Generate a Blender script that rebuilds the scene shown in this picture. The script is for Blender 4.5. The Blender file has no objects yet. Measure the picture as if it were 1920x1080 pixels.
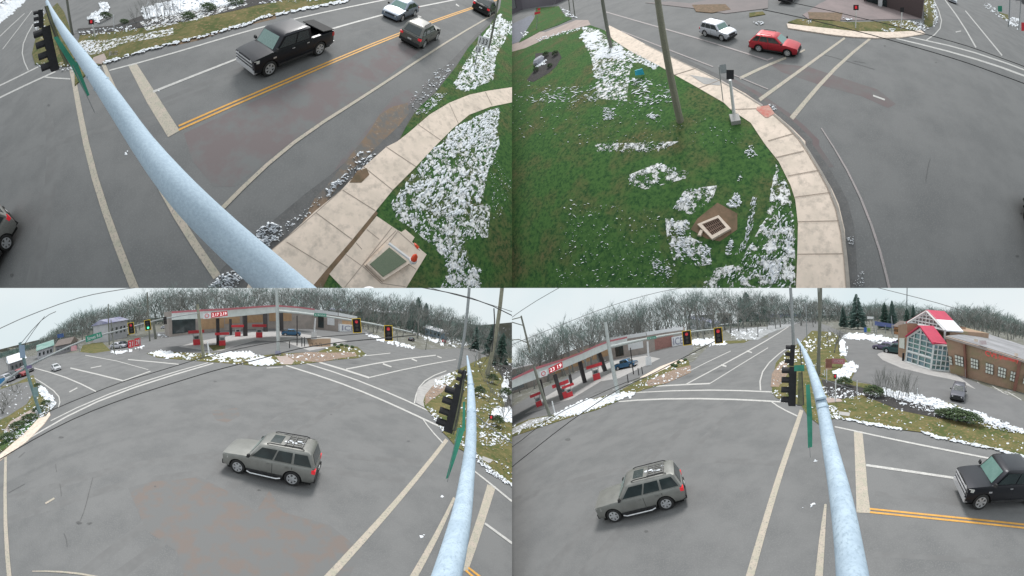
import bpy, bmesh, math, random
import numpy as np
from mathutils import Vector, Matrix
from mathutils.geometry import tessellate_polygon
SC = bpy.context.scene
COL = SC.collection
rnd = random.Random(7)
# ---------------------------------------------------------------- camera
cam_d = bpy.data.cameras.new("camera"); CAM = bpy.data.objects.new("camera", cam_d); COL.objects.link(CAM)
cam_d.sensor_width = 36; cam_d.lens = 18.0; cam_d.clip_end = 2000; cam_d.clip_start = 0.05
CAM.location = (0, 0, 0); CAM.rotation_euler = (math.pi/2, 0, 0)
SC.camera = CAM
F = 960.0
# ---------------------------------------------------------------- sky, sun, exposure
wd = bpy.data.worlds.new("World"); SC.world = wd; wd.use_nodes = True
nt = wd.node_tree; nt.nodes.clear()
out = nt.nodes.new("ShaderNodeOutputWorld"); bg = nt.nodes.new("ShaderNodeBackground")
sky = nt.nodes.new("ShaderNodeTexSky"); sky.sky_type = 'NISHITA'; sky.sun_disc = False
SUN_EL, SUN_AZ = math.radians(79), math.radians(8)
sky.sun_elevation = SUN_EL; sky.sun_rotation = SUN_AZ; sky.dust_density = 4; sky.air_density = 1.2
hs = nt.nodes.new("ShaderNodeHueSaturation"); hs.inputs['Saturation'].default_value = 0.22
mx = nt.nodes.new("ShaderNodeMix"); mx.data_type = 'RGBA'; mx.inputs[0].default_value = 0.72
tc = nt.nodes.new("ShaderNodeTexCoord"); nz = nt.nodes.new("ShaderNodeTexNoise"); nz.inputs['Scale'].default_value = 2.2; nz.inputs['Detail'].default_value = 5
rp = nt.nodes.new("ShaderNodeValToRGB")
rp.color_ramp.elements[0].position = .3; rp.color_ramp.elements[0].color = (8.6, 10.4, 11.0, 1)
rp.color_ramp.elements[1].position = .62; rp.color_ramp.elements[1].color = (12.0, 12.3, 12.4, 1)
L = nt.links.new
L(tc.outputs['Generated'], nz.inputs['Vector']); L(nz.outputs['Fac'], rp.inputs['Fac'])
L(sky.outputs['Color'], hs.inputs['Color']); L(hs.outputs['Color'], mx.inputs[6]); L(rp.outputs['Color'], mx.inputs[7])
sx_ = nt.nodes.new("ShaderNodeSeparateXYZ"); L(tc.outputs['Generated'], sx_.inputs[0])
mr_ = nt.nodes.new("ShaderNodeMapRange"); mr_.inputs['From Min'].default_value = -.45; mr_.inputs['From Max'].default_value = -.16; mr_.inputs['To Min'].default_value = .16; L(sx_.outputs['Z'], mr_.inputs['Value'])
vm_ = nt.nodes.new("ShaderNodeVectorMath"); vm_.operation = 'SCALE'; L(mx.outputs[2], vm_.inputs[0]); L(mr_.outputs[0], vm_.inputs['Scale']); L(vm_.outputs[0], bg.inputs['Color']); bg.inputs['Strength'].default_value = 0.078; L(bg.outputs[0], out.inputs[0])
sd = bpy.data.lights.new("sun", 'SUN'); sd.energy = 2.1; sd.angle = math.radians(16); sd.color = (1, .97, .93)
so = bpy.data.objects.new("sun", sd); COL.objects.link(so)
_d = Vector((math.sin(SUN_AZ)*math.cos(SUN_EL), math.cos(SUN_AZ)*math.cos(SUN_EL), math.sin(SUN_EL)))
so.rotation_euler = _d.to_track_quat('Z', 'Y').to_euler()
SC.view_settings.view_transform = 'Standard'; SC.view_settings.look = 'None'
SC.view_settings.exposure = 0.42; SC.view_settings.gamma = 1
SC.render.engine = 'CYCLES'; SC.cycles.max_bounces = 6; SC.cycles.use_denoising = True
# ---------------------------------------------------------------- the place
# One crossing, seen four ways. Place coordinates: metres, z up, the pole camera at (0,0,H).
# Each view's quarter of the site is laid out as its own terrain round the viewer.
H = 8.0
PRM = [509.699, 0.00142, 1.02619, 0.9585, -0.82772, -0.11455, 4.45453, -0.76496, 0.02939, -0.47331, -0.43715, 0.00076, 0.14599, -0.41497, -0.11015]
f0, k1, asp = PRM[:3]
def _base(yaw, pitch, roll):
    Fw = np.array([math.sin(yaw)*math.cos(pitch), math.cos(yaw)*math.cos(pitch), math.sin(pitch)])
    Rt = np.array([math.cos(yaw), -math.sin(yaw), 0]); U = np.cross(Rt, Fw)
    return np.stack([math.cos(roll)*Rt+math.sin(roll)*U, -math.sin(roll)*Rt+math.cos(roll)*U, -Fw], 1)
RQ = [_base(*PRM[3+3*q:6+3*q]) for q in range(4)]
TL, TR, BL, BR = 0, 1, 2, 3
ORG = {0: (0, 0), 1: (960, 0), 2: (0, 540), 3: (960, 540)}
KQ, EXP = (72.0, 72.0, 8.94, 8.94), 0.5
def ray(q, px, py):
    u = (px-480)/f0; v = -(py-270)/(f0*asp); r = math.hypot(u, v)+1e-9
    th = r*(1+k1*r*r); s = math.sin(th)/r
    return RQ[q] @ np.array([u*s, v*s, -math.cos(th)])
def G(q, px, py, h=0.0, far=450.0):
    d = ray(q, px, py); t = (H-h)/max(-d[2], 1e-6)
    if t > far: t = far
    return np.array([0, 0, H]) + d*t
def AT(q, px, py, r):
    return np.array([0, 0, H]) + ray(q, px, py)*r
def TOP(q, base, top):
    """place point above base pixel, seen at the top pixel"""
    b = G(q, *base); d = ray(q, *top); R = math.hypot(b[0], b[1]); t = R/max(1e-6, math.hypot(d[0], d[1]))
    return np.array([0, 0, H]) + d*t
def proj(q, P):
    """place points (n,3) -> local px,py, distance"""
    P = np.atleast_2d(np.asarray(P, float)) - np.array([0, 0, H])
    r = np.linalg.norm(P, axis=1)+1e-9
    d = (P/r[:, None]) @ RQ[q]
    th = np.arccos(np.clip(-d[:, 2], -1, 1)); rr = th.copy()
    for _ in range(4): rr = rr - (rr*(1+k1*rr*rr)-th)/(1+3*k1*rr*rr)
    s = np.hypot(d[:, 0], d[:, 1])+1e-12
    return 480+f0*rr*d[:, 0]/s, 270-f0*asp*rr*d[:, 1]/s, r, th
def wdir(q, px, py):
    ox, oy = ORG[q]
    v = np.stack([(px+ox-960)+0*py, F+0*px, -(py+oy-540)+0*px], -1)
    return v/np.linalg.norm(v, axis=-1, keepdims=True)
def W(q, P):
    px, py, r, th = proj(q, P)
    return wdir(q, px, py)*(KQ[q]*r**EXP)[:, None]
def W1(q, p): return Vector(W(q, [p])[0])
# ---------------------------------------------------------------- tags
def tag(o, label=None, cat=None, group=None, kind=None):
    if label: o['label'] = label
    if cat: o['category'] = cat
    if group: o['group'] = group
    if kind: o['kind'] = kind
    return o
def thing(name, q, base, label, cat, group=None):
    o = bpy.data.objects.new(name, None); COL.objects.link(o); o.empty_display_size = .3
    o.location = W1(q, base); return tag(o, label, cat, group)
# ---------------------------------------------------------------- materials
MATS = {}
def mat(name, c, rough=.8, c2=None, scale=8, metal=0, coat=0, lo=.35, hi=.65, bump=0, detail=4, emit=None, es=1, place=False, spec=.5, trans=0, c3=None, scale3=1.0, l3=.5, h3=.7, sx=(1, 1, 1)):
    if name in MATS: return MATS[name]
    m = bpy.data.materials.new(name); m.use_nodes = True; n = m.node_tree; b = n.nodes['Principled BSDF']
    b.inputs['Roughness'].default_value = rough; b.inputs['Metallic'].default_value = metal
    b.inputs['Specular IOR Level'].default_value = spec
    if coat: b.inputs['Coat Weight'].default_value = coat; b.inputs['Coat Roughness'].default_value = .3
    c = tuple(c)+(1,)
    b.inputs['Base Color'].default_value = c
    lk = n.links.new
    if place:
        at = n.nodes.new('ShaderNodeAttribute'); at.attribute_name = 'place'; vec = at.outputs['Vector']
    else:
        at = n.nodes.new('ShaderNodeTexCoord'); vec = at.outputs['Object']
    mp = n.nodes.new('ShaderNodeMapping'); mp.inputs['Scale'].default_value = sx; lk(vec, mp.inputs['Vector']); vec = mp.outputs[0]
    def layer(prev, col, sc, lo, hi, det):
        t = n.nodes.new('ShaderNodeTexNoise'); t.inputs['Scale'].default_value = sc; t.inputs['Detail'].default_value = det; t.inputs['Roughness'].default_value = .65
        lk(vec, t.inputs['Vector'])
        mr = n.nodes.new('ShaderNodeMapRange'); mr.inputs['From Min'].default_value = lo; mr.inputs['From Max'].default_value = hi
        lk(t.outputs['Fac'], mr.inputs['Value'])
        x = n.nodes.new('ShaderNodeMix'); x.data_type = 'RGBA'
        if isinstance(prev, tuple): x.inputs[6].default_value = prev
        else: lk(prev, x.inputs[6])
        x.inputs[7].default_value = tuple(col)+(1,)
        lk(mr.outputs[0], x.inputs[0]); return x.outputs[2], t
    cur = c; t = None
    if c2: cur, t = layer(cur, c2, scale, lo, hi, detail)
    if c3: cur, _ = layer(cur, c3, scale3, l3, h3, 5)
    if not isinstance(cur, tuple): lk(cur, b.inputs['Base Color'])
    if bump and t:
        bp = n.nodes.new('ShaderNodeBump'); bp.inputs['Strength'].default_value = bump; bp.inputs['Distance'].default_value = .05
        lk(t.outputs['Fac'], bp.inputs['Height']); lk(bp.outputs[0], b.inputs['Normal'])
    if emit:
        b.inputs['Emission Color'].default_value = tuple(emit)+(1,); b.inputs['Emission Strength'].default_value = es
    MATS[name] = m; return m
# ---------------------------------------------------------------- mesh builder (place coordinates -> terrain of view q)
MAXA = 0.075
def finish(bm, name, m, q, parent=None, smooth=False, origin=None, sub=True, clip=True, cull=True):
    lay = bm.verts.layers.float_vector.new('place')
    if sub:
        bmesh.ops.triangulate(bm, faces=bm.faces[:])
        for _ in range(6):
            es = []
            for e in bm.edges:
                a = np.array(e.verts[0].co)-(0, 0, H); b = np.array(e.verts[1].co)-(0, 0, H)
                la, lb = np.linalg.norm(a), np.linalg.norm(b)
                if np.linalg.norm(a/la-b/lb) > MAXA or abs(math.log(la/lb)) > .35: es.append(e)
            if not es: break
            bmesh.ops.subdivide_edges(bm, edges=es, cuts=1)
            bmesh.ops.triangulate(bm, faces=[f for f in bm.faces if len(f.verts) > 3])
    bm.verts.ensure_lookup_table()
    if len(bm.verts):
        P = np.array([v.co for v in bm.verts]); px, py, r, th = proj(q, P)
        if cull:
            bad = [v for v, t in zip(bm.verts, th) if t > 1.45]
        Wp = wdir(q, px, py)*(KQ[q]*r**EXP)[:, None]
        for v, w, p in zip(bm.verts, Wp, P): v[lay] = p; v.co = w
        if cull and bad: bmesh.ops.delete(bm, geom=bad, context='VERTS')
    return _link(bm, name, m, q, parent, smooth, origin, clip)
def _link(bm, name, m, q, parent, smooth, origin, clip):
    if clip:
        ox, oy = ORG[q]
        for no in (Vector((1, 0, 0)) if ox == 0 else Vector((-1, 0, 0)), Vector((0, 0, -1)) if oy == 0 else Vector((0, 0, 1))):
            g = bm.verts[:]+bm.edges[:]+bm.faces[:]
            if g: bmesh.ops.bisect_plane(bm, geom=g, dist=1e-5, plane_co=(0, 0, 0), plane_no=no, clear_outer=True)
    if not len(bm.faces): bm.free(); return None
    bmesh.ops.recalc_face_normals(bm, faces=bm.faces[:])
    me = bpy.data.meshes.new(name)
    if parent is not None:
        p = parent; org = Vector((0, 0, 0))
        while p is not None: org = org+p.location; p = p.parent
    else:
        org = W1(q, origin) if origin is not None else sum((v.co for v in bm.verts), Vector())/len(bm.verts)
    for v in bm.verts: v.co -= org
    bm.to_mesh(me); bm.free(); me.materials.append(m)
    if smooth:
        me.shade_smooth(); me.set_sharp_from_angle(angle=math.radians(38))
    o = bpy.data.objects.new(name, me); COL.objects.link(o)
    if parent is not None: o.parent = parent
    else: o.location = org
    return o
class B:
    def __init__(s, T=None): s.v = []; s.f = []; s.T = T or (lambda p: np.asarray(p, float))
    def pt(s, p): s.v.append(s.T(p)); return len(s.v)-1
    def face(s, pts): s.f.append([s.pt(p) for p in pts]); return s
    def box(s, x0, x1, y0, y1, z0, z1):
        i = [s.pt((x, y, z)) for z in (z0, z1) for y in (y0, y1) for x in (x0, x1)]
        for f in ((0, 2, 3, 1), (4, 5, 7, 6), (0, 1, 5, 4), (2, 6, 7, 3), (0, 4, 6, 2), (1, 3, 7, 5)): s.f.append([i[k] for k in f])
        return s
    def hexa(s, b4, t4):
        i = [s.pt(p) for p in list(b4)+list(t4)]
        for f in ((3, 2, 1, 0), (4, 5, 6, 7), (0, 1, 5, 4), (1, 2, 6, 5), (2, 3, 7, 6), (3, 0, 4, 7)): s.f.append([i[k] for k in f])
        return s
    def loft(s, rings, c0=True, c1=True, closed=True):
        I = [[s.pt(p) for p in r] for r in rings]; n = len(I[0])
        for a, b in zip(I, I[1:]):
            for k in range(n if closed else n-1): s.f.append([a[k], a[(k+1) % n], b[(k+1) % n], b[k]])
        if c0: s.f.append(I[0][::-1])
        if c1: s.f.append(I[-1])
        return s
    def tube(s, pts, rad, n=8):
        pts = [np.asarray(p, float) for p in pts]
        if not hasattr(rad, '__len__'): rad = [rad]*len(pts)
        rings = []
        for i, p in enumerate(pts):
            d = pts[min(i+1, len(pts)-1)]-pts[max(i-1, 0)]; d = d/(np.linalg.norm(d)+1e-9)
            a = np.cross(d, (0, 0, 1) if abs(d[2]) < .9 else (1, 0, 0)); a /= np.linalg.norm(a); b = np.cross(d, a)
            rings.append([p+rad[i]*(math.cos(t)*a+math.sin(t)*b) for t in np.linspace(0, 2*math.pi, n, endpoint=False)])
        return s.loft(rings)
    def disc(s, c, axis, r, w, n=16, r2=None):
        c = np.asarray(c, float); a = np.asarray(axis, float); a = a/np.linalg.norm(a)
        return s.tube_dir([c-a*w/2, c+a*w/2], [r, r2 or r], n)
    def tube_dir(s, pts, rad, n): return s.tube(pts, rad, n)
    def out(s, name, m, q, parent=None, **k):
        bm = bmesh.new(); vs = [bm.verts.new(p) for p in s.v]
        for f in s.f:
            try: bm.faces.new([vs[i] for i in f])
            except ValueError: pass
        return finish(bm, name, m, q, parent, **k)
# ---------------------------------------------------------------- ground lattice
CS = 8; X0, X1, Y0, Y1 = -104, 1064, -48, 624
NX, NY = (X1-X0)//CS, (Y1-Y0)//CS
LAT = {}
for q in range(4):
    a = np.zeros((NX+1, NY+1, 3)); pl = np.zeros((NX+1, NY+1, 3)); dz = np.zeros((NX+1, NY+1))
    for i in range(NX+1):
        for j in range(NY+1):
            x, y = X0+i*CS, Y0+j*CS; g = G(q, x, y, far=320.0); pl[i, j] = g; dz[i, j] = ray(q, x, y)[2]
            r = np.linalg.norm(g-np.array([0, 0, H])); a[i, j] = wdir(q, np.array(float(x)), np.array(float(y)))*KQ[q]*r**EXP
    LAT[q] = (a, pl, dz)
def hs_(h): return math.sqrt(1-h/H)
def LP(q, x, y, h, i=None, j=None, up=None):
    """point of the terrain of view q under the line of sight x,y, raised by h"""
    a, pl, dz = LAT[q]
    fx, fy = (x-X0)/CS, (y-Y0)/CS
    if i is None: i, j = int(min(max(fx, 0), NX-1)), int(min(max(fy, 0), NY-1))
    u, v = fx-i, fy-j
    if up is None: up = u >= v
    p0 = a[i, j]; p2 = a[i+1, j+1]; p1 = a[i+1, j] if up else a[i, j+1]
    n = np.cross(p1-p0, p2-p0); e = wdir(q, np.array(float(x)), np.array(float(y)))
    return e*(n@p0)/(n@e)*hs_(h)
def clipc(poly, A, Bx, C):  # keep A*x+B*y>=C
    o = []
    for k in range(len(poly)):
        p, s = poly[k-1], poly[k]; dp = A*p[0]+Bx*p[1]-C; ds = A*s[0]+Bx*s[1]-C
        if (dp >= 0) != (ds >= 0):
            t = dp/(dp-ds); o.append((p[0]+t*(s[0]-p[0]), p[1]+t*(s[1]-p[1])))
        if ds >= 0: o.append(s)
    return o
class Sheet:
    """thin surfaces that lie on the terrain of one view; outlines are given as sight lines"""
    def __init__(s, q, h): s.q, s.h = q, h; s.bm = bmesh.new(); s.lay = s.bm.verts.layers.float_vector.new('place'); s.c = {}
    def vert(s, x, y, i, j, up, h=None):
        h = s.h if h is None else h
        k = (round(x*50), round(y*50), round(h*1e4))
        if k not in s.c:
            v = s.bm.verts.new(LP(s.q, x, y, h, i, j, up)); v[s.lay] = G(s.q, x, y, h, 320.0); s.c[k] = v
        return s.c[k]
    def poly(s, pts, skirt=False):
        pts = [(float(p[0]), float(p[1])) for p in pts]
        ox, oy = ORG[s.q]
        pts = clipc(pts, 1, 0, 0 if ox else X0+1) if 1 else pts
        pts = clipc(pts, -1, 0, -(X1-1) if ox else -960)
        pts = clipc(pts, 0, 1, 0 if oy else Y0+1); pts = clipc(pts, 0, -1, -(Y1-1) if oy else -540)
        if len(pts) < 3: return s
        for t in tessellate_polygon([[Vector((p[0], p[1], 0)) for p in pts]]):
            tri = [pts[k] for k in t]
            x0 = min(p[0] for p in tri); x1 = max(p[0] for p in tri); y0 = min(p[1] for p in tri); y1 = max(p[1] for p in tri)
            for i in range(max(0, int((x0-X0)//CS)), min(NX, int((x1-X0)//CS)+1)):
                col = clipc(clipc(tri, 1, 0, X0+i*CS), -1, 0, -(X0+(i+1)*CS))
                if len(col) < 3: continue
                y0 = min(p[1] for p in col); y1 = max(p[1] for p in col)
                for j in range(max(0, int((y0-Y0)//CS)), min(NY, int((y1-Y0)//CS)+1)):
                    cell = clipc(clipc(col, 0, 1, Y0+j*CS), 0, -1, -(Y0+(j+1)*CS))
                    if len(cell) < 3: continue
                    c0 = (X0+i*CS)-(Y0+j*CS)
                    for up in (True, False):
                        pc = clipc(cell, 1, -1, c0) if up else clipc(cell, -1, 1, -c0)
                        vs = []
                        for p in pc:
                            v = s.vert(p[0], p[1], i, j, up)
                            if v not in vs: vs.append(v)
                        if len(vs) > 2:
                            try: s.bm.faces.new(vs)
                            except ValueError: pass
        if skirt: s.skirt(pts)
        return s
    def skirt(s, pts, z=-.03):
        ox, oy = ORG[s.q]
        n = len(pts)
        for k in range(n):
            a, b = pts[k], pts[(k+1) % n]
            m = max(1, int(math.hypot(a[0]-b[0], a[1]-b[1])/6))
            prev = None
            for t in range(m+1):
                x, y = a[0]+(b[0]-a[0])*t/m, a[1]+(b[1]-a[1])*t/m
                g = G(s.q, x, y, s.h, 320.0); g2 = g.copy(); g2[2] = z
                v0 = s.bm.verts.new(LP(s.q, x, y, s.h)); v1 = s.bm.verts.new(W(s.q, [g2])[0]); v0[s.lay] = g; v1[s.lay] = g2
                if prev: s.bm.faces.new([prev[0], prev[1], v1, v0])
                prev = (v0, v1)
    def strip(s, pts, w=None):
        """pts: (x,y[,w]) centre line with width in sight units"""
        P = [(p[0], p[1], p[2] if len(p) > 2 else w) for p in pts]
        P2 = []
        for a, b in zip(P, P[1:]):
            m = max(1, int(math.hypot(a[0]-b[0], a[1]-b[1])/40))
            P2 += [tuple(a[k]+(b[k]-a[k])*t/m for k in range(3)) for t in range(m)]
        P2.append(P[-1]); P2 = smooth_line(P2)
        Lf, Rt = [], []
        for k, p in enumerate(P2):
            a, b = P2[max(k-1, 0)], P2[min(k+1, len(P2)-1)]
            d = (b[0]-a[0], b[1]-a[1]); l = math.hypot(*d)+1e-9; n = (-d[1]/l*p[2]/2, d[0]/l*p[2]/2)
            Lf.append((p[0]+n[0], p[1]+n[1])); Rt.append((p[0]-n[0], p[1]-n[1]))
        for k in range(len(P2)-1): s.poly([Lf[k], Lf[k+1], Rt[k+1], Rt[k]])
        return s
    def out(s, name, m, parent=None):
        bmesh.ops.remove_doubles(s.bm, verts=s.bm.verts[:], dist=1e-5)
        return _link(s.bm, name, m, s.q, parent, False, None, True)
def smooth_line(P):
    for _ in range(2):
        P = [P[0]]+[tuple((P[k-1][c]+2*P[k][c]+P[k+1][c])/4 for c in range(3)) for k in range(1, len(P)-1)]+[P[-1]]
    return P
TILE = {'a': (0, 0), 'b': (480, 0), 'c': (0, 270), 'd': (480, 270)}
def t4(t, *pts): return [(TILE[t][0]+p[0]/4, TILE[t][1]+p[1]/4)+tuple(p[2:]) for p in pts]
# ---------------------------------------------------------------- materials used in many places
def paint(name, c): return mat(name, c, .45, metal=.5, coat=.35, c2=[x*.8 for x in c], scale=1.5, lo=.4, hi=.7)
GLASS = mat('dark_glass', (.02, .028, .03), .08, c2=(.035, .05, .052), scale=1.2, spec=.8)
GREENGLASS = mat('green_glass', (.12, .22, .20), .1, c2=(.16, .27, .25), scale=1.5, spec=.8)
RUBBER = mat('rubber', (.018, .018, .019), .85, c2=(.03, .03, .03), scale=6)
RIM = mat('alloy', (.70, .71, .73), .4, metal=.5, c2=(.5, .5, .52), scale=6)
TRIM = mat('black_trim', (.012, .012, .013), .85, c2=(.035, .035, .037), scale=4)
UNDER = mat('underbody', (.008, .008, .008), .95, c2=(.015, .015, .015), scale=4)
CHROME = mat('chrome', (.75, .75, .77), .28, metal=.55, c2=(.62, .62, .65), scale=5)
LAMPW = mat('headlamp_glass', (.75, .75, .72), .15, c2=(.5, .5, .48), scale=9)
AMBER = mat('amber_lens', (.8, .3, .04), .3, c2=(.6, .2, .03), scale=9)
REDL = mat('red_lens', (.55, .02, .03), .3, c2=(.4, .015, .02), scale=9)
REDLIT = mat('lit_red_lens', (.8, .03, .04), .3, c2=(.7, .02, .03), scale=9, emit=(1, .05, .08), es=.12)
PLATE = mat('number_plate', (.6, .6, .58), .5, c2=(.45, .47, .5), scale=9)
SNOW = mat('snow', (.76, .78, .82), .9, c2=(.42, .46, .50), scale=4, lo=.4, hi=.75, bump=.4)
SPEC = {
 'wagon': dict(wb=2.83, fo=.84, ro=1.04, W=1.86, sill=.36, hood0=1.0, hood1=1.12, belt=1.14, H=1.82, cowl=-.52, rf=-1.12, rr=-.26, rb=-.06, wr=.39, ws=.83, rs=.76),
 'suv': dict(wb=2.75, fo=.88, ro=.98, W=1.88, sill=.30, hood0=.82, hood1=1.06, belt=1.06, H=1.66, cowl=-.45, rf=-1.20, rr=-.62, rb=-.22, wr=.37, ws=.80, rs=.70),
 'boxy': dict(wb=2.85, fo=.85, ro=1.0, W=1.95, sill=.36, hood0=.98, hood1=1.18, belt=1.18, H=1.86, cowl=-.45, rf=-1.0, rr=-.40, rb=-.15, wr=.41, ws=.84, rs=.76),
 'car': dict(wb=2.7, fo=.88, ro=.95, W=1.80, sill=.24, hood0=.66, hood1=.92, belt=.94, H=1.46, cowl=-.40, rf=-1.25, rr=-1.0, rb=-.35, wr=.33, ws=.78, rs=.68),
 'pickup': dict(wb=3.72, fo=.95, ro=1.22, W=2.03, sill=.44, hood0=1.24, hood1=1.36, belt=1.38, H=2.10, cowl=-.36, rf=-1.02, rr=1.42, rb=1.30, wr=.46, ws=.88, rs=.80),
}
def vehicle(q, pA, pB, side, kind, body, name, label, cat, group=None, pos=None, detail=True, wheel_scale=1.0, glass=None, extras=(), rim=None, lit=None, scale=None):
    """pA/pB: where the near front / rear tyres touch the road; side +1 when the left side faces the viewer"""
    S = SPEC[kind]; wb, Wd = S['wb'], S['W']; hw = Wd/2
    if pos is None:
        A, Bp = G(q, *pA)[:2], G(q, *pB)[:2]
        d = A-Bp; Lm = np.linalg.norm(d); d = d/Lm; sc = Lm/wb if scale is None else scale
        print('VEH', label[:40], round(Lm/wb, 2), scale)
        lf = np.array([-d[1], d[0]]); mid = (A+Bp)/2 - lf*side*(hw-.12)*sc
    else: mid, d, sc = pos; lf = np.array([-d[1], d[0]])
    def T(p): return np.array([mid[0]+(d[0]*p[0]+lf[0]*p[1])*sc, mid[1]+(d[1]*p[0]+lf[1]*p[1])*sc, p[2]*sc])
    th = thing(name, q, T((0, 0, 0)), label, cat, group)
    PB = paint('paint_'+body[0], body[1]); GL = glass or GLASS
    xf, xr = wb/2+S['fo'], -wb/2-S['ro']; wr = S['wr']; ra = wr+.09
    cowl = wb/2+S['cowl']; pk = kind == 'pickup'
    bedf = xr+1.78 if pk else None
    def ztop(x):
        if x > cowl-.1: t = (xf-x)/(xf-cowl+.1); return S['hood0']+(S['hood1']-S['hood0'])*min(1, t*1.25)**.6
        if pk and x < bedf: return S['belt']-.02
        if x < xr+.12 and not pk: return S['belt']-.12*(1-(x-xr)/.12)
        return S['belt']
    def halfw(x):
        t = 1.0
        if x > xf-.7: t = 1-(.05 if pk else .08 if kind == 'wagon' else .13)*((x-(xf-.7))/.7)**2.2
        if x < xr+.45: t = 1-.07*((xr+.45-x)/.45)**2
        return hw*t
    def zbot(x):
        z = S['sill']
        for ax in (wb/2, -wb/2):
            dx = abs(x-ax)
            if dx < ra: z = max(z, wr*.95+math.sqrt(ra*ra-dx*dx))
        if x > xf-.3: z = max(z, S['sill']-.06+.1*(x-(xf-.3))/.3)
        return z
    xs = list(np.linspace(xr, xf, 27))
    for ax in (wb/2, -wb/2): xs += [ax+ra*c for c in (-1.001, -.98, -.9, -.72, -.45, -.15, .15, .45, .72, .9, .98, 1.001)]
    xs = sorted(xs)
    b = B(T); rings = []
    for x in xs:
        w, zt, zb = halfw(x), ztop(x), zbot(x); bev = .03
        prof = [(w*.95, zb), (w, max(zb, S['sill']+.1)), (w*1.0, max(zb+.01, zt*.60)), (w*.985, max(zb+.02, zt-.12)), (w*.94, max(zb+.03, zt-.02)), (w*.62, zt+.015), (0.0, zt+.03)]
        r = [(x, y, z) for y, z in prof]+[(x, -y, z) for y, z in prof[:-1][::-1]]
        rings.append(r)
    if pk:
        fr = [r for r in rings if r[0][0] >= bedf-.01]; b.loft(fr, closed=False, c0=False, c1=True)
        b.face([p for p in fr[0]])
        for sg in (1, -1):
            rr = []
            for r in rings:
                x = r[0][0]
                if x > bedf+.05: continue
                o = r[:5] if sg > 0 else [(p[0], -p[1], p[2]) for p in r[:5]]
                inn = [(x, sg*(hw*.80), S['belt']-.02), (x, sg*(hw*.80), .80)]
                rr.append(o+inn)
            b.loft(rr)
        b.box(xr, xr+.07, -hw*.93, hw*.93, .55, S['belt']-.03)
    else: b.loft(rings, closed=False)
    bd = b.out('body', PB, q, th, smooth=True)
    B(T).box(xr+.15, xf-.18, -hw*.80, hw*.80, S['sill']-.20, .78 if pk else S['hood0']-.08).out('underbody', UNDER, q, th)
    # cabin
    a0, a1 = cowl, cowl+(S['rf']-S['cowl'])
    if pk: b0, b1 = bedf+.05, bedf+.16
    else: b0, b1 = xr-S['rb']*.2, xr-S['rr']
    w0, w1, w2 = hw*.93, hw*S['ws'], hw*S['rs']
    z0, z1, z2 = S['belt']-.03, S['H']-.09, S['H']
    def ring(xa, xb, w, z, n=.12): return [(xa, -w*.86, z), (xa, w*.86, z), (xa-n, w, z), (xb+n*.5, w, z), (xb, w*.88, z), (xb, -w*.88, z), (xb+n*.5, -w, z), (xa-n, -w, z)]
    cb = B(T).loft([ring(a0, b0, w0, z0), ring(a1+.06, b1-.03, w1, z1), ring(a1-.10, b1+.10, w2, z2-.01), ring(a1-.35, b1+.3, w2*.75, z2+.02)])
    cb.out('roof', PB, q, th, smooth=True)
    def sp(u, v, sg, o=.014):
        xa = (a0-.12)*(1-v)+(a1-.06)*v; xb = (b0+.06)*(1-v)+(b1+.03)*v
        return (xa+(xb-xa)*u, sg*((w0+(w1-w0)*v)+o), z0+(z1-z0)*v)
    divs = {'wagon': [(.03, .36), (.39, .66), (.70, .97)], 'suv': [(.05, .40), (.43, .72), (.76, .96)], 'boxy': [(.03, .36), (.39, .68), (.71, .95)], 'car': [(.06, .47), (.51, .90)], 'pickup': [(.06, .50), (.54, .93)]}[kind]
    for sg in (1, -1):
        for k, (u0, u1) in enumerate(divs):
            s_ = .05 if k == 0 else 0
            B(T).face([sp(u0, .10, sg), sp(u1, .10, sg), sp(u1-(.03 if k == len(divs)-1 else 0), .92, sg), sp(u0+s_*.6, .92, sg)]).out('side_window', GL, q, th)
    def fp(y, v, rear=False, o=.014):
        xa = (a0*(1-v)+(a1+.06)*v)+o if not rear else (b0*(1-v)+(b1-.03)*v)-o
        return (xa, y*(w0+(w1-w0)*v)*.86, z0+(z1-z0)*v+.01)
    B(T).face([fp(-.95, .06), fp(.95, .06), fp(.93, .95), fp(-.93, .95)]).out('windscreen', glass or GREENGLASS if detail else GL, q, th)
    B(T).face([fp(-.92, .14, 1), fp(.92, .14, 1), fp(.9, .92, 1), fp(-.9, .92, 1)]).out('rear_window', GL, q, th)
    # wheels
    RM = rim or RIM
    for ax in (wb/2, -wb/2):
        for sg in (1, -1):
            y = sg*(hw-.12); n = 20
            prof = [(.10, wr*.62), (.115, wr*.9), (.09, wr), (-.09, wr), (-.115, wr*.9), (-.10, wr*.55)]
            rg = [[(ax+r*math.cos(t), y+sg*o, wr+r*math.sin(t)) for t in np.linspace(0, 2*math.pi, n, endpoint=False)] for o, r in prof]
            ty = B(T).loft(rg, smooth if False else True, True).out('wheel', RUBBER, q, th, smooth=True)
            if ty is None: continue
            rb = B(T); yo = y+sg*.108
            for k in range(6):
                t = k*math.pi/3
                c, s_ = math.cos(t), math.sin(t)
                def rp(r, w_): return (ax+c*r-s_*w_, yo, wr+s_*r+c*w_)
                rb.face([rp(.02, -.05), rp(wr*.62, -.065), rp(wr*.62, .065), rp(.02, .05)])
            ang = np.linspace(0, 2*math.pi, n, endpoint=False)
            rb.loft([[(ax+r*math.cos(t), yo-sg*o, wr+r*math.sin(t)) for t in ang] for r, o in ((wr*.56, .02), (wr*.58, -.004), (wr*.68, -.004), (wr*.68, .03))], False, False)
            rb.loft([[(ax+r*math.cos(t), yo+sg*.006, wr+r*math.sin(t)) for t in ang] for r in (.07, .001)], False, False)
            rb.out('rim', RM, q, ty)
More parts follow.
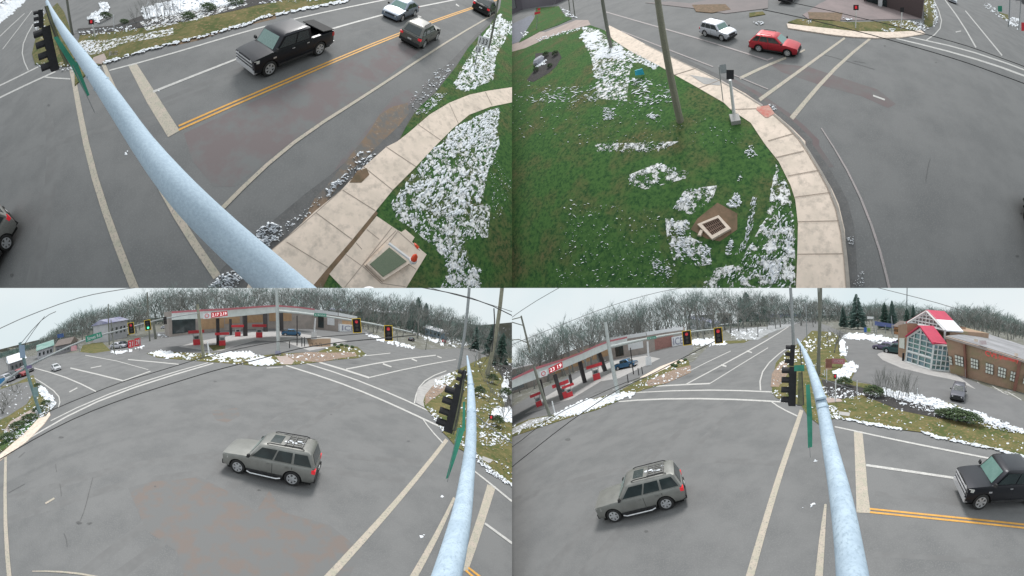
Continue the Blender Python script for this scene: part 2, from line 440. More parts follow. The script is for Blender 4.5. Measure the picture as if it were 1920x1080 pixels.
    # nose and tail
    wf = halfw(xf); wrr = halfw(xr); hz = S['hood0']
    for sg in (1, -1):
        B(T).hexa([(xf-.16, sg*wf*.70, hz-.22), (xf+.02, sg*wf*.62, hz-.22), (xf-.02, sg*wf*.97, hz-.21), (xf-.30, sg*(wf*1.055), hz-.20)],
                  [(xf-.16, sg*wf*.70, hz-.03), (xf+.005, sg*wf*.62, hz-.04), (xf-.04, sg*wf*.97, hz-.04), (xf-.34, sg*(wf*1.05), hz-.05)]).out('headlight', LAMPW, q, th)
        zr = S['belt']-.10
        tall = .19 if kind == 'wagon' else .24 if kind in ('boxy', 'pickup') else .16
        B(T).box(xr-.02, xr+.16, min(sg*wrr*.74, sg*(wrr*1.03)), max(sg*wrr*.74, sg*(wrr*1.03)), zr-tall, zr).out('taillight', REDLIT if lit else REDL, q, th)
        B(T).hexa([(a0-.18, sg*(hw*.97), z0+.02), (a0-.05, sg*(hw*.97), z0+.02), (a0-.05, sg*(hw*1.16), z0+.05), (a0-.18, sg*(hw*1.18), z0+.05)],
                  [(a0-.18, sg*(hw*.97), z0+.17), (a0-.08, sg*(hw*.97), z0+.17), (a0-.08, sg*(hw*1.14), z0+.20), (a0-.18, sg*(hw*1.16), z0+.20)]).out('mirror', TRIM, q, th)
        if detail:
            for u in [divs[0][1]+.015]+([divs[1][1]+.02] if len(divs) > 1 and kind != 'car' else []):
                x = sp(u, 0, 1)[0]; db = B(T); db.face([(x-.012, sg*(hw+.004), S['sill']+.14), (x+.012, sg*(hw+.004), S['sill']+.14), (x+.012, sg*(hw*.99+.006), S['belt']-.12), (x-.012, sg*(hw*.99+.006), S['belt']-.12)]); db.out('door_gap', TRIM, q, th)
            for u in (divs[0][1]-.05, divs[1][1]-.06 if len(divs) > 1 else .8):
                x = sp(u, 0, 1)[0]; B(T).box(x-.09, x+.09, min(sg*hw, sg*(hw+.03)), max(sg*hw, sg*(hw+.03)), S['belt']-.20, S['belt']-.16).out('door_handle', CHROME if pk else PB, q, th)
            B(T).box(-wb/2+ra+.02, wb/2-ra-.02, min(sg*hw*.96, sg*(hw+.025)), max(sg*hw*.96, sg*(hw+.025)), S['sill']-.02, S['sill']+.12).out('side_trim', TRIM, q, th)
    B(T).box(xf-.25, xf+.06, -wf*.98, wf*.98, S['sill']+.02, S['sill']+.24).out('front_bumper', CHROME if pk else (TRIM if kind != 'car' else PB), q, th)
    B(T).box(xr-.07, xr+.25, -wrr*1.0, wrr*1.0, S['sill']+.02, S['sill']+.22).out('rear_bumper', CHROME if pk else TRIM, q, th)
    B(T).box(xf-.02, xf+.025, -wf*.58, wf*.58, S['sill']+.28, hz-.07).out('grille', TRIM, q, th)
    if pk or kind == 'wagon':
        for z in ((hz-.12, hz-.32, hz-.52) if pk else (hz-.12,)): B(T).box(xf+.02, xf+.06, -wf*.86, wf*.86, z-.04, z+.04).out('grille_bar', CHROME, q, th)
    B(T).box(xr-.09, xr-.065, -.16, .16, S['sill']+.32, S['sill']+.44).out('number_plate', PLATE, q, th)
    if kind in ('suv', 'wagon', 'boxy') and detail:
        for sg in (1, -1):
            B(T).tube([(a1-.35, sg*w2*.92, z2+.03), (a1-.5, sg*w2*.92, z2+.08), (b1+.5, sg*w2*.92, z2+.08), (b1+.35, sg*w2*.92, z2+.03)], .025, 5).out('roof_rail', TRIM, q, th)
    if 'sunroof' in extras:
        B(T).box(a1-.95, a1-.42, -.40, .40, z2+.012, z2+.03).out('sunroof', GLASS, q, th)
        rk = B(T)
        for y in (-.45, -.27, -.09, .09, .27, .45): rk.box(b1+.45, a1-1.15, y-.025, y+.025, z2+.03, z2+.05)
        for x in (b1+.5, (a1+b1)/2-.3, a1-1.2): rk.box(x-.025, x+.025, -.56, .56, z2+.05, z2+.085)
        rk.out('roof_rack', mat('rack_grey', (.10, .10, .10), .6, c2=(.16, .16, .16), scale=4), q, th)
        sw = B(T)
        for k in range(5):
            x = b1+.55+k*.2+rnd.uniform(-.03, .03); y = rnd.uniform(-.2, .25); r = rnd.uniform(.05, .10)
            n = 8; sw.loft([[(x+r*g*math.cos(t)*1.5, y+r*g*math.sin(t)*rnd.uniform(.6, 1.2), zz) for t in np.linspace(0, 6.28, n, endpoint=False)] for g, zz in ((1, z2+.03), (.9, z2+.05), (.4, z2+.06))])
        sw.out('snow_patch', SNOW, q, th)
        for sg in (1, -1): B(T).tube([(-wb/2+.55, sg*(hw+.06), .36), (-wb/2+.75, sg*(hw+.12), .33), (wb/2-.75, sg*(hw+.12), .33), (wb/2-.55, sg*(hw+.06), .36)], .035, 6).out('side_step', CHROME, q, th)
    if pk:
        B(T).box(xr+.08, bedf-.02, -hw*.80, hw*.80, .78, .80).out('bed_floor', TRIM, q, th)
        B(T).hexa([(xr+.02, -hw*.92, S['belt']+.02), (xr+.95, -hw*.92, S['belt']+.10), (xr+.95, hw*.92, S['belt']+.10), (xr+.02, hw*.92, S['belt']+.02)],
                  [(xr+.02, -hw*.92, S['belt']+.07), (xr+.95, -hw*.92, S['belt']+.16), (xr+.95, hw*.92, S['belt']+.16), (xr+.02, hw*.92, S['belt']+.07)]).out('bed_cover', TRIM, q, th)
        for sg in (1, -1): B(T).box(wb/2-.45, wb/2-.25, min(sg*hw, sg*(hw+.02)), max(sg*hw, sg*(hw+.02)), 1.0, 1.08).out('badge', CHROME, q, th)
    return th, (mid, d, sc)
# ---------------------------------------------------------------- surfaces
ASPH = mat('asphalt', (.172, .173, .174), .92, c2=(.140, .142, .144), scale=.35, lo=.42, hi=.62, detail=9, place=True, c3=(.205, .205, .206), scale3=16, l3=.5, h3=.72, spec=.25)
ASPHD = mat('asphalt_wet_gutter', (.10, .10, .102), .85, c2=(.13, .13, .132), scale=2.5, place=True, c3=(.155, .15, .145), scale3=14, l3=.5, h3=.7, spec=.3)
ASPHB = mat('asphalt_brown', (.180, .154, .142), .92, c2=(.160, .161, .162), scale=1.1, lo=.40, hi=.54, place=True, spec=.25)
LOT = mat('lot_asphalt', (.145, .146, .149), .92, c2=(.17, .17, .172), scale=.4, place=True, spec=.25)
ASPHM = mat('asphalt_mauve', (.172, .146, .148), .92, c2=(.170, .172, .173), scale=.45, lo=.45, hi=.58, place=True, detail=7, spec=.25)
CONC = mat('concrete', (.74, .62, .53), .9, c2=(.62, .53, .45), scale=1.2, place=True, c3=(.50, .43, .37), scale3=3.2, l3=.48, h3=.68, spec=.25)
CONCP = mat('concrete_pale', (.40, .39, .38), .9, c2=(.32, .31, .31), scale=1.0, place=True, spec=.25)
CONCR = mat('concrete_pinkish', (.40, .33, .30), .9, c2=(.33, .27, .25), scale=.8, place=True, spec=.25)
KERB = mat('kerb_concrete', (.33, .30, .27), .9, c2=(.25, .23, .21), scale=4, place=True)
LAWN = mat('lawn', (.066, .138, .042), 1, c2=(.13, .12, .058), scale=.4, lo=.47, hi=.66, place=True, c3=(.024, .066, .026), scale3=7, l3=.42, h3=.66, spec=.1, detail=9)
LAWNB = mat('winter_verge', (.15, .135, .06), 1, c2=(.075, .095, .035), scale=.5, lo=.4, hi=.6, place=True, c3=(.26, .18, .10), scale3=3.5, l3=.52, h3=.7, spec=.1, detail=6)
MULCH = mat('mulch', (.05, .045, .043), 1, c2=(.02, .02, .022), scale=6, place=True, c3=(.14, .12, .11), scale3=12, l3=.6, h3=.7)
DIRT = mat('bare_soil', (.20, .13, .085), 1, c2=(.12, .09, .055), scale=3, place=True)
LEAVES = mat('leaf_litter', (.30, .20, .14), 1, c2=(.17, .14, .12), scale=2.2, place=True, c3=(.45, .40, .36), scale3=4, l3=.55, h3=.7)
WHITE = mat('road_paint_white', (.54, .53, .51), .7, c2=(.42, .41, .40), scale=3, place=True, c3=(.24, .24, .235), scale3=14, l3=.53, h3=.68)
DULL = mat('road_paint_dull', (.36, .31, .31), .8, c2=(.30, .28, .275), scale=2.5, place=True, c3=(.2, .19, .19), scale3=14, l3=.5, h3=.7)
MUD = mat('mud', (.20, .145, .105), 1, c2=(.14, .135, .13), scale=1.6, lo=.42, hi=.58, place=True, c3=(.30, .24, .19), scale3=6, l3=.58, h3=.7)
WORN = mat('road_paint_worn', (.45, .385, .325), .8, c2=(.37, .35, .28), scale=2.5, place=True, c3=(.22, .21, .20), scale3=12, l3=.52, h3=.68)
YELLOW = mat('road_paint_yellow', (.66, .34, .06), .7, c2=(.56, .28, .05), scale=3, place=True, c3=(.26, .2, .12), scale3=13, l3=.54, h3=.7)
SNOWP = mat('snow_ground', (.80, .82, .86), .95, c2=(.62, .65, .72), scale=2.5, lo=.45, hi=.72, place=True, bump=.5)
JOINT = mat('joint', (.26, .215, .18), 1, c2=(.34, .28, .24), scale=5)
CRACK = mat('crack_seal', (.075, .075, .077), .8, c2=(.11, .11, .11), scale=5)
STEEL = mat('galvanised_steel', (.36, .45, .54), .9, metal=0, c2=(.44, .54, .63), scale=2.2, lo=.4, hi=.6, c3=(.30, .38, .455), scale3=14, l3=.5, h3=.66, bump=.1, spec=.2, detail=8)
POLEG = mat('pole_grey', (.33, .35, .36), .6, metal=.3, c2=(.25, .27, .28), scale=4)
WOOD = mat('pole_wood', (.19, .185, .145), .95, c2=(.28, .275, .21), scale=5, lo=.4, hi=.6, sx=(1, 1, .15))
WOODG = mat('pole_wood_grey', (.20, .21, .18), .95, c2=(.13, .13, .11), scale=5, sx=(1, 1, .15))
BLACK = mat('signal_black', (.012, .012, .014), .8, c2=(.02, .02, .024), scale=3)
WIRE = mat('wire_black', (.03, .03, .032), .7, c2=(.05, .05, .05), scale=3)
WIREG = mat('wire_grey', (.16, .17, .18), .7, c2=(.2, .2, .2), scale=3)
SGREEN = mat('sign_green', (.02, .20, .13), .5, c2=(.03, .26, .17), scale=5)
TYRE = mat('asphalt_tyre_track', (.150, .150, .151), .9, c2=(.172, .173, .174), scale=.8, lo=.42, hi=.6, place=True, detail=7, spec=.3)
SWHITE = mat('sign_white', (.72, .73, .74), .6, c2=(.62, .63, .65), scale=5)
SRED = mat('sign_red', (.62, .035, .05), .5, c2=(.5, .03, .04), scale=4)
BACKP = mat('backplate_yellow', (.75, .52, .03), .6, c2=(.65, .42, .02), scale=5)
GREENLIT = mat('lit_green', (.05, .7, .3), .3, c2=(.04, .6, .25), scale=5, emit=(.1, 1, .5), es=1.2)

def thin_snow_material():
    m = bpy.data.materials.new('thin_snow'); m.use_nodes = True; n = m.node_tree; b = n.nodes['Principled BSDF']; lk = n.links.new
    at = n.nodes.new('ShaderNodeAttribute'); at.attribute_name = 'place'
    t = n.nodes.new('ShaderNodeTexNoise'); t.inputs['Scale'].default_value = 3.2; t.inputs['Detail'].default_value = 9; t.inputs['Roughness'].default_value = .72; lk(at.outputs['Vector'], t.inputs['Vector'])
    r = n.nodes.new('ShaderNodeMapRange'); r.inputs['From Min'].default_value = .50; r.inputs['From Max'].default_value = .545; lk(t.outputs['Fac'], r.inputs['Value'])
    c = n.nodes.new('ShaderNodeMapRange'); c.inputs['From Min'].default_value = .5; c.inputs['From Max'].default_value = .62; c.inputs['To Min'].default_value = .45; c.inputs['To Max'].default_value = .82; lk(t.outputs['Fac'], c.inputs['Value'])
    cc = n.nodes.new('ShaderNodeCombineColor'); [lk(c.outputs[0], cc.inputs[i]) for i in range(3)]; lk(cc.outputs[0], b.inputs['Base Color']); b.inputs['Roughness'].default_value = .9
    tr = n.nodes.new('ShaderNodeBsdfTransparent'); mx_ = n.nodes.new('ShaderNodeMixShader'); lk(r.outputs[0], mx_.inputs[0]); lk(tr.outputs[0], mx_.inputs[1]); lk(b.outputs[0], mx_.inputs[2]); lk(mx_.outputs[0], n.nodes['Material Output'].inputs[0])
    return m
THIN = thin_snow_material()
def horizon(q, px):
    for py in range(-40, 300, 1):
        if ray(q, px, py)[2] < -.012: return py
    return 300
for q, nm in ((TL, 'ground'), (TR, 'ground'), (BL, 'ground'), (BR, 'ground')):
    top = [(x, horizon(q, x)) for x in range(-102, 1063, 24)]
    pts = top+[(1062, 622), (-102, 622)]
    tag(Sheet(q, 0).poly(pts).out(nm, ASPH), kind='structure')
BANKS = {0: [], 1: [], 2: [], 3: []}
def area(q, h, pts, m, name='ground_patch', kind='structure', label=None, cat=None, group=None, skirt=None, parent=None):
    if name in ('snow_bank',) and m.name == 'snow_ground': BANKS[q].append(pts)
    o = Sheet(q, h).poly(pts, skirt=(h > .05 if skirt is None else skirt)).out(name, m, parent)
    if o is None: return None
    return tag(o, label, cat, group, kind if not cat and parent is None else None)
def marks(q, name, m, strips, polys=(), h=.012):
    s = Sheet(q, h)
    for i, st in enumerate(strips): s.h = h+.0005*i; s.strip(st)
    for i, p in enumerate(polys): s.h = h-.0006*(i+1); s.poly(p)
    return tag(s.out(name, m), kind='structure')
def tracks(q, *lines):
    s = Sheet(q, .001)
    for i, (l, w) in enumerate(lines): s.h = .0008+.0003*i; s.strip([(p[0], p[1], w*(p[2] if len(p) > 2 else 1)) for p in l])
    return tag(s.out('tyre_tracks', TYRE), kind='structure')
def inpoly(x, y, P):
    c = False
    for k in range(len(P)):
        a, b = P[k-1], P[k]
        if (a[1] > y) != (b[1] > y) and x < (b[0]-a[0])*(y-a[1])/(b[1]-a[1])+a[0]: c = not c
    return c
SZ, NM = (.66, .66, .72, .72), (2.1, 2.1, 1.7, 1.7)
class Lumps:
    def __init__(s, q): s.q = q; s.bm = bmesh.new(); s.bm.verts.layers.float_vector.new('place')
    def add(s, x, y, sz, ang, el, h0, hh):
        ox, oy = ORG[s.q]
        n = rnd.choice((5, 6, 7)); ring = []; a0 = rnd.random()*6.28
        for k in range(n):
            t = a0+k*2*math.pi/n; r = sz*rnd.uniform(.35, 1.25); u, v = r*el*math.cos(t), r/el**.5*math.sin(t)
            ring.append((x+u*math.cos(ang)-v*math.sin(ang), y+u*math.sin(ang)+v*math.cos(ang)))
        for p in ring:
            if not (X0 < p[0] < X1 and Y0 < p[1] < Y1): return
        vs = [s.bm.verts.new(LP(s.q, p[0], p[1], h0)) for p in ring]
        c = s.bm.verts.new(LP(s.q, x+rnd.uniform(-.2, .2)*sz, y+rnd.uniform(-.2, .2)*sz, h0+hh))
        for k in range(n): s.bm.faces.new([vs[k], vs[(k+1) % n], c])
    def fill(s, P, n, sz=(1.5, 4), ang=0.0, aj=.6, el=(1, 2.2), h0=.09, hh=.04, foc=None, clump=0):
        x0, x1 = min(p[0] for p in P), max(p[0] for p in P); y0, y1 = min(p[1] for p in P), max(p[1] for p in P)
        cs = [(rnd.uniform(x0, x1), rnd.uniform(y0, y1)) for _ in range(clump)]
        ar = abs(sum(P[k-1][0]*P[k][1]-P[k][0]*P[k-1][1] for k in range(len(P))))/2
        if s.q < 2 and n >= 85 and h0 > .04 and n/(ar+1) > .012:
            if not hasattr(s, 'thin'): s.thin = Sheet(s.q, .088); s.nt = 0
            s.thin.h = (.0872 if s.q < 2 else .0715)+.0006*s.nt; s.nt += 1; s.thin.poly(P); n = int(n*.55)
        k = 0; tries = 0; n = int(n*NM[s.q])
        while k < n and tries < n*30:
            tries += 1
            if cs and rnd.random() < .75:
                c = rnd.choice(cs); x = rnd.gauss(c[0], (x1-x0)*.06+4); y = rnd.gauss(c[1], (y1-y0)*.05+4)
            else: x, y = rnd.uniform(x0, x1), rnd.uniform(y0, y1)
            if not inpoly(x, y, P): continue
            if s.q > 1: el = (1.0, 2.0); hh = min(hh, .09)
            s.add(x, y, (sz[0]+(sz[1]-sz[0])*rnd.random()**2.6)*SZ[s.q], ang+rnd.uniform(-aj, aj), rnd.uniform(*el), h0, hh*rnd.uniform(.5, 1.3)); k += 1
        return s
    def out(s, name, m, kind='stuff', label=None, cat=None):
        for P in BANKS[s.q]:
            hb = .10
            for a, b in zip(P, P[1:]+P[:1]):
                L_ = math.hypot(a[0]-b[0], a[1]-b[1]); flat = 1.0 if s.q < 2 else 1.6
                for k in range(int(L_/1.5)):
                    t = rnd.random(); s.add(a[0]+(b[0]-a[0])*t+rnd.gauss(0, 1.6), a[1]+(b[1]-a[1])*t+rnd.gauss(0, 1.3), rnd.uniform(1, 3.4), math.atan2(b[1]-a[1], b[0]-a[0])+rnd.uniform(-.5, .5), 1.5, hb-.01, .06)
            s.fill(P, 40, (2, 6), h0=hb, hh=.12)
        if hasattr(s, 'thin'): tag(s.thin.out('thin_snow', THIN), kind='stuff')
        return tag(_link(s.bm, name, m, s.q, None, False, None, True), label, cat, None, kind)
def rad(P, w): return w/2*np.linalg.norm(np.asarray(P)-(0, 0, H))/f0
def post(q, base, top, w, m, name, label, cat, group=None, wt=None, parent=None, n=10):
    b = G(q, *base); t = TOP(q, base, top)
    pts = [b+(t-b)*k/8 for k in range(9)]; pts[0] = pts[0]-(0, 0, .1)
    r0, r1 = rad(b, w), rad(t, wt or w*.85)
    o = B().tube(pts, [r0+(r1-r0)*k/8 for k in range(9)], n).out(name, m, q, parent, smooth=True, origin=b)
    return tag(o, label, cat, group) if (o and parent is None) else o
def line3(q, px, r, w, m, name, parent=None, n=5, origin=None):
    """cable or bar through sight lines at distance r (number or list), width in sight units"""
    if not hasattr(r, '__len__'): r = [r]*len(px)
    out_ = []; 
    for k in range(len(px)-1):
        mm = max(1, int(math.hypot(px[k][0]-px[k+1][0], px[k][1]-px[k+1][1])/25))
        for t in range(mm): a = t/mm; out_.append(((px[k][0]*(1-a)+px[k+1][0]*a), (px[k][1]*(1-a)+px[k+1][1]*a), r[k]*(1-a)+r[k+1]*a, (px[k][2] if len(px[k]) > 2 else w)*(1-a)+(px[k+1][2] if len(px[k+1]) > 2 else w)*a))
    k = len(px)-1; out_.append((px[k][0], px[k][1], r[k], px[k][2] if len(px[k]) > 2 else w))
    out_ = [out_[0]]+[tuple((out_[i-1][c]+2*out_[i][c]+out_[i+1][c])/4 for c in range(4)) for i in range(1, len(out_)-1)]+[out_[-1]]
    P = [AT(q, p[0], p[1], p[2]) for p in out_]
    return B().tube(P, [max(rad(a, p[3]), 1e-4) for a, p in zip(P, out_)], n).out(name, m, q, parent, smooth=True, sub=False)
def wire(q, px, r, w, label, group='overhead wires', m=None):
    o = line3(q, px, r, w, m or WIRE, 'overhead_wire'); return tag(o, label, 'wire', group)
def plate(q, corners, r, thick, m, name, parent=None, label=None, cat=None, group=None):
    """flat board: four sight lines at distance r (number or list)"""
    if not hasattr(r, '__len__'): r = [r]*4
    P = [AT(q, c[0], c[1], d) for c, d in zip(corners, r)]
    n = np.cross(P[1]-P[0], P[3]-P[0]); n = n/np.linalg.norm(n)
    if n @ (np.array([0, 0, H])-P[0]) < 0: n = -n
    o = B().hexa([p-n*thick for p in P], P).out(name, m, q, parent)
    if o and parent is None: tag(o, label, cat, group)
    return o
def signal(q, top, bot, r, wpx, name, label, lit=None, back=False, group='traffic signals', border=True, sections=3, side=1):
    """signal head between two sight lines at distance r; back=True shows the rear and the visors from the side"""
    a, b = AT(q, top[0], top[1], r), AT(q, bot[0], bot[1], r); w = rad((a+b)/2, wpx)*2
    up = a-b; h = np.linalg.norm(up); up = up/h
    f = np.array([0, 0, H])-(a+b)/2; f = f-up*(f@up); f = f/np.linalg.norm(f); s = np.cross(up, f)
    if back: f, s = s*side, -f*side
    c = (a+b)/2
    def T(p): return c+s*p[0]+f*p[1]+up*p[2]
    th = thing(name, q, c, label, 'traffic light', group)
    B(T).box(-w/2, w/2, -w*.35, w*.35, -h/2, h/2).out('housing', BLACK, q, th)
    if border:
        bw = w*.20
        B(T).box(-w/2-bw, w/2+bw, -w*.12, -w*.06, -h/2-bw, h/2+bw).out('backplate', BLACK, q, th)
        fb = B(T); e = w*.12; X, Z = w/2+bw, h/2+bw
        for bx in ((-X-e, -X, -Z-e, Z+e), (X, X+e, -Z-e, Z+e), (-X, X, -Z-e, -Z), (-X, X, Z, Z+e)): fb.box(bx[0], bx[1], -w*.14, -w*.03, bx[2], bx[3])
        fb.out('border', BACKP, q, th)
    R = min(w, h/sections)*.42
    for k in range(sections):
        z = h/2-h*(k+.5)/sections
        m = (REDLIT if k == 0 else GREENLIT) if lit == k else mat('dark_lens', (.03, .03, .03), .3, c2=(.05, .04, .03), scale=9)
        B(T).tube([(0, w*.35, z), (0, w*.40, z)], R, 12).out('lens', m, q, th)
        vb = B(T); ang = np.linspace(-.35, math.pi+.35, 10)
        vb.loft([[(R*1.1*math.cos(t), y, z+R*1.1*math.sin(t)) for t in ang] for y in (w*.35, w*(1.1 if back else .75))], False, False, closed=False)
        vb.out('visor', BLACK, q, th)
    return th
class Block:
    """building volume: corner columns (x_base,y_base,x_top,y_top) in sight of view q, walls between, extruded away by depth"""
    def __init__(s, q, cols, depth, y0=None):
        s.q = q
        s.b = [G(q, c[0], c[1]) for c in cols]; s.t = [TOP(q, (c[0], c[1]), (c[2], c[3])) for c in cols]
        if y0: s.b = [TOP(q, (c[0], c[1]), (y[0], y[1])) for c, y in zip(cols, y0)]
        d = s.b[-1]-s.b[0]; n = np.array([-d[1], d[0], 0]); n = n/np.linalg.norm(n)
        if n @ s.b[0] < 0: n = -n
        s.n = n; s.depth = depth
    def build(s, m, name, parent):
        b = B(); nb = [p+s.n*s.depth for p in s.b]; nt = [p+s.n*s.depth for p in s.t]
        for k in range(len(s.b)-1):
            b.face([s.b[k], s.b[k+1], s.t[k+1], s.t[k]]); b.face([s.t[k], s.t[k+1], nt[k+1], nt[k]]); b.face([nb[k+1], nb[k], nt[k], nt[k+1]]); b.face([s.b[k+1], s.b[k], nb[k], nb[k+1]])
        b.face([s.b[0], s.t[0], nt[0], nb[0]]); b.face([s.b[-1], nb[-1], nt[-1], s.t[-1]])
        o = b.out(name, m, s.q, parent); rf = B(); dn = np.array([0, 0, .04]); n1 = s.n*.4; n2 = s.n*(s.depth-.4)
        for k in range(len(s.b)-1): rf.face([s.t[k]+n1+dn, s.t[k+1]+n1+dn, s.t[k+1]+n2+dn, s.t[k]+n2+dn])
        rf.out('flat_roof', mat('flat_roof_grey', (.20, .20, .21), .9, c2=(.32, .32, .34), scale=.5), s.q, parent)
        return o
    def fp(s, u, v, o=.05, k=0):
        p = (s.b[k]*(1-u)+s.b[k+1]*u)*(1-v)+(s.t[k]*(1-u)+s.t[k+1]*u)*v
        d = s.b[k+1]-s.b[k]; n = np.array([-d[1], d[0], 0]); n = n/np.linalg.norm(n)
        if n @ s.b[0] > 0: n = -n
        return p+n*o
    def panel(s, u0, u1, v0, v1, m, name, parent, o=.06, k=0, t=.05):
        c = ((u0, v0), (u1, v0), (u1, v1), (u0, v1))
        return B().hexa([s.fp(u, v, o-t, k) for u, v in c], [s.fp(u, v, o, k) for u, v in c]).out(name, m, s.q, parent)
def text2d(txt, shear=0):
    cu = bpy.data.curves.new('t', 'FONT'); cu.body = txt; cu.resolution_u = 2
    o = bpy.data.objects.new('t', cu); COL.objects.link(o); bpy.context.view_layer.update()
    me = bpy.data.meshes.new_from_object(o.evaluated_get(bpy.context.evaluated_depsgraph_get()))
    v = np.array([tuple(x.co)[:2] for x in me.vertices]); fs = [tuple(p.vertices) for p in me.polygons]
    bpy.data.objects.remove(o); bpy.data.curves.remove(cu); bpy.data.meshes.remove(me)
    v -= v.min(0); v /= v.max(0); v[:, 0] += shear*v[:, 1]; return v, fs
def lettering(q, fn, txt, u0, u1, v0, v1, m, name, parent, shear=0):
    v, fs = text2d(txt, shear); b = B()
    for p in v: b.pt(fn(u0+(u1-u0)*p[0], v0+(v1-v0)*p[1]))
    b.f = [list(f) for f in fs]
    return b.out(name, m, q, parent)
def quadfn(q, c, r, o=0.0):
    P = [AT(q, p[0], p[1], r-o) for p in c]
    return lambda u, v: (P[0]*(1-u)+P[1]*u)*(1-v)+(P[3]*(1-u)+P[2]*u)*v
# ================================================================ VIEW TL : road to the right with pickup
q = TL
verge_lo = t4('a', (560, 640), (640, 560), (730, 490), (860, 445), (1000, 400), (1200, 340), (1500, 270), (1750, 195), (1920, 150))+t4('b', (150, 105), (300, 72), (500, 35), (700, 0), (760, -60))
verge_hi = t4('b', (560, -60), (300, -20), (0, 20))+t4('a', (1750, 80), (1500, 130), (1300, 170), (1000, 215), (800, 240), (600, 260), (560, 400))
area(q, .08, verge_lo+verge_hi, LAWNB, 'grass_verge')
snow_hi = t4('a', (600, 262), (800, 242), (1000, 217), (1300, 172), (1500, 132), (1750, 82), (1920, 40))+t4('b', (300, -18), (330, -60))+t4('b', (0, -70))+t4('a', (1640, -10), (1300, 40), (1080, 110), (860, 190), (580, 215))
area(q, .09, snow_hi, MULCH, 'planting_bed')
area(q, .10, t4('a', (1060, 60), (1300, 10), (1700, -60), (1860, -30), (1800, 20), (1500, 60), (1300, 100), (1090, 130)), SNOWP, 'snow_bank')
area(q, .10, t4('a', (690, 150), (660, 130), (760, 70), (750, 30), (800, 20), (815, 60), (780, 110), (740, 150)), SNOWP, 'snow_bank')
area(q, .09, t4('a', (265, 290), (240, 400), (262, 480), (330, 478), (380, 505), (520, 490), (560, 430), (540, 260), (480, 90), (430, 20), (330, 110), (300, 200)), LAWNB, 'grass_corner')
area(q, .10, t4('a', (700, 430), (780, 400), (800, 440), (760, 480), (690, 470)), CONCR, 'kerb_ramp')
area(q, .085, t4('a', (0, 40), (60, 10), (200, -30), (160, 30), (60, 110), (0, 170)), SNOWP, 'snow_bank')
area(q, .08, t4('a', (820, 385), (882, 380), (884, 410), (815, 420)), CONCP, 'utility_lid')
area(q, .004, t4('a', (1240, 330), (1480, 280), (1920, 165))+t4('b', (150, 115), (150, 140), (0, 175))+t4('a', (1700, 230), (1500, 300), (1300, 345)), DIRT, 'gutter_soil')
# near side
gut = [(398, 540), (415, 505), (480, 440)]+t4('d', (360, 380), (560, 230), (760, 60))+t4('b', (900, 1000), (1060, 860), (1180, 760), (1340, 560), (1480, 440), (1640, 270), (1760, 150), (1830, 60), (1850, -40))
slab_out = [(455, 560), (478, 500)]+t4('d', (110, 800), (240, 690), (440, 505), (640, 345), (690, 290), (815, 165), (980, 20))+t4('b', (1060, 1060), (1150, 990), (1300, 860), (1450, 770), (1600, 710), (1740, 680), (1930, 652))
area(q, .004, gut+[(1000, -40), (1000, 200)]+slab_out[::-1], ASPHD, 'gutter')
area(q, .085, t4('b', (1080, 1040), (1120, 960), (1180, 860), (1240, 790), (1340, 700), (1420, 600), (1500, 500), (1590, 360), (1660, 280), (1760, 180), (1830, 60), (1850, -60), (2100, -60), (2100, 640), (1930, 650), (1740, 678), (1600, 708), (1450, 768), (1300, 858), (1150, 988)), LAWN, 'lawn')
slab_in = t4('b', (1930, 765), (1760, 800), (1600, 860), (1480, 960), (1370, 1070))+t4('d', (1340, 20), (1200, 170), (1030, 340), (900, 500), (720, 720), (530, 940), (430, 1060), (380, 1130))
area(q, .085, slab_in+[(560, 600), (1006, 600), (1006, 150), (965, 190)], LAWN, 'lawn')
area(q, .10, slab_out+slab_in, CONC, 'sidewalk')
s = Sheet(q, .104)
for a, b in (((230, 735), (540, 925)), ((450, 515), (720, 715)), ((650, 345), (895, 500)), ((800, 165), (1025, 345)), ((975, 20), (1200, 170))):
    s.strip(t4('d', a, b), 1.6)
s.strip(t4('b', (1210, 930), (1385, 1050)), 1.2); s.strip(t4('b', (1720, 690), (1770, 790)), 1.2); s.strip(t4('b', (1450, 775), (1520, 930)), 1.0)
s.strip([(507, 470), (552, 437), (592, 398), (640, 356)], 1.2)
s.out('paving_joints', JOINT)['kind'] = 'structure'
area(q, .106, t4('d', (700, 290), (760, 200), (830, 180), (850, 230), (790, 290)), DIRT, 'wet_stain', skirt=False)
area(q, .098, t4('d', (720, 720), (895, 495), (915, 520), (760, 730), (560, 960), (500, 1080), (400, 1120), (430, 1060), (530, 940)), DIRT, 'soil_edge', skirt=False)
pad = t4('d', (905, 540), (1060, 645), (1090, 660), (1120, 640), (1190, 700), (1170, 735), (1280, 828), (1120, 1090), (660, 1090), (550, 975), (720, 770))
area(q, .10, pad, CONC, 'concrete_pad')
s = Sheet(q, .104)
for a, b in (((1020, 625), (795, 912)), ((1050, 650), (800, 905)), ((830, 640), (925, 715)), ((670, 825), (790, 912)), ((795, 912), (940, 1045)), ((795, 912), (665, 1075)), ((800, 900), (950, 1040)), ((1000, 738), (1060, 660)), ((1130, 890), (1200, 940)), ((940, 1045), (1120, 1070)), ((750, 740), (795, 790)), ((1060, 650), (1230, 800))):
    s.strip(t4('d', a, b), 1.2)
s.out('pad_joints', JOINT)['kind'] = 'structure'
vt = thing('control_cabinet', q, G(q, 727, 493), 'low concrete cabinet with a green grey lid on the pad beside the sidewalk', 'cabinet')
cc = t4('d', (985, 745), (1165, 885), (960, 1020), (830, 900))
def lift(q, c, h0, h1): return [TOP(q, p, p)*0+G(q, p[0], p[1], h0) for p in c], [G(q, p[0], p[1], h1) for p in c]
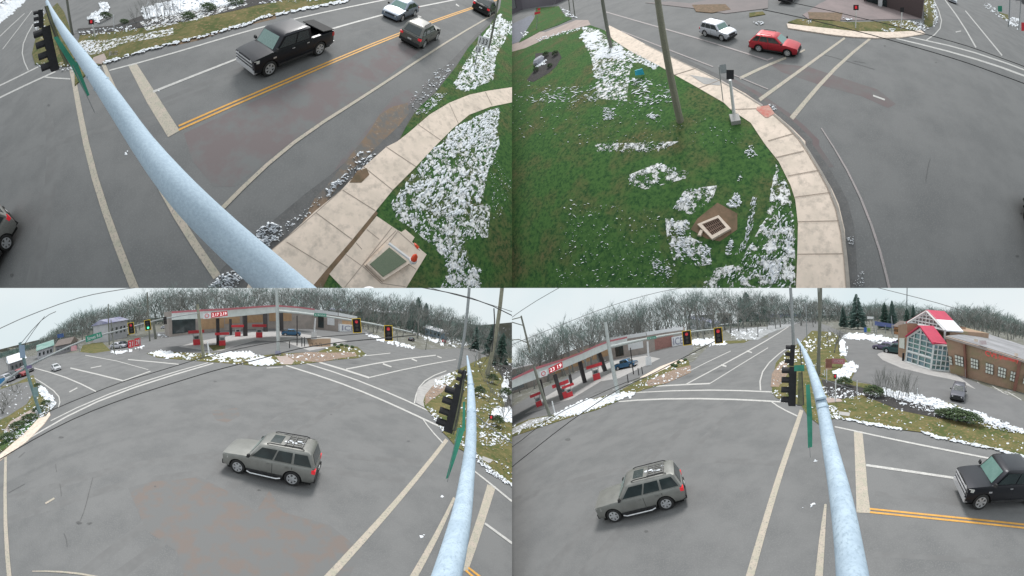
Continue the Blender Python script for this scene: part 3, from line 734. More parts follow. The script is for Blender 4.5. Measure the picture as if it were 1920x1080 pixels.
lo, hi = lift(q, cc, .1, .28); lo = [np.array([h[0], h[1], .1]) for h in hi]
B().hexa(lo, hi).out('body', CONC, q, vt)
cc2 = t4('d', (1000, 775), (1130, 880), (955, 995), (855, 900)); hi = [G(q, p[0], p[1], .31) for p in cc2]; lo = [np.array([h[0], h[1], .27]) for h in hi]
B().hexa(lo, hi).out('lid', mat('lid_green', (.17, .20, .14), .9, c2=(.12, .16, .11), scale=3), q, vt)
th = thing('pedestrian_post', q, G(q, 768, 486), 'short white post lying across the cabinet lid with an orange end', 'post')
line3(q, t4('d', (995, 745), (1080, 810), (1165, 872)), 8.0, 6, SWHITE, 'bar', th, 6)
cap = AT(q, 776, 486, 7.9)
def capT(p): return cap+np.asarray(p)
B(capT).tube([(0, 0, 0), (.03, .02, .10), (.05, .04, .2)], [.10, .085, .02], 9).out('orange_cap', mat('orange_plastic', (.75, .09, .03), .5, c2=(.6, .06, .02), scale=6), q, th, smooth=True)
B(capT).tube([(-.03, -.02, -.10), (0, 0, -.02)], [.11, .12], 9).out('white_collar', SWHITE, q, th, smooth=True)
e = tag(B(lambda p: AT(q, 784, 465, 8.05)+np.asarray(p)).tube([(0, 0, 0), (.04, .1, .03), (.1, .16, 0)], [.05, .04, .01], 6).out('orange_flag', MATS['orange_plastic'], q, smooth=True), 'small orange marker flag just above the white post on the pad', 'flag')
# dome of the watching camera at the bottom edge
dm = B(lambda p: AT(q, 692, 556, 2.6)+np.asarray(p)*.095)
dm.loft([[(r*math.cos(t), r*math.sin(t), z) for t in np.linspace(0, 6.28, 20, endpoint=False)] for r, z in ((1, -.6), (1.05, -.3), (1, 0), (.8, .4), (.45, .7), (.05, .8))])
tag(dm.out('camera_dome', SWHITE, q, smooth=True), 'white rounded camera housing cut by the lower edge beside the mast arm', 'camera')
marks(q, 'road_marking', WORN, [
 [(134, 130, 8), (139, 147, 9), (149, 208, 10.5), (158, 265, 11.5), (176, 335, 12.5), (196, 395, 13.5), (222, 465, 14.5), (254, 545, 16)],
 [(193, 118, 7), (205, 150, 9), (222, 185, 10), (260, 265, 12), (300, 350, 14), (330, 405, 14.5), (363, 457, 15), (407, 519, 16)]],
 [[(240, 122), (256, 119), (296, 181), (337, 245), (315, 257), (276, 193)]])
marks(q, 'lane_marking', WHITE, [
 [(287, 172, 4.2), (370, 139, 3.6), (455, 106, 3.2)], [(560, 73, 3), (608, 57, 3), (665, 41, 2.8), (724, 26, 2.6)], [(774, 15, 2.4), (855, -1, 2), (900, -10, 2)],
 [(205, 132, 2.4), (257, 120, 2.6), (330, 98, 2.5), (400, 77, 2.5), (480, 53, 2.3), (600, 24, 2.1), (724, -1, 2), (800, -16, 2)],
 [(-30, 174, 2.6), (0, 161, 2.6), (40, 141, 2.4), (72, 125, 2.2)], [(-30, 198, 3.2), (0, 182, 3), (50, 158, 2.8), (104, 134, 2.6)],
 [(80, 144, 2.4), (100, 147.5, 2.6), (132, 148, 2.4)], [(53, 132, 2), (44, 117, 2), (38, 100, 2), (40, 82, 1.8), (50, 65, 1.6), (62, 45, 1.4)],
 [(0, 68, 1.4), (22, 45, 1.3), (46, 25, 1)], [(5, 92, 1.2), (30, 60, 1.1), (60, 20, 1)], [(782, 30, 4), (790, 32, 2)], [(855, 8, 3), (861, 12, 1.5)]])
marks(q, 'edge_line', WORN, [[(415, 392, 8), (450, 355, 7), (500, 307, 6.5), (548, 264, 6), (607, 226, 5.5), (667, 191, 5), (717, 160, 4.6), (780, 113, 4), (842, 76, 3.2), (915, 32, 2.4), (960, 8, 2), (1000, -12, 2)]], h=.02)
dy = [(335, 240), (400, 211), (480, 177), (555, 145), (625, 115), (697, 83), (755, 62), (802, 43), (855, 25), (910, 7), (960, -10)]
marks(q, 'centre_line', YELLOW, [[(x, y-(4-.0042*(x-335)), 3.4-.0030*(x-335)) for x, y in dy], [(x, y+(3.4-.0042*(x-335)), 3.4-.0030*(x-335)) for x, y in dy]])
area(q, .0065, [(560, 430), (590, 372), (615, 345), (650, 300), (690, 250), (712, 215), (735, 200), (764, 193), (767, 212), (748, 236), (720, 262), (690, 292), (655, 322), (615, 375), (575, 425)], MUD, 'mud_strip')
tracks(q, ([(290, 205), (470, 137), (700, 50), (850, 8)], 7), ([(300, 190), (470, 122), (690, 38)], 7), ([(400, 345, 1.6), (560, 240, 1.3), (700, 155), (850, 60, .6)], 9), ([(360, 300, 1.5), (520, 205, 1.3), (660, 132), (830, 58, .6)], 8), ([(60, 540, 2), (90, 400, 1.6), (100, 300, 1.4), (90, 200, 1)], 14), ([(0, 300), (200, 240), (300, 215)], 9))
lm = Lumps(q)
lm.fill(t4('d', (0, 660), (80, 590), (180, 600), (200, 680), (90, 780), (0, 740)), 70, (2, 6), h0=.01, hh=.12)
lm.fill(t4('d', (520, 340), (640, 250), (760, 60), (900, 20), (900, 90), (760, 230), (600, 330), (540, 400)), 70, (1.5, 6), h0=.01, hh=.1, clump=5)
lm.fill(t4('d', (200, 620), (500, 380), (480, 460), (240, 650)), 30, (1, 3), h0=.01, hh=.05)
lm.fill(t4('c', (1560, 1080), (1640, 990), (1740, 950), (1820, 1010), (1760, 1080)), 60, (2, 5), h0=.01, hh=.1)
lm.fill(t4('b', (1150, 740), (1400, 480), (1500, 470), (1340, 700), (1200, 860)), 60, (1, 3), h0=.01, hh=.05)
lm.fill(t4('b', (1480, 640), (1560, 480), (1680, 300), (1830, 100), (1920, 200), (1800, 420), (1780, 600), (1560, 690)), 420, (1.6, 5.5), ang=-.9, h0=.09)
lm.fill(t4('b', (1180, 860), (1340, 700), (1440, 700), (1280, 850)), 60, (1, 3), h0=.09)
lm.fill(t4('b', (1780, 260), (1920, 150), (1920, 260)), 50, (1, 3), ang=-.9)
lm.fill(t4('d', (1330, 20), (1820, -60), (1820, 20), (1740, 200), (1700, 420), (1500, 560), (1250, 470), (1020, 440), (1100, 330)), 560, (2, 7), ang=-1.0)
lm.fill(t4('b', (1500, 960), (1700, 850), (1830, 800), (1800, 1080), (1380, 1080)), 330, (2, 6), ang=-1.0)
lm.fill(t4('d', (1010, 440), (1250, 460), (1500, 500), (1760, 440), (1740, 700), (1560, 720), (1400, 840), (1180, 640), (1050, 560)), 330, (1.5, 5), ang=-1.2)
lm.fill(t4('d', (1400, 780), (1560, 700), (1600, 900), (1700, 940), (1680, 1090), (1380, 1090), (1440, 940)), 240, (1.5, 5), ang=-1.2)
lm.fill(t4('d', (1740, 0), (1920, 300), (1860, 500), (1780, 600)), 50, (.8, 2.2), ang=-1.2)
lm.fill(t4('a', (560, 340), (620, 300), (800, 300), (1300, 210), (1300, 260), (900, 330), (760, 400), (600, 420)), 110, (1, 3.4), ang=-.3)
lm.fill(t4('a', (1040, 160), (1300, 100), (1700, 20), (1900, 20), (1500, 140), (1100, 230)), 160, (1, 4), ang=-.3)
lm.fill(t4('b', (0, -40), (700, -40), (500, 10), (0, 30)), 40, (1, 4))
lm.fill(t4('a', (580, 230), (1000, 190), (1040, 230), (640, 280)), 50, (1, 3.5))
for lo_ in (t4('a', (760, 478), (1000, 405), (1200, 348), (1500, 278), (1920, 158)), t4('b', (0, 140), (300, 78), (500, 40), (700, 4))):
    for a, b in zip(lo_, lo_[1:]):
        L_ = math.hypot(a[0]-b[0], a[1]-b[1])
        for k in range(int(L_/1.6)):
            t = rnd.random(); lm.add(a[0]+(b[0]-a[0])*t+rnd.uniform(-2, 2), a[1]+(b[1]-a[1])*t+rnd.uniform(-3, 1.5), rnd.uniform(1.2, 3.2), -.27, 1.7, .09, .05)
lm.fill(t4('a', (600, 330), (720, 320), (700, 360), (620, 400)), 30, (1.5, 4))
lm.fill(t4('a', (250, 100), (330, 60), (340, 300), (270, 290)), 50, (.8, 2.2))
lm.fill(t4('a', (270, 470), (560, 470), (620, 560), (560, 540), (300, 500)), 40, (.8, 2.4))
lm.fill(t4('a', (0, 20), (200, -20), (100, 90), (0, 160)), 60, (.8, 2.4))
for x, y, z in ((236, 288, 3), (239, 284, 2), (298, 170, 2)): lm.add(x, y, z, 0, 1, .01, .02)
lm.out('snow', SNOW)
s = Sheet(q, .013)
for x, y, r in ((22, 516, 3.5), (91, 197, 2.5)): s.poly([(x+r*math.cos(t)*rnd.uniform(.6, 1.2), y+r*math.sin(t)*rnd.uniform(.6, 1.2)) for t in np.linspace(0, 6.28, 7, endpoint=False)])
s.out('tar_spots', CRACK)['kind'] = 'structure'
area(q, .003, [(345, 250), (420, 215), (620, 125), (760, 68), (800, 85), (700, 165), (560, 255), (440, 350), (400, 350), (360, 300)], ASPHM, 'asphalt_stain', skirt=False)
area(q, .0035, [(560, 420), (640, 300), (740, 180), (800, 150), (820, 170), (740, 250), (650, 330), (580, 430)], ASPHM, 'asphalt_stain', skirt=False)
# vehicles
PK = ('black', (.008, .009, .016)); TAN = ('grey', (.27, .27, .255))
pk_th, pk_pos = vehicle(q, (505, 141), (597, 103), 1, 'pickup', PK, 'pickup_truck', 'black crew cab pickup with open bed cover beside the double yellow line, seen whole', 'pickup truck', 'black pickup seen in two views')
vehicle(q, (752, 40), (775, 30), 1, 'car', ('steel_blue', (.20, .24, .30)), 'parked_car', 'silver blue car facing the viewer behind the black pickup', 'car')
vehicle(q, (816, 75), (792, 90), -1, 'suv', ('dark_grey', (.15, .15, .14)), 'suv_car', 'dark grey suv driving away along the yellow line, red tail lights', 'car', lit=True)
vehicle(q, (926, 25), (916, 31), -1, 'car', ('near_black', (.02, .022, .025)), 'sedan_car', 'small black car far up the road at the top edge, top left view', 'car', lit=True)
# far pedestrian signal, lot signal and shrubs
def ped_signal(q, base, top, w, head, r, label, lit=True, plinth=None):
    b = G(q, *base); th = thing('pedestrian_signal', q, b, label, 'pedestrian signal')
    post(q, base, top, w, SWHITE, 'post', None, None, parent=th)
    r = np.linalg.norm(b-np.array([0, 0, H])) if r is None else r
    (x0, y0, x1, y1) = head
    P = [AT(q, *c, r*.93) for c in ((x0, y1), (x1, y1), (x1, y0), (x0, y0))]; n = np.cross(P[1]-P[0], P[3]-P[0]); n /= np.linalg.norm(n)
    if n @ P[0] > 0: n = -n
    B().hexa([p-n*.25 for p in P], P).out('head', BLACK, q, th)
    if lit:
        c = [AT(q, x, y, r*.925) for x, y in ((x0*.7+x1*.3, y0*.25+y1*.75), (x0*.3+x1*.7, y0*.25+y1*.75), (x0*.3+x1*.7, y0*.8+y1*.2), (x0*.7+x1*.3, y0*.8+y1*.2))]
        B().hexa([p-n*.02 for p in c], [p+n*.01 for p in c]).out('lit_hand', REDLIT, q, th)
    if plinth:
        x, y, w_, h_ = plinth; c = [G(q, x-w_, y-h_, .3), G(q, x+w_*.6, y-h_*1.2, .3), G(q, x+w_, y+h_*.6, .3), G(q, x-w_*.6, y+h_, .3)]
        B().hexa([np.array([p[0], p[1], .08]) for p in c], c).out('plinth', CONCP, q, th)
    return th
ped_signal(q, (179, 70), (174, 46), 3, (166, 36, 176, 46), None, 'red hand pedestrian signal on a white post by the snowy planting, top left view')
# road sign post on the right verge
sg = thing('road_sign', q, G(q, 889, 130), 'leaning post with two small white route plates on the snowy verge', 'road sign')
post(q, (889, 130), (902, 60), 1.8, POLEG, 'post', None, None, parent=sg)
rr = np.linalg.norm(G(q, 889, 130)-np.array([0, 0, H]))
for k, c in enumerate((((898, 66), (919, 72), (915, 90), (895, 82)), ((893, 85), (903, 88), (901, 101), (890, 97)))):
    plate(q, c, rr*.90, .03, SWHITE, 'sign_plate', sg)
    fn = quadfn(q, [c[3], c[2], c[1], c[0]], rr*.90, .05)
    lettering(q, fn, ('133', '13')[k], .15, .85, .2, .8, BLACK, 'lettering', sg)
tag(post(q, (916, 92), (942, -70), 4, WOODG, 'utility_pole', None, None), 'thin weathered pole at the top right corner behind the white route plates', 'utility pole', 'utility poles')
# mast arm
arm_px = [(88, 3, 6), (92, 14, 8), (105, 38, 12), (122, 64, 16), (144, 95, 21), (169, 128, 27), (197, 167, 34), (232, 218, 40), (268, 272, 46), (297, 309, 54), (328, 347, 61), (368, 390, 67), (423, 443, 71), (495, 507, 75), (540, 548, 78), (660, 655, 86)]
def arm(q, px, label):
    th = thing('mast_arm', q, AT(q, px[-2][0], px[-2][1], 2), label, 'signal mast', 'galvanised mast arm seen in three views')
    n = len(px); dia = lambda i: .13+.15*i/(n-1)
    r = [dia(i)*f0/p[2] for i, p in enumerate(px)]
    r = [min(r[max(0, i-1)], x) if i else x for i, x in enumerate(r)]
    line3(q, px, r, 1, STEEL, 'tube', th, 20)
    return th, r
armT, armr = arm(q, arm_px, 'thick galvanised steel mast arm running diagonally across the whole top left view')
def band(q, px, r, i, f, th, grow=1.12, L_=5):
    a, b = px[i], px[i+1]; x, y, w = [a[k]*(1-f)+b[k]*f for k in range(3)]; rr = r[i]*(1-f)+r[i+1]*f
    d = np.array([b[0]-a[0], b[1]-a[1]], float); d /= np.linalg.norm(d)
    P = [AT(q, x-d[0]*L_, y-d[1]*L_, rr*1.0), AT(q, x+d[0]*L_, y+d[1]*L_, rr)]
    B().tube(P, rad(P[0], w*grow), 20).out('joint_band', STEEL, q, th, smooth=True)
for i, f in ((4, .3), (5, .2), (5, .75)): band(q, arm_px, armr, i, f, armT, 1.09, 2.2)
signal(q, (76, 18), (78, 52), 9.0, 12, 'traffic_signal', 'black signal head nearest the far tip of the mast arm, top left view', back=True, border=False, side=-1)
signal(q, (86, 50), (104, 132), 6.6, 22, 'traffic_signal', 'long black signal head with hooded visors hanging at mid arm, top left view', back=True, border=False, sections=4, side=-1)
plate(q, [(83, 12), (90, 10), (130, 118), (122, 124)], 6.4, .02, mat('backplate_olive', (.16, .17, .09), .7, c2=(.1, .1, .06), scale=5), 'signal_bracket', label='olive strip bracket between the mast arm and the signal heads, top left view', cat='bracket')
wire(q, [(84, 12), (96, 50), (112, 90), (130, 124)], 6.2, 2.0, 'black rigid rod beside the olive bracket, top left view', 'bracket rods')
gs = thing('street_sign', q, AT(q, 150, 150, 4.2), 'narrow green street name blade seen edge on under the mast arm, top left view', 'street sign')
plate(q, [(100, 70), (108, 68), (143, 118), (132, 122)], 4.6, .02, SGREEN, 'upper_blade', gs)
plate(q, [(131, 120), (145, 116), (168, 178), (163, 181)], 4.2, .02, SGREEN, 'blade', gs)
line3(q, [(136, 122), (163, 180), (178, 212)], 4.1, 1.6, WIREG, 'blade_edge', gs)
# street furniture near top left corner
tag(post(q, (136, 66), (122, -30), 5, WOODG, 'utility_pole', None, None), 'grey green pole crossing behind the upper mast arm, top left view', 'utility pole', 'utility poles')
rail = line3(q, [(141, 58), (190, 57), (240, 45), (300, 32)], [G(q, a, b, .5)[0]*0+np.linalg.norm(G(q, a, b, .5)-np.array([0, 0, H])) for a, b in ((141, 58), (190, 57), (240, 45), (300, 32))], 1.6, WIREG, 'guard_rail')
tag(rail, 'long thin pale rail along the snowy planting, top left view', 'rail')
tag(post(q, (214, 52), (213, 28), 1.8, SWHITE, 'marker_post', None, None), 'thin white marker post standing behind the pale rail, top left view', 'post')
for x, y in ((278, 22),):
    tag(line3(q, [(x-6, y), (x, 3)], 26, 2, SWHITE, 'fallen_pole'), 'short white stake leaning in the snow bank, top left view', 'stake')
BEDPLANTS = []
# ================================================================ VIEW TR : lawn and crossing
q = TR
walk_in = t4('d', (210, 1090), (220, 830), (225, 600), (205, 420), (170, 310), (80, 130), (0, 30))+t4('a', (1890, 1070), (1790, 920), (1640, 820), (1590, 770), (1400, 660), (1220, 560), (1080, 480), (900, 390), (760, 300), (700, 230))
walk_out = t4('d', (607, 1090), (575, 640), (530, 450), (480, 340), (390, 180), (280, 20))+t4('b', (280, 1060), (180, 960), (50, 850))+t4('a', (1890, 800), (1750, 700), (1560, 600), (1380, 510), (1200, 430), (1000, 330), (850, 250), (730, 190))
lawn = [(-40, 112), (0, 97)]+t4('a', (100, 360), (300, 270), (480, 215), (590, 190), (690, 225))+walk_in[::-1]+[(533, 590), (-40, 590)]
area(q, .08, lawn, LAWN, 'lawn')
area(q, .10, walk_in+walk_out[::-1], CONC, 'sidewalk')
kerb = [(x+1.5, y) for x, y in walk_out]
s = Sheet(q, .112)
s.strip([(x-1, y, max(1.6, 7.5*((y-40)/500)**1.0)) for x, y in walk_out[:-2]]); s.out('kerb', KERB)['kind'] = 'structure'
s = Sheet(q, .118)
for a, b in (((222, 826), (560, 822)), ((225, 582), (530, 575)), ((200, 398), (470, 362)), ((150, 238), (385, 195)), ((60, 100), (270, 50))): s.strip(t4('d', a, b), 1.5)
s.strip(t4('b', (0, 1055), (190, 1000)), 1.3)
for a, b in (((1640, 820), (1900, 810)), ((1400, 660), (1560, 600)), ((1220, 560), (1380, 510))): s.strip(t4('a', a, b), 1)
s.strip([(x-5, y, 1.2) for x, y in walk_out[:9]])
s.out('paving_joints', JOINT)['kind'] = 'structure'
area(q, .004, [(x+2, y) for x, y in walk_out[:-3]]+[(x+4+14*min(1, y/400), y-4) for x, y in walk_out[:-3]][::-1], ASPHD, 'gutter')
area(q, .119, t4('a', (1840, 800), (1920, 790), (1920, 860))+t4('b', (0, 780), (50, 850), (0, 880))+t4('a', (1900, 880), (1830, 820)), mat('red_tactile', (.50, .17, .14), .9, c2=(.50, .36, .30), scale=3, place=True), 'tactile_paving', skirt=False)
area(q, .112, t4('a', (1330, 560), (1560, 600), (1560, 640), (1440, 630)), CONCP, 'worn_slab', skirt=False)
# far left
area(q, .02, t4('a', (0, 390), (0, 260), (60, 230), (250, 240), (480, 150), (570, 150), (590, 185), (470, 215), (300, 270), (100, 360)), CONCR, 'footpath')
area(q, .06, t4('a', (180, 60), (350, 45), (385, 100), (450, 140), (350, 185), (210, 235), (110, 290), (50, 320), (100, 240), (170, 130)), LAWN, 'lawn')
area(q, .055, t4('a', (0, 180), (150, 110), (175, 150), (60, 310), (0, 330)), mat('lot_blue', (.17, .18, .22), .9, c2=(.13, .14, .17), scale=1, place=True), 'car_park')
area(q, .09, t4('a', (110, 600), (170, 520), (175, 400), (350, 385), (372, 430), (330, 500), (280, 545), (160, 615)), MULCH, 'planting_bed')
area(q, .085, t4('c', (1390, 560), (1540, 440), (1690, 520), (1690, 640), (1560, 730), (1460, 710), (1340, 640)), DIRT, 'bare_soil', skirt=False)
for k, (b_, t_) in enumerate((((62, 108), (61, 97)), ((80, 106), (79, 95)), ((44, 136), (43, 126)), ((70, 128), (69, 119)))): BEDPLANTS.append((b_, t_))
# drain
gr = thing('storm_drain', q, G(q, 378, 425), 'square steel grate in a concrete frame set in bare soil on the lawn', 'drain')
def fr(z, *p): return [G(q, 0+x/4, 270+y/4, z) for x, y in p]
outer = fr(.20, (1390, 600), (1550, 533), (1642, 632), (1500, 712)); inner = fr(.20, (1425, 600), (1545, 553), (1605, 625), (1500, 685))
b = B()
for k in range(4):
    a0, a1, i1, i0 = outer[k], outer[(k+1) % 4], inner[(k+1) % 4], inner[k]
    dn = lambda p: np.array([p[0], p[1], .05])
    b.hexa([dn(a0), dn(a1), dn(i1), dn(i0)], [a0, a1, i1, i0])
b.out('frame', CONC, q, gr)
b = B()
ii = [np.array([p[0], p[1], .16]) for p in inner]
for k in range(9):
    u0, u1 = (k+.12)/9, (k+.6)/9
    A = [ii[0]*(1-u)+ii[1]*u for u in (u0, u1)]; D = [ii[3]*(1-u)+ii[2]*u for u in (u0, u1)]
    b.hexa([p-(0, 0, .06) for p in (A[0], A[1], D[1], D[0])], [A[0], A[1], D[1], D[0]])
for v in (.0, .33, .66, .96):
    A = [ii[0]*(1-t)+ii[3]*t for t in (v, v+.05)]; D = [ii[1]*(1-t)+ii[2]*t for t in (v, v+.05)]
    b.hexa([p-(0, 0, .05) for p in (A[0], D[0], D[1], A[1])], [p+(0, 0, .01) for p in (A[0], D[0], D[1], A[1])])
b.out('grate', mat('rusty_steel', (.16, .10, .08), .8, c2=(.24, .16, .12), scale=6), q, gr)
B().face([np.array([p[0], p[1], .10]) for p in inner]).out('pit_shade_sheet', UNDER, q, gr)  # flat near-black sheet stands for the shade down the drain
tag(B(lambda p: G(q, 354, 438, .1)+np.asarray(p)).hexa([(-.12, -.06, 0), (.12, -.08, 0), (.1, .06, 0), (-.12, .05, 0)], [(-.1, -.05, .07), (.1, -.06, .06), (.09, .05, .07), (-.1, .04, .08)]).out('loose_stone', CONC, q), 'small pale block lying beside the drain frame', 'stone')
marks(q, 'road_marking', WORN, [
 [(524, 222, 9), (545, 198, 8), (575, 158, 7), (605, 127, 6), (640, 95, 5), (672, 72, 4)],
 [(464, 187, 7), (480, 175, 6.5), (530, 140, 5.5), (580, 103, 4.6), (624, 71, 3.8)],
 [(427, 147, 5.5), (450, 136, 5), (480, 120, 4.6), (514, 108, 4)], [(540, 98, 3), (549, 93, 3)]])
marks(q, 'lane_marking', WHITE, [
 [(677, 179, 3), (699, 187, 3)],
 [(720, 72, 2), (805, 92, 2.6), (880, 112, 3), (960, 141, 3.4), (1000, 158, 3.4)], [(740, 68, 1.6), (775, 76, 2), (855, 92, 2.4), (930, 117, 2.6), (1000, 146, 2.6)],
 [(790, -2, 1.3), (803, 22, 1.5), (810, 40, 1.8), (807, 55, 2), (795, 66, 2), (777, 75, 1.8)],
 [(812, 0, 1.6), (832, 25, 2), (850, 50, 2.3), (870, 89, 2.6)], [(850, 20, 1.6), (885, 62, 2), (919, 104, 2.3)], [(832, 60, 2), (842, 58, 1.5)],
 [(265, 140, 1.2), (330, 160, 1.4), (390, 180, 1.4)]])
marks(q, 'edge_line', DULL, [[(580, 240, 2), (600, 270, 2.6), (630, 316, 3.4), (655, 367, 4), (677, 425, 4.4), (692, 475, 4.6), (702, 510, 4.8), (712, 560, 5)],
 [(175, 22, 1.8), (250, 44, 2), (330, 66, 2.3), (400, 87, 2.5), (480, 113, 2.6)], [(480, 112, 3), (490, 108, 3)],
 [(205, 58, 1.6), (255, 78, 1.8), (310, 100, 2), (377, 125, 2)], [(392, 150, 1.6), (430, 172, 1.8), (470, 197, 2)], [(415, 140, 1.6), (450, 155, 1.8), (480, 167, 1.8)]], h=.02)
# far corner
area(q, .06, t4('b', (380, 30), (260, 110), (300, 140), (600, 150), (900, 145), (1150, 140), (1150, -60), (560, -60)), mat('lot_pink', (.24, .19, .19), .9, c2=(.19, .155, .155), scale=.5, place=True), 'forecourt')
area(q, .08, t4('b', (150, 165), (220, 140), (400, 150), (600, 165), (850, 160), (1060, 150), (1150, 225), (900, 242), (640, 235), (300, 198)), LAWNB, 'grass_corner')
area(q, .085, t4('b', (300, 90), (560, 95), (540, 160), (470, 150), (310, 140)), DIRT, 'bare_soil', skirt=False)
area(q, .10, t4('b', (140, 175), (300, 195), (640, 232), (900, 240), (1150, 228), (1180, 252), (1000, 280), (800, 284), (640, 275), (500, 262), (300, 232), (150, 208)), CONC, 'sidewalk')
area(q, .08, t4('b', (1165, -40), (1235, -40), (1250, 60), (1262, 140), (1230, 195), (1175, 205)), LAWNB, 'grass_verge')
area(q, .06, t4('a', (1000, 20), (1190, 10), (1340, 25), (1600, -30), (1920, -30), (1920, 60), (1600, 100), (1350, 60)), mat('lot_pale', (.20, .17, .17), .9, c2=(.17, .15, .15), scale=.5, place=True), 'forecourt')
area(q, .08, t4('a', (1350, 35), (1600, 30), (1640, 70), (1500, 95), (1380, 85)), DIRT, 'grass_patch')
area(q, .08, t4('a', (1780, 95), (1880, 85), (1900, 105), (1780, 125)), LAWNB, 'grass_patch')
area(q, .07, t4('b', (1590, -40), (1640, 30), (1760, 120), (1920, 230), (2100, 330), (2100, -80)), mat('verge_dark', (.12, .12, .12), 1, c2=(.2, .2, .21), scale=1.5, place=True), 'far_sidewalk')
area(q, .08, t4('b', (1730, 90), (1800, 110), (1810, 150), (1760, 140)), LAWNB, 'grass_patch')
lm = Lumps(q)
snowband = t4('a', (530, 200), (640, 220), (760, 310), (900, 380), (1100, 490), (1080, 520), (960, 470), (900, 470), (880, 560), (860, 760), (640, 740), (620, 560), (590, 420), (540, 320))
lm.fill(snowband, 300, (1.6, 4.5), ang=-.25, h0=.09)
lm.fill(t4('a', (500, 260), (640, 230), (680, 350), (820, 350), (860, 440), (640, 430)), 60, (4, 9), ang=-.35, el=(1.5, 3))
lm.fill(t4('a', (150, 670), (640, 640), (640, 760), (140, 770)), 60, (1, 3.2), ang=-.1, el=(1.5, 4))
lm.fill(t4('a', (860, 560), (1200, 620), (1200, 760), (900, 820)), 70, (1, 4), ang=-.3, el=(1.5, 4), clump=5)
lm.fill(t4('a', (680, 810), (770, 810), (760, 900), (680, 900)), 60, (1, 2.6))
lm.fill(t4('a', (1010, 860), (1110, 860), (1060, 900)), 12, (1.5, 4), ang=-.2, el=(2, 4))
lm.fill(t4('c', (620, 0), (1250, -20), (1100, 60), (640, 60)), 90, (.8, 2.6), ang=-.1, el=(1.5, 4))
lm.fill(t4('c', (880, 230), (1100, 140), (1330, 210), (1300, 260), (1000, 340), (880, 300)), 90, (.8, 3.4), ang=-.4, clump=7)
lm.fill(t4('c', (1200, 480), (1300, 340), (1540, 310), (1500, 420), (1340, 530)), 90, (1, 4), ang=-.5, clump=6)
lm.fill(t4('c', (1740, 60), (1800, 0), (1830, 80), (1780, 110)), 22, (1.5, 4)); lm.fill(t4('c', (1690, 280), (1720, 200), (1720, 280)), 8, (1, 3))
lm.fill(t4('c', (1610, 460), (1680, 350), (1730, 450), (1680, 480)), 34, (2, 5))
lm.fill(t4('c', (1150, 560), (1330, 570), (1340, 700), (1480, 760), (1500, 900), (1380, 920), (1210, 870), (1160, 680)), 210, (1.4, 5), ang=.3, clump=9)
lm.fill(t4('c', (1590, 830), (1640, 700), (1660, 730), (1640, 830)), 30, (1.4, 4))
lm.fill(t4('c', (1660, 850), (1740, 720), (1800, 400), (1840, 400), (1800, 640), (1740, 800)), 70, (1.2, 3.5), ang=-1.3, el=(1.5, 3))
lm.fill(t4('c', (1700, 900), (1900, 560), (1920, 480))+t4('d', (60, 150), (160, 330), (200, 600), (205, 1080))+t4('c', (1420, 1080), (1480, 940)), 420, (1.2, 5), ang=-1.0, el=(1.3, 3), clump=14)
lm.fill(t4('c', (1040, 860), (1240, 900), (1200, 1060), (1080, 1000)), 50, (1, 3.5), clump=4)
lm.fill(t4('c', (400, 400), (1100, 500), (1200, 1080), (300, 1080)), 130, (.7, 2.4), el=(1, 3))
lm.fill(t4('a', (0, 560), (1500, 900), (1900, 1080), (0, 1080)), 110, (.6, 2.0), el=(1, 3))
lm.fill(t4('a', (970, 440), (1100, 490), (1060, 520), (990, 480)), 24, (2, 4), ang=.5)
lm.fill(t4('a', (180, 290), (520, 200), (530, 215), (200, 310)), 46, (1, 2.2), ang=-.3)
lm.fill(t4('a', (360, 50), (440, 90), (480, 130), (400, 120)), 24, (1, 3)); lm.fill(t4('a', (60, 250), (120, 230), (90, 290)), 8, (1, 3))
lm.fill(t4('b', (250, 150), (330, 150), (310, 180)), 10, (1, 2.4)); lm.fill(t4('b', (560, 130), (640, 140), (600, 155)), 10, (1, 3))
lm.fill(t4('b', (850, 210), (960, 215), (940, 238), (870, 235)), 18, (1, 3)); lm.fill(t4('b', (900, 155), (1130, 150), (1200, 200), (1240, 200), (1150, 235), (1000, 215)), 70, (1, 3))
lm.fill(t4('b', (1220, 10), (1255, 20), (1275, 150), (1240, 215), (1235, 120)), 60, (1, 2.4))
lm.fill(t4('b', (1180, 0), (1200, 0), (1200, 150), (1170, 150)), 18, (1, 2.2))
lm.fill(t4('b', (1800, 120), (1890, 140), (1870, 200), (1800, 180)), 40, (1, 3)); lm.fill(t4('b', (1600, 30), (1660, 20), (1900, 240), (1840, 200)), 50, (.8, 2))
lm.fill(t4('b', (0, 770), (60, 790), (70, 830), (20, 820)), 14, (1, 3), h0=.01)
lm.fill(t4('d', (590, 700), (640, 690), (640, 760), (600, 740)), 14, (1, 2.5), h0=.01); lm.fill(t4('d', (650, 950), (720, 960), (720, 1060), (640, 1070)), 14, (1, 2.5), h0=.01)
lm.fill(t4('a', (200, 455), (255, 450), (250, 490), (180, 500)), 16, (2, 5), ang=-.3)
lm.fill(t4('a', (1800, 160), (1900, 160), (1890, 180), (1820, 180)), 12, (1, 2.5))
lm.out('snow', SNOW)
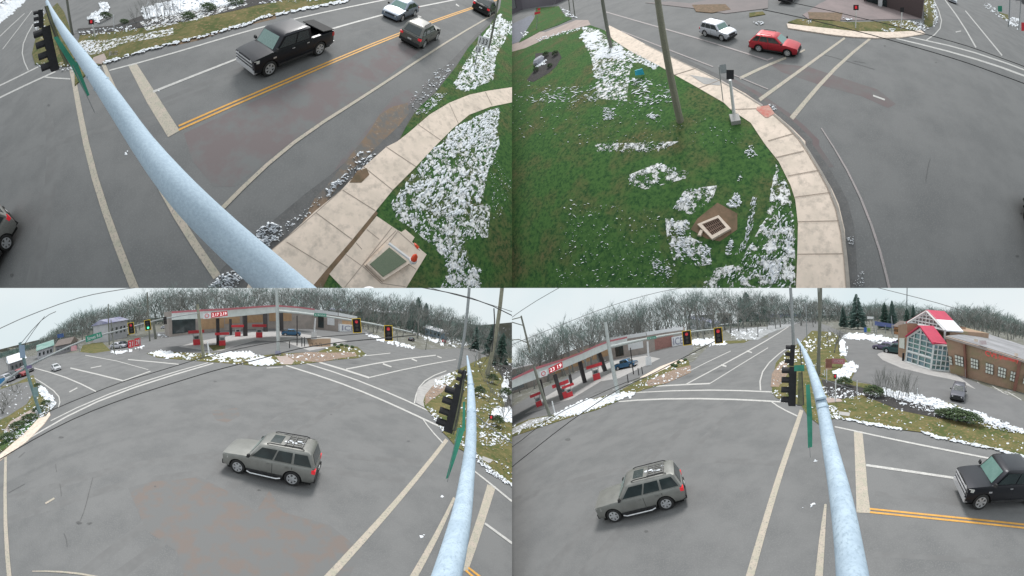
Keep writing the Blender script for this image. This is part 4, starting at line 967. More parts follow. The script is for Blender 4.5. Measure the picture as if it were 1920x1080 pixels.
# cracks
s = Sheet(q, .011)
for ln in ([(576, 100), (610, 108), (640, 118), (680, 130)], [(663, 118), (640, 114)], [(785, 270+110/4), (783, 290), (779, 320), (776, 340)]): s.strip([(x, y, .8) for x, y in ln])
for x, y, r in ((948, 480, 3.2), (699, 86, 2), (795, 117, 2), (955, 400, 2)): s.poly([(x+r*math.cos(t)*rnd.uniform(.8, 1.6), y+r*math.sin(t)*rnd.uniform(.4, .8)) for t in np.linspace(0, 6.28, 7, endpoint=False)])
s.out('crack_seals', CRACK)['kind'] = 'structure'
area(q, .003, t4('b', (0, 470), (300, 500), (600, 600), (820, 670), (960, 780), (900, 810), (700, 720), (400, 640), (100, 540)), mat('asphalt_reddish', (.155, .12, .122), .92, c2=(.15, .145, .145), scale=.6, place=True, spec=.25), 'asphalt_stain', skirt=False)
area(q, .003, walk_out[4:12]+[(x+26, y-2) for x, y in walk_out[4:12]][::-1], MATS['asphalt_reddish'], 'asphalt_stain', skirt=False)
vehicle(q, (391, 76), (366, 69), -1, 'boxy', ('white', (.62, .64, .70)), 'suv_car', 'white suv driving right on the road behind the lawn', 'car', scale=.64)
vehicle(q, (516, 106), (463, 97), -1, 'suv', ('red', (.50, .03, .045)), 'suv_car', 'bright red suv stopped at the crossing, top right view', 'car')
vehicle(q, (835, 15), (828, -2), 1, 'car', ('white2', (.55, .57, .62)), 'sedan_car', 'small white car on the far road at the top, top right view', 'car', scale=1.1)
tag(post(q, (186, 90), (165, -30), 7, WOODG, 'utility_pole', None, None, wt=6), 'slim dark grey pole in the snow, left of the thick wooden pole', 'utility pole', 'utility poles')
tag(post(q, (316, 230), (268, -40), 14, WOOD, 'utility_pole', None, None, wt=11), 'thick weathered wooden pole standing on the lawn beside the sidewalk', 'utility pole', 'utility poles')
tag(post(q, (109, 25), (104, -30), 2, WOODG, 'utility_pole', None, None), 'first of two thin far posts at the top left of the lawn view', 'post')
tag(post(q, (118, 30), (111, -30), 2, WOODG, 'utility_pole', None, None), 'second of two thin far posts, nearer the slim dark pole', 'post')
th = thing('road_sign', q, G(q, 396, 191), 'small grey sign on a thin post, seen from behind, beside the crosswalk button post', 'road sign')
post(q, (396, 191), (388, 124), 1.8, POLEG, 'post', None, None, parent=th)
plate(q, [(389, 122), (401, 120), (403, 137), (391, 138)], np.linalg.norm(TOP(q, (396, 191), (392, 128))-np.array([0, 0, H])), .03, POLEG, 'sign_plate', th)
pth = ped_signal(q, (417, 218), (409, 150), 6.5, (402, 131, 416, 149), 13.5, 'black pedestrian signal head on a stout white post with plinth by the curved sidewalk', lit=False, plinth=(418, 221, 11, 7))
ped_signal(q, (644, 54), (645, 18), 2.2, (640, 9, 650, 19), None, 'red hand pedestrian signal on a thin white post, far corner, top right view')
ped_signal(q, (729, 56), (731, 22), 2.2, (728, 14, 735, 23), None, 'dark pedestrian signal head on a thin post right of the far red hand signal', lit=False)
th = thing('yard_sign', q, G(q, 240, 146), 'small bright blue yard sign stuck in the snowy strip of the lawn', 'sign')
g0 = G(q, 238, 146)
def T_(p): return g0+np.asarray(p)
tp = [TOP(q, (238, 146), p) for p in ((231, 141), (248, 139), (244, 128), (230, 132))]
B().hexa([p+np.array([.03, .05, 0]) for p in tp], tp).out('panel', mat('sign_blue', (.03, .35, .5), .6, c2=(.05, .45, .58), scale=5), q, th)
line3(q, [(234, 141), (235, 146)], np.linalg.norm(g0-np.array([0, 0, H])), .8, WIREG, 'stake', th)
tag(B(lambda p: G(q, 51, 116, .1)+np.asarray(p)).loft([[(r*math.cos(t)*1.3, r*math.sin(t), z) for t in np.linspace(0, 6.28, 8, endpoint=False)] for r, z in ((.5, -.1), (.55, .2), (.4, .42), (.1, .5))]).out('boulder', mat('boulder', (.45, .45, .5), .9, c2=(.3, .3, .36), scale=2), q), 'pale boulder in the dark planting bed on the lawn', 'boulder')
th = thing('road_sign', q, G(q, 48, 50), 'small red sign on the distant lawn beyond the blue car park', 'road sign')
post(q, (46, 55), (48, 28), 1.2, POLEG, 'post', None, None, parent=th); plate(q, [(42, 28), (53, 25), (53, 21), (42, 23)], 27, .03, SRED, 'sign_plate', th)
plate(q, [(48, 20), (53, 19), (53, 15), (48, 16)], 27, .03, SRED, 'sign_plate', th)
wire(q, [(470, 18), (540, 32), (580, 42), (625, 53), (667, 63), (705, 74), (780, 95), (855, 118), (910, 138), (965, 158), (1000, 172)], 11, 1.7, 'lower black cable sagging across the top right view')
wire(q, [(480, -14), (500, 0), (560, 12), (605, 22), (655, 34), (705, 45), (772, 63), (855, 86), (910, 106), (965, 126), (1000, 140)], 12, 1.4, 'upper black cable across the top right view')
tag(line3(q, [(350, -6), (372, 3), (420, 12), (480, 20)], 40, 1.5, CRACK, 'overhead_wire'), 'thin dark line drawn in for the kerb shadow at the top, top right view', 'wire', 'overhead wires')  # dark tube drawn in for the shadow line of the forecourt kerb
th = thing('traffic_signal_mast', q, G(q, 933, 48), 'cluttered dark posts with a green sign at the far right top corner', 'signal mast')
post(q, (931, 50), (934, -30), 2.4, POLEG, 'post', None, None, parent=th); post(q, (950, 56), (955, -30), 1.8, POLEG, 'post', None, None, parent=th)
plate(q, [(911, 22), (919, 22), (919, 11), (911, 11)], 34, .05, SGREEN, 'sign_plate', th)
tag(plate(q, [(955, 58), (975, 58), (975, 44), (955, 42)], 30, .1, SRED, 'price_sign'), 'red sign cut by the right edge, top right view', 'sign')
th = thing('store_building', q, G(q, 700, -5), 'dark edge of the filling station store at the top, top right view', 'building')
bk = Block(q, [(660, 2, 655, -30), (768, 36, 775, -30)], 6); bk.build(mat('store_brown', (.14, .10, .10), .9, c2=(.10, .08, .08), scale=3), 'wall', th)
bk.panel(.05, .4, .0, .5, GLASS, 'window', th)
tag(post(q, (690, 12), (692, -20), 8, SWHITE, 'canopy_column', None, None, wt=8), 'pale canopy column by the store at the top, top right view', 'column')
th = thing('parked_car', q, G(q, 480, -4), 'dark car under the top edge beside the forecourt', 'car')
B(lambda p: G(q, 520, 0)+np.asarray(p)).loft([[(-2.2, -.8, .3), (2.2, -.8, .3), (2.2, .8, .3), (-2.2, .8, .3)], [(-2.2, -.85, .9), (2.2, -.85, .8), (2.2, .85, .8), (-2.2, .85, .9)], [(-1.6, -.6, 1.4), (.6, -.6, 1.4), (.6, .6, 1.4), (-1.6, .6, 1.4)]]).out('body', paint('paint_near_black', (.02, .022, .025)), q, th)
th = thing('brick_building', q, G(q, 20, 30), 'low dark building at the top left corner, top right view', 'building')
bk = Block(q, [(-30, 40, -36, 0), (20, 18, 14, -20), (82, 8, 78, -30)], 8); bk.build(mat('far_wall', (.16, .14, .16), .9, c2=(.12, .11, .13), scale=2), 'wall', th)
bk.panel(.2, .8, .2, .8, GLASS, 'window', th, k=0)
# ================================================================ trees
BARK = mat('bark', (.16, .16, .15), 1, c2=(.22, .225, .21), scale=3)  # bark and twigs kept pale grey in place of distance haze
TWIG = mat('twigs', (.20, .205, .195), 1, c2=(.15, .16, .152), scale=.4)
TWIG_HAZE = mat('twigs_haze_tint', (.19, .25, .23), 1, c2=(.14, .19, .175), scale=.4)  # teal-grey tint puts the distance haze into the twig colour
NEEDLE = mat('needles', (.085, .15, .12), 1, c2=(.06, .11, .09), scale=.5)
NEEDLE_HAZE = mat('needles_haze_tint', (.14, .215, .19), 1, c2=(.10, .16, .145), scale=.5)  # light teal grey carries the haze in the needle colour
def bare_tree(seed, spread=.5, twigs=900, tm=TWIG, thick=.055, stems=1):
    """unit tree 1 high; returns (trunk mesh, crown mesh)"""
    R_ = random.Random(seed); tb, cb = B(), B()
    def tw(p, d, l, w):
        d = d/np.linalg.norm(d); a = np.cross(d, (R_.gauss(0, 1), R_.gauss(0, 1), R_.gauss(0, 1))); a = a/np.linalg.norm(a)*w
        c = np.cross(d, a); e = p+d*l
        cb.face([p+a, p-a*.5+c, e]); cb.face([p-a*.5+c, p-a*.5-c, e]); cb.face([p-a*.5-c, p+a, e])
    cnt = [0]
    def grow(p, d, l, r, lev):
        m = p+d*l*.5+np.array([R_.gauss(0, .03), R_.gauss(0, .03), 0])*l; e = p+d*l+np.array([R_.gauss(0, .06), R_.gauss(0, .06), 0])*l
        if r > .0022: tb.tube([p, m, e], [r, r*.85, r*.65], 5 if lev < 2 else 3)
        else: tw(p, e-p, np.linalg.norm(e-p)*1.1, max(r, .0011))
        if lev >= 6 or cnt[0] > twigs: return
        for k in range(R_.choice((2, 3, 3)) if lev else 3):
            cnt[0] += 1
            t = R_.uniform(.35, 1) if k else 1.0; s0 = p+(e-p)*t
            az = R_.uniform(0, 6.28); sp = R_.uniform(.25, .75)*spread*1.6
            nd = d+sp*np.array([math.cos(az), math.sin(az), R_.uniform(-.2, .25)]); nd = nd/np.linalg.norm(nd); nd[2] = max(nd[2], -.1)
            grow(s0, nd, l*R_.uniform(.62, .85), r*R_.uniform(.5, .68), lev+1)
    for s_ in range(stems):
        a = R_.uniform(0, 6.28); grow(np.array([0., 0, 0])+(.02*np.array([math.cos(a), math.sin(a), 0]) if stems > 1 else 0), np.array([R_.gauss(0, .05)*stems, R_.gauss(0, .05)*stems, 1.]), .30, .016 if stems == 1 else .008, 0 if stems == 1 else 2)
    return tb, cb
def conifer(seed, w=.22, dens=1.0):
    R_ = random.Random(seed); tb, cb = B(), B(); tb.tube([(0, 0, 0), (0, 0, .5), (0, 0, .97)], [.014, .009, .002], 6)
    for lv in range(34):
        z = .10+.88*lv/34; L_ = w*(1-(z-.1)/.92)**.85*R_.uniform(.75, 1.15)+.012
        for k in range(int(11*dens)):
            a = R_.uniform(0, 6.28); l = L_*R_.uniform(.6, 1.1); d = np.array([math.cos(a), math.sin(a), R_.uniform(-.25, .1)]); s_ = np.array([-math.sin(a), math.cos(a), 0])
            p0 = np.array([0, 0, z]); m = p0+d*l*.6; e = p0+d*l-np.array([0, 0, .015])
            wv = l*.24
            cb.face([p0, m+s_*wv+(0, 0, -.012), e]); cb.face([p0, e, m-s_*wv+(0, 0, -.012)]); cb.face([p0, m+(0, 0, .02), e-np.array([0, 0, .03])])
    return tb, cb
def rawmesh(b, name, m):
    me = bpy.data.meshes.new(name); me.from_pydata([tuple(p) for p in b.v], [], b.f); me.materials.append(m); return me
LIB = {}
def lib(key, gen, m1, m2):
    t, c = gen; LIB[key] = (rawmesh(t, 'trunk', m1), rawmesh(c, 'crown', m2))
for k in range(3): lib('bare%d' % k, bare_tree(11+k, .55, 1500), BARK, TWIG)
for k in range(2): lib('green%d' % k, bare_tree(31+k, .45, 1500, TWIG_HAZE), BARK, TWIG_HAZE)
def bush(seed):
    R_ = random.Random(seed); tb, cb = B(), B(); tb.tube([(0, 0, 0), (0, 0, .3)], [.03, .02], 5)
    for _ in range(900):
        a, e, r = R_.uniform(0, 6.28), R_.uniform(-.2, 1.5), R_.uniform(.25, .5); c = np.array([math.cos(a)*math.cos(e)*r, math.sin(a)*math.cos(e)*r, .45+math.sin(e)*r*1.05]); c[2] = max(c[2], .03)
        d = np.array([R_.gauss(0, 1), R_.gauss(0, 1), R_.gauss(0, 1)]); d = d/np.linalg.norm(d)*.05; s_ = np.cross(d, (R_.gauss(0, 1), R_.gauss(0, 1), 1)); s_ = s_/np.linalg.norm(s_)*.03
        cb.face([c-d, c+s_, c+d, c-s_])
    return tb, cb
lib('bush', bush(3), BARK, mat('bush_leaf', (.05, .09, .04), 1, c2=(.09, .12, .06), scale=3))
lib('pine0', conifer(5, .26, .9), BARK, NEEDLE); lib('pine1', conifer(6, .20, 1.2), BARK, NEEDLE_HAZE); lib('pine2', conifer(8, .30, .7), BARK, NEEDLE_HAZE)
for k in range(2): lib('shrub%d' % k, bare_tree(51+k, .22, 420, TWIG, stems=5), BARK, BARK)
def localframe(q, P):
    e = .5; c = W(q, [P])[0]; J = np.stack([(W(q, [np.asarray(P)+d])[0]-c)/e for d in np.eye(3)*e], 1)
    u, s, vt = np.linalg.svd(J); Rm = u@vt
    if np.linalg.det(Rm) < 0: u[:, -1] *= -1; Rm = u@vt
    return c, Rm, float(np.prod(s)**(1/3))
def plant(q, base, top, kind, label, group, name='tree', cat='tree', far=None, wide=1.0, P=None):
    """stand a tree on the sight line base so that it reaches the sight line top"""
    P = G(q, *base) if P is None else P; t = TOP(q, base, top) if P is None else None
    t = np.array([0, 0, H])+ray(q, *top)*(math.hypot(P[0], P[1])/max(1e-6, math.hypot(*ray(q, *top)[:2])))
    P = np.array([t[0], t[1], P[2]]) if abs(base[0]-top[0]) < 3 else P
    h = max(.3, t[2]-P[2]); c, Rm, s = localframe(q, P+np.array([0, 0, h*.4])); c = W(q, [P])[0]
    # heights measured in the laid out terrain
    wt = W(q, [t])[0]; up = wt-c; hh = np.linalg.norm(up); up = up/hh
    x = Rm[:, 0]-up*(Rm[:, 0]@up); x /= np.linalg.norm(x); y = np.cross(up, x)
    a = rnd.uniform(0, 6.28); x, y = x*math.cos(a)+y*math.sin(a), -x*math.sin(a)+y*math.cos(a)
    root = bpy.data.objects.new(name, None); COL.objects.link(root); root.empty_display_size = .3
    M = Matrix([[x[i]*hh*wide, y[i]*hh*wide, up[i]*hh, c[i]] for i in range(3)]+[[0, 0, 0, 1]])
    root.matrix_world = M; tag(root, label, cat, group)
    tr, cr = LIB[kind]
    for nm, me in (('trunk', tr), ('crown', cr)):
        if me.polygons: o = bpy.data.objects.new(nm, me); COL.objects.link(o); o.parent = root
    return root
def ipl(pts, x):
    return float(np.interp(x, [p[0] for p in pts], [p[1] for p in pts]))
def treeline(q, outline, x0, x1, n, kinds, label, group, dist=(60, 110), low=0, base=0.0, jitter=10):
    for k in range(n):
        x = x0+(x1-x0)*(k+rnd.uniform(.1, .9))/n; y = ipl(outline, x)+low+rnd.uniform(-3, jitter)
        if y < -14: y = -14+rnd.uniform(-12, 4)
        if y < 0 and abs(y) > 60: continue
        r = rnd.uniform(*dist); d = ray(q, x, y); R_ = math.hypot(d[0], d[1]); P = np.array([d[0]/R_*r, d[1]/R_*r, base])
        kd = rnd.choice(kinds)
        plant(q, (x, y+30), (x, y), kd, label, group, 'bare_tree' if kd[0] in 'bg' else 'conifer', 'tree', P=P, wide=rnd.uniform(.9, 1.25) if kd[0] in 'bg' else 1.0)
def woods(q, outline, x0, x1, r, m, n, low=0, name='woods'):
    """far wood read as one mass: thousands of twig-thin blades standing on the far ground"""
    b = B()
    for k in range(n):
        x = rnd.uniform(x0, x1); y = ipl(outline, x)+low+abs(rnd.gauss(0, 5)); d = ray(q, x, y); R_ = math.hypot(d[0], d[1]); rr = r+rnd.uniform(-12, 18)
        top = np.array([0, 0, H])+d*rr/R_; P = np.array([top[0], top[1], rnd.uniform(0, max(.5, top[2]*.55))])
        if top[2] < P[2]+.8: P[2] = max(-1, top[2]-4)
        ht = max(3.0, top[2]); cl = .5+.5*math.sin(x*.21+r)*math.sin(x*.083+2*r)
        for kk in range(3):
            z0 = ht*rnd.random()**(.5, .5, 1.1)[kk]*(1.08-.30*(1-cl)); l = rnd.uniform(1.2, 4.2)
            P = np.array([top[0]+rnd.gauss(0, 2.5), top[1]+rnd.gauss(0, 2.5), z0-l*.6]); d3 = np.array([rnd.gauss(0, .42), rnd.gauss(0, .42), 1.0])*l
            w = rnd.uniform(.07, .22); a = rnd.uniform(0, 3.14); s_ = np.array([math.cos(a), math.sin(a), 0])*w
            b.face([P-s_, P+s_, P+d3])
    o = b.out(name, m, q, sub=False); return tag(o, kind='stuff')
for k, (b_, t_) in enumerate(BEDPLANTS): plant(TR, b_, t_, 'bush', '%s dark bush of the planting bed on the lawn, top right view' % ['upper left', 'upper right', 'lowest', 'middle'][k], 'dark bushes in the lawn bed', 'bush', 'bush', wide=1.5)
for k, (bx, by, h_) in enumerate(((262, 52, 60), (272, 50, 55), (284, 49, 66), (296, 46, 58), (306, 44, 62), (318, 41, 50), (330, 38, 44), (247, 50, 40))): plant(TL, (bx, by), (bx-2, by-h_), 'shrub%d' % (k % 2), 'bare sapling in the snowy planting at the top, top left view', 'bare saplings, top left view', 'bare_sapling', 'sapling', wide=.7)
for k, (bx, by, h_, w_) in enumerate(((352, 36, 13, 2.2), (390, 20, 14, 2.4), (440, 8, 14, 2.6), (196, 38, 16, 1.6), (232, 46, 10, 2))): plant(TL, (bx, by), (bx, by-h_), 'bush', '%s dark bush of the snowy planting, top left view' % ['middle', 'fourth from left', 'rightmost', 'leftmost', 'second from left'][k], 'dark bushes, top left view', 'bush', 'bush', wide=w_)
out_bl = [(0, 122), (15, 118), (40, 112), (60, 104), (80, 90), (100, 76), (125, 54), (150, 42), (165, 36), (200, 32), (225, 22), (250, 14), (275, 2), (320, -6), (480, -12), (640, -8), (700, 4), (730, 8), (780, 15), (800, 24), (830, 30), (880, 48), (917, 62), (935, 80), (960, 96)]
out_br = [(0, 140), (25, 84), (50, 78), (75, 70), (100, 60), (125, 46), (150, 42), (175, 34), (225, 27), (250, 17), (275, 8), (330, 3), (400, -2), (475, 5), (520, 12), (560, 14), (592, 15), (625, 24), (642, 24), (667, 26), (712, 25), (755, 29), (805, 38), (840, 32), (867, 28), (905, 38), (960, 58)]
def lights3(): pass
# ================================================================ VIEW BL : crossing with filling station
q = BL
FARG = mat('far_ground', (.115, .115, .085), 1, c2=(.16, .16, .15), scale=.12, place=True, c3=(.5, .5, .52), scale3=.3, l3=.58, h3=.68)
area(q, .02, t4('a', (-100, 560), (0, 520), (200, 515), (450, 490), (640, 488), (760, 485), (900, 488), (1060, 440), (1160, 400), (1430, 335))+t4('b', (0, 260), (700, 250), (800, 330), (960, 395), (1080, 415), (1240, 462), (1500, 452), (1700, 445), (2100, 560))+[(1006, 60), (900, 70), (700, 44), (480, 42), (240, 60), (60, 100), (-40, 125)], FARG, 'far_ground', skirt=False)
area(q, .03, t4('a', (200, 530), (700, 470), (1000, 400), (1170, 330), (1290, 330), (1430, 335), (1060, 440), (900, 480), (500, 510)), LOT, 'side_road')
area(q, .05, t4('a', (620, 430), (760, 400), (830, 470), (700, 490), (600, 480)), LAWNB, 'grass_corner')
# forecourt and corner island
area(q, .03, t4('a', (1060, 440), (1430, 335), (1920, 300))+t4('b', (0, 240), (700, 240), (960, 395), (900, 400), (640, 470), (200, 490), (0, 500))+t4('a', (1900, 490), (1500, 490), (1100, 480)), LOT, 'forecourt')
area(q, .06, t4('a', (1340, 440), (1480, 400), (1900, 330))+t4('b', (0, 330), (160, 320), (620, 380), (700, 400), (560, 440), (400, 470), (200, 400), (0, 392))+t4('a', (1780, 430), (1660, 470), (1500, 462)), CONCP, 'forecourt_slab')
area(q, .07, t4('a', (1560, 430), (1690, 420), (1690, 455), (1600, 470))+[], LAWNB, 'grass_patch')
area(q, .07, t4('b', (380, 380), (560, 378), (560, 440), (400, 440)), DIRT, 'bare_soil')
isl = t4('a', (1100, 490), (1180, 470), (1500, 490), (1700, 485), (1880, 480))+t4('b', (0, 510), (200, 490), (460, 480), (560, 440), (640, 425), (760, 440), (830, 500), (760, 525), (620, 535), (420, 560), (280, 575), (0, 585))+t4('a', (1900, 580), (1740, 565), (1600, 555), (1350, 535), (1180, 520))
area(q, .06, isl, LAWNB, 'grass_corner')
area(q, .07, t4('b', (200, 500), (400, 480), (560, 485), (740, 480), (760, 510), (640, 525), (480, 555), (300, 545)), LEAVES, 'leaf_litter')
area(q, .07, t4('b', (150, 510), (230, 510), (290, 545), (270, 572), (190, 572)), CONCR, 'kerb_ramp')
area(q, .08, t4('a', (1140, 490), (1200, 475), (1280, 485), (1340, 500), (1280, 512), (1200, 505)), SNOWP, 'snow_bank')
area(q, .08, t4('a', (1640, 498), (1700, 488), (1860, 482), (1900, 500), (1860, 515), (1700, 512)), SNOWP, 'snow_bank')
area(q, .08, t4('b', (-60, 540), (60, 520), (140, 560), (60, 572), (-40, 566)), SNOWP, 'snow_bank')
# left corner
lc = t4('a', (-100, 760), (0, 740), (100, 720), (250, 650), (280, 740), (330, 790), (390, 850), (405, 890), (370, 930), (330, 960), (290, 975), (200, 1070), (100, 1180), (-60, 1260), (-180, 1300))
area(q, .05, lc, LAWNB, 'grass_corner')
area(q, .055, t4('a', (-100, 780), (0, 760), (120, 720), (220, 700), (250, 790), (200, 870), (60, 960), (-100, 1040)), LOT, 'far_lot')
area(q, .06, t4('a', (30, 1070), (80, 1000), (200, 930), (240, 910), (280, 930), (160, 1000), (60, 1080)), CONCR, 'footpath')
area(q, .07, t4('a', (370, 925), (345, 960), (290, 975), (240, 1030), (170, 1100), (100, 1160), (30, 1220), (-60, 1300), (-40, 1320), (60, 1250), (200, 1150), (330, 1020), (378, 950)), CONC, 'sidewalk')
area(q, .065, t4('a', (200, 1000), (270, 960), (290, 975), (180, 1080), (80, 1170), (0, 1220), (0, 1160), (100, 1080)), LAWN, 'grass_corner')
area(q, .07, t4('a', (290, 730), (330, 760), (400, 830), (408, 880), (385, 900), (360, 850), (320, 800)), SNOWP, 'snow_bank')
# right corner
rc = t4('b', (2000, 460), (1700, 520), (1560, 590), (1450, 640), (1380, 690), (1320, 740), (1270, 800), (1255, 850), (1265, 895), (1330, 960), (1400, 1080))+t4('d', (1440, 40), (1500, 110), (1660, 200), (1760, 280), (1920, 400), (2100, 520))
area(q, .05, rc+[(1006, 100)], LAWNB, 'grass_corner')
area(q, .04, t4('b', (1270, 800), (1255, 850), (1265, 895), (1200, 860), (1210, 760), (1300, 690), (1440, 640), (1340, 730)), CONCP, 'paved_apron', skirt=False)
area(q, .06, t4('b', (1270, 800), (1330, 730), (1440, 720), (1400, 780), (1300, 850), (1270, 880)), LEAVES, 'leaf_litter')
area(q, .07, t4('b', (1740, 560), (1830, 640), (1890, 760), (1860, 900), (1920, 960), (2100, 1000), (2100, 560)), MULCH, 'planting_bed')
area(q, .08, t4('b', (1770, 960), (1800, 900), (1900, 900), (1960, 940), (1960, 1000), (1860, 990)), SNOWP, 'snow_bank')
area(q, .08, t4('b', (1860, 690), (1885, 690), (1875, 850), (1850, 800)), SNOWP, 'snow_bank')
area(q, .08, t4('b', (1890, 760), (2100, 700), (2100, 1000), (1925, 900)), LOT, 'car_park', skirt=False)
area(q, .07, t4('d', (1700, 180), (1780, 210), (1750, 235), (1695, 205)), CONCP, 'utility_lid')
marks(q, 'road_marking', WORN, [
 [(838, 284, 7), (822, 305, 7), (780, 360, 8.5), (742, 402, 10), (717, 432, 11), (667, 487, 13), (618, 540, 15), (590, 570, 16)],
 [(852, 393, 5), (840, 420, 7), (820, 465, 10.5), (796, 505, 12.5), (773, 545, 14), (760, 570, 15)],
 [(11, 300, 4), (11, 322, 5), (8, 382, 6), (9, 445, 7), (12, 500, 8), (19, 560, 9)],
 [(60, 531, 1.5), (75, 530, 2.4), (117, 531, 4), (150, 534, 3.6), (186, 541, 3.4), (220, 550, 3.4)], [(85, 404, 3.2), (102, 394, 3.2)]],
 [[(914, 368), (930, 372), (918, 410), (906, 447), (892, 490), (877, 532), (862, 528), (885, 460), (900, 415)]])
marks(q, 'lane_marking', WHITE, [
 [(40, 290, 2.4), (77, 271, 2.5), (120, 240, 2.5), (175, 212, 2.5), (250, 185, 2.5), (325, 162, 2.3), (400, 141, 2)],
 [(95, 249, 1.6), (130, 229, 1.9), (200, 197, 1.9), (275, 172, 1.8), (350, 150, 1.6), (390, 140, 1.4)],
 [(60, 149, 1.5), (90, 156, 1.8), (125, 166, 2), (155, 180, 2.2), (180, 194, 2.4)], [(132, 150, 2), (187, 161, 2.2), (231, 174, 2.4)], [(240, 134, 1.5), (290, 138, 1.6), (335, 143, 1.6)],
 [(231, 174, 1.5), (282, 156, 1.6)], [(160, 126, 1), (220, 129, 1), (278, 153, 1)],
 [(60, 166, 1.4), (87, 182, 1.8), (105, 193, 2), (115, 205, 2.2), (115, 213, 2.2), (109, 225, 2)],
 [(536, 145, 2.2), (605, 165, 2.4), (680, 194, 2.6), (755, 226, 2.8), (789, 244, 3), (832, 263, 3.2)],
 [(573, 141, 1.8), (630, 157, 2), (705, 186, 2.2), (777, 216, 2.5), (803, 230, 2.6)],
 [(598, 139, 2.6), (650, 153, 2.8), (692, 168, 3.2)], [(649, 152, 2), (705, 140, 2.2), (767, 130, 2.2), (817, 126, 1.8)],
 [(691, 168, 1.8), (755, 152, 1.8), (810, 141, 1.6), (855, 134, 1.4)], [(610, 135, 1.4), (670, 129, 1.4), (732, 122, 1.2)], [(500, 150, 1.2), (530, 148, 1.2)],
 [(777, 216, 2.6), (779, 200, 2.4), (783, 186, 2.2), (792, 173, 2), (812, 162, 1.8), (837, 155, 1.5)],
 [(792, 244, 2), (800, 258, 2), (811, 271, 2.2), (830, 290, 2.4)], [(888, 342, 2.6), (915, 362, 3), (960, 400, 3.4)], [(909, 441, 4), (935, 460, 4.2), (965, 482, 4.4)],
 [(718, 142, 3), (728, 146, 3), (734, 148, 2)], [(772, 133, 2.4), (782, 137, 2)], [(820, 128, 2), (828, 131, 1.6)], [(170, 150, 1.4), (190, 146, 1.4)], [(130, 195, 2), (145, 187, 2)]])
marks(q, 'centre_line', YELLOW, [[(878, 524, 3.6), (888, 532, 3.8), (905, 545, 4)], [(873, 529, 3.6), (883, 538, 3.8), (900, 552, 4)], ])
area(q, .003, t4('c', (960, 420), (1150, 370), (1500, 340), (1780, 480), (1920, 600))+t4('d', (100, 440), (200, 600), (560, 700), (800, 900), (700, 1080), (0, 1150))+t4('c', (1400, 1150), (1330, 900), (1100, 740)), ASPHB, 'asphalt_stain', skirt=False)
area(q, .003, t4('a', (1580, 920), (1780, 900), (1800, 960), (1700, 1010), (1620, 990)), ASPHB, 'asphalt_stain', skirt=False)
s = Sheet(q, .011)
for ln in ([(174, 355), (168, 375), (163, 400), (158, 425), (150, 437)], [(104, 330), (106, 345)], [(112, 367), (116, 378), (115, 390)], [(16, 384), (30, 376), (47, 367)], [(35, 318), (46, 308)], [(120, 460), (129, 470), (126, 485)]): s.strip([(x, y, 1.0) for x, y in ln])
for x, y, r in ((486, 379, 3.2), (403, 175, 3), (114, 280, 4), (766, 287, 2.4), (621, 237, 2), (148, 440, 5), (168, 441, 4), (291, 372, 2)): s.poly([(x+r*math.cos(t)*rnd.uniform(.8, 1.6), y+r*math.sin(t)*rnd.uniform(.3, .7)) for t in np.linspace(0, 6.28, 7, endpoint=False)])
s.out('crack_seals', CRACK)['kind'] = 'structure'
tracks(q, ([(0, 400), (250, 330), (520, 300), (800, 330)], 12), ([(0, 440), (250, 362), (520, 330), (760, 360)], 12), ([(150, 540, 1.4), (300, 420), (520, 240, .7), (700, 160, .4)], 14), ([(220, 540, 1.4), (380, 420), (580, 250, .7), (740, 165, .4)], 14))
lm = Lumps(q)
lm.fill(isl, 120, (1, 3.4), el=(1.5, 4), h0=.07, hh=.15)
lm.fill(t4('a', (1140, 480), (1500, 495), (1900, 480), (1900, 560), (1500, 545)), 50, (2, 6), el=(1.5, 4), h0=.08, hh=.25)
lm.fill(t4('b', (0, 500), (140, 520), (190, 570), (0, 580)), 20, (1.5, 5), el=(1.5, 4), h0=.08, hh=.2)
lm.fill(lc, 120, (.8, 2.6), el=(1, 3), h0=.07)
lm.fill(t4('a', (230, 900), (390, 860), (400, 900), (330, 960), (290, 970)), 80, (1, 3.4), h0=.08)
lm.fill(t4('a', (290, 730), (340, 760), (400, 850), (380, 900)), 60, (1, 3), h0=.08, hh=.15)
lm.fill(t4('a', (20, 1060), (200, 960), (290, 960), (180, 1100), (60, 1180)), 90, (1, 3.4), h0=.08)
lm.fill(rc+[(1000, 100)], 330, (1, 3.6), h0=.08, hh=.1, clump=14)
lm.fill(t4('b', (1340, 690), (1500, 620), (1480, 700), (1400, 760), (1330, 740)), 90, (1, 3.4), h0=.07)
lm.fill(t4('b', (1280, 890), (1330, 900), (1440, 1060), (1400, 1080)), 70, (1, 3.4), h0=.07)
lm.fill(t4('d', (1480, 60), (1640, 180), (1760, 300), (1740, 240), (1560, 60)), 60, (1, 3), h0=.07)
lm.fill(t4('d', (1640, 195), (1760, 265), (1920, 385), (1920, 410), (1740, 300)), 70, (1.5, 4), ang=.7, h0=.06)
lm.fill(t4('d', (1640, 0), (1900, 0), (1920, 100), (1700, 100)), 60, (1, 4), h0=.08)
lm.fill(t4('b', (1100, 300), (1400, 350), (1660, 430), (1500, 450), (1250, 380)), 110, (1.5, 4), el=(3, 6), ang=.25, h0=.05)
lm.fill(t4('b', (780, 320), (960, 380), (1200, 440), (1180, 460), (940, 400)), 80, (1.5, 4), el=(3, 6), ang=.3, h0=.05)
lm.fill(t4('a', (820, 480), (980, 470), (1080, 430), (1060, 445), (900, 490)), 70, (1.5, 4), el=(2, 4), h0=.05)
lm.fill(t4('a', (1180, 350), (1430, 320), (1440, 340), (1200, 370)), 40, (1, 3), el=(2, 5), h0=.05)
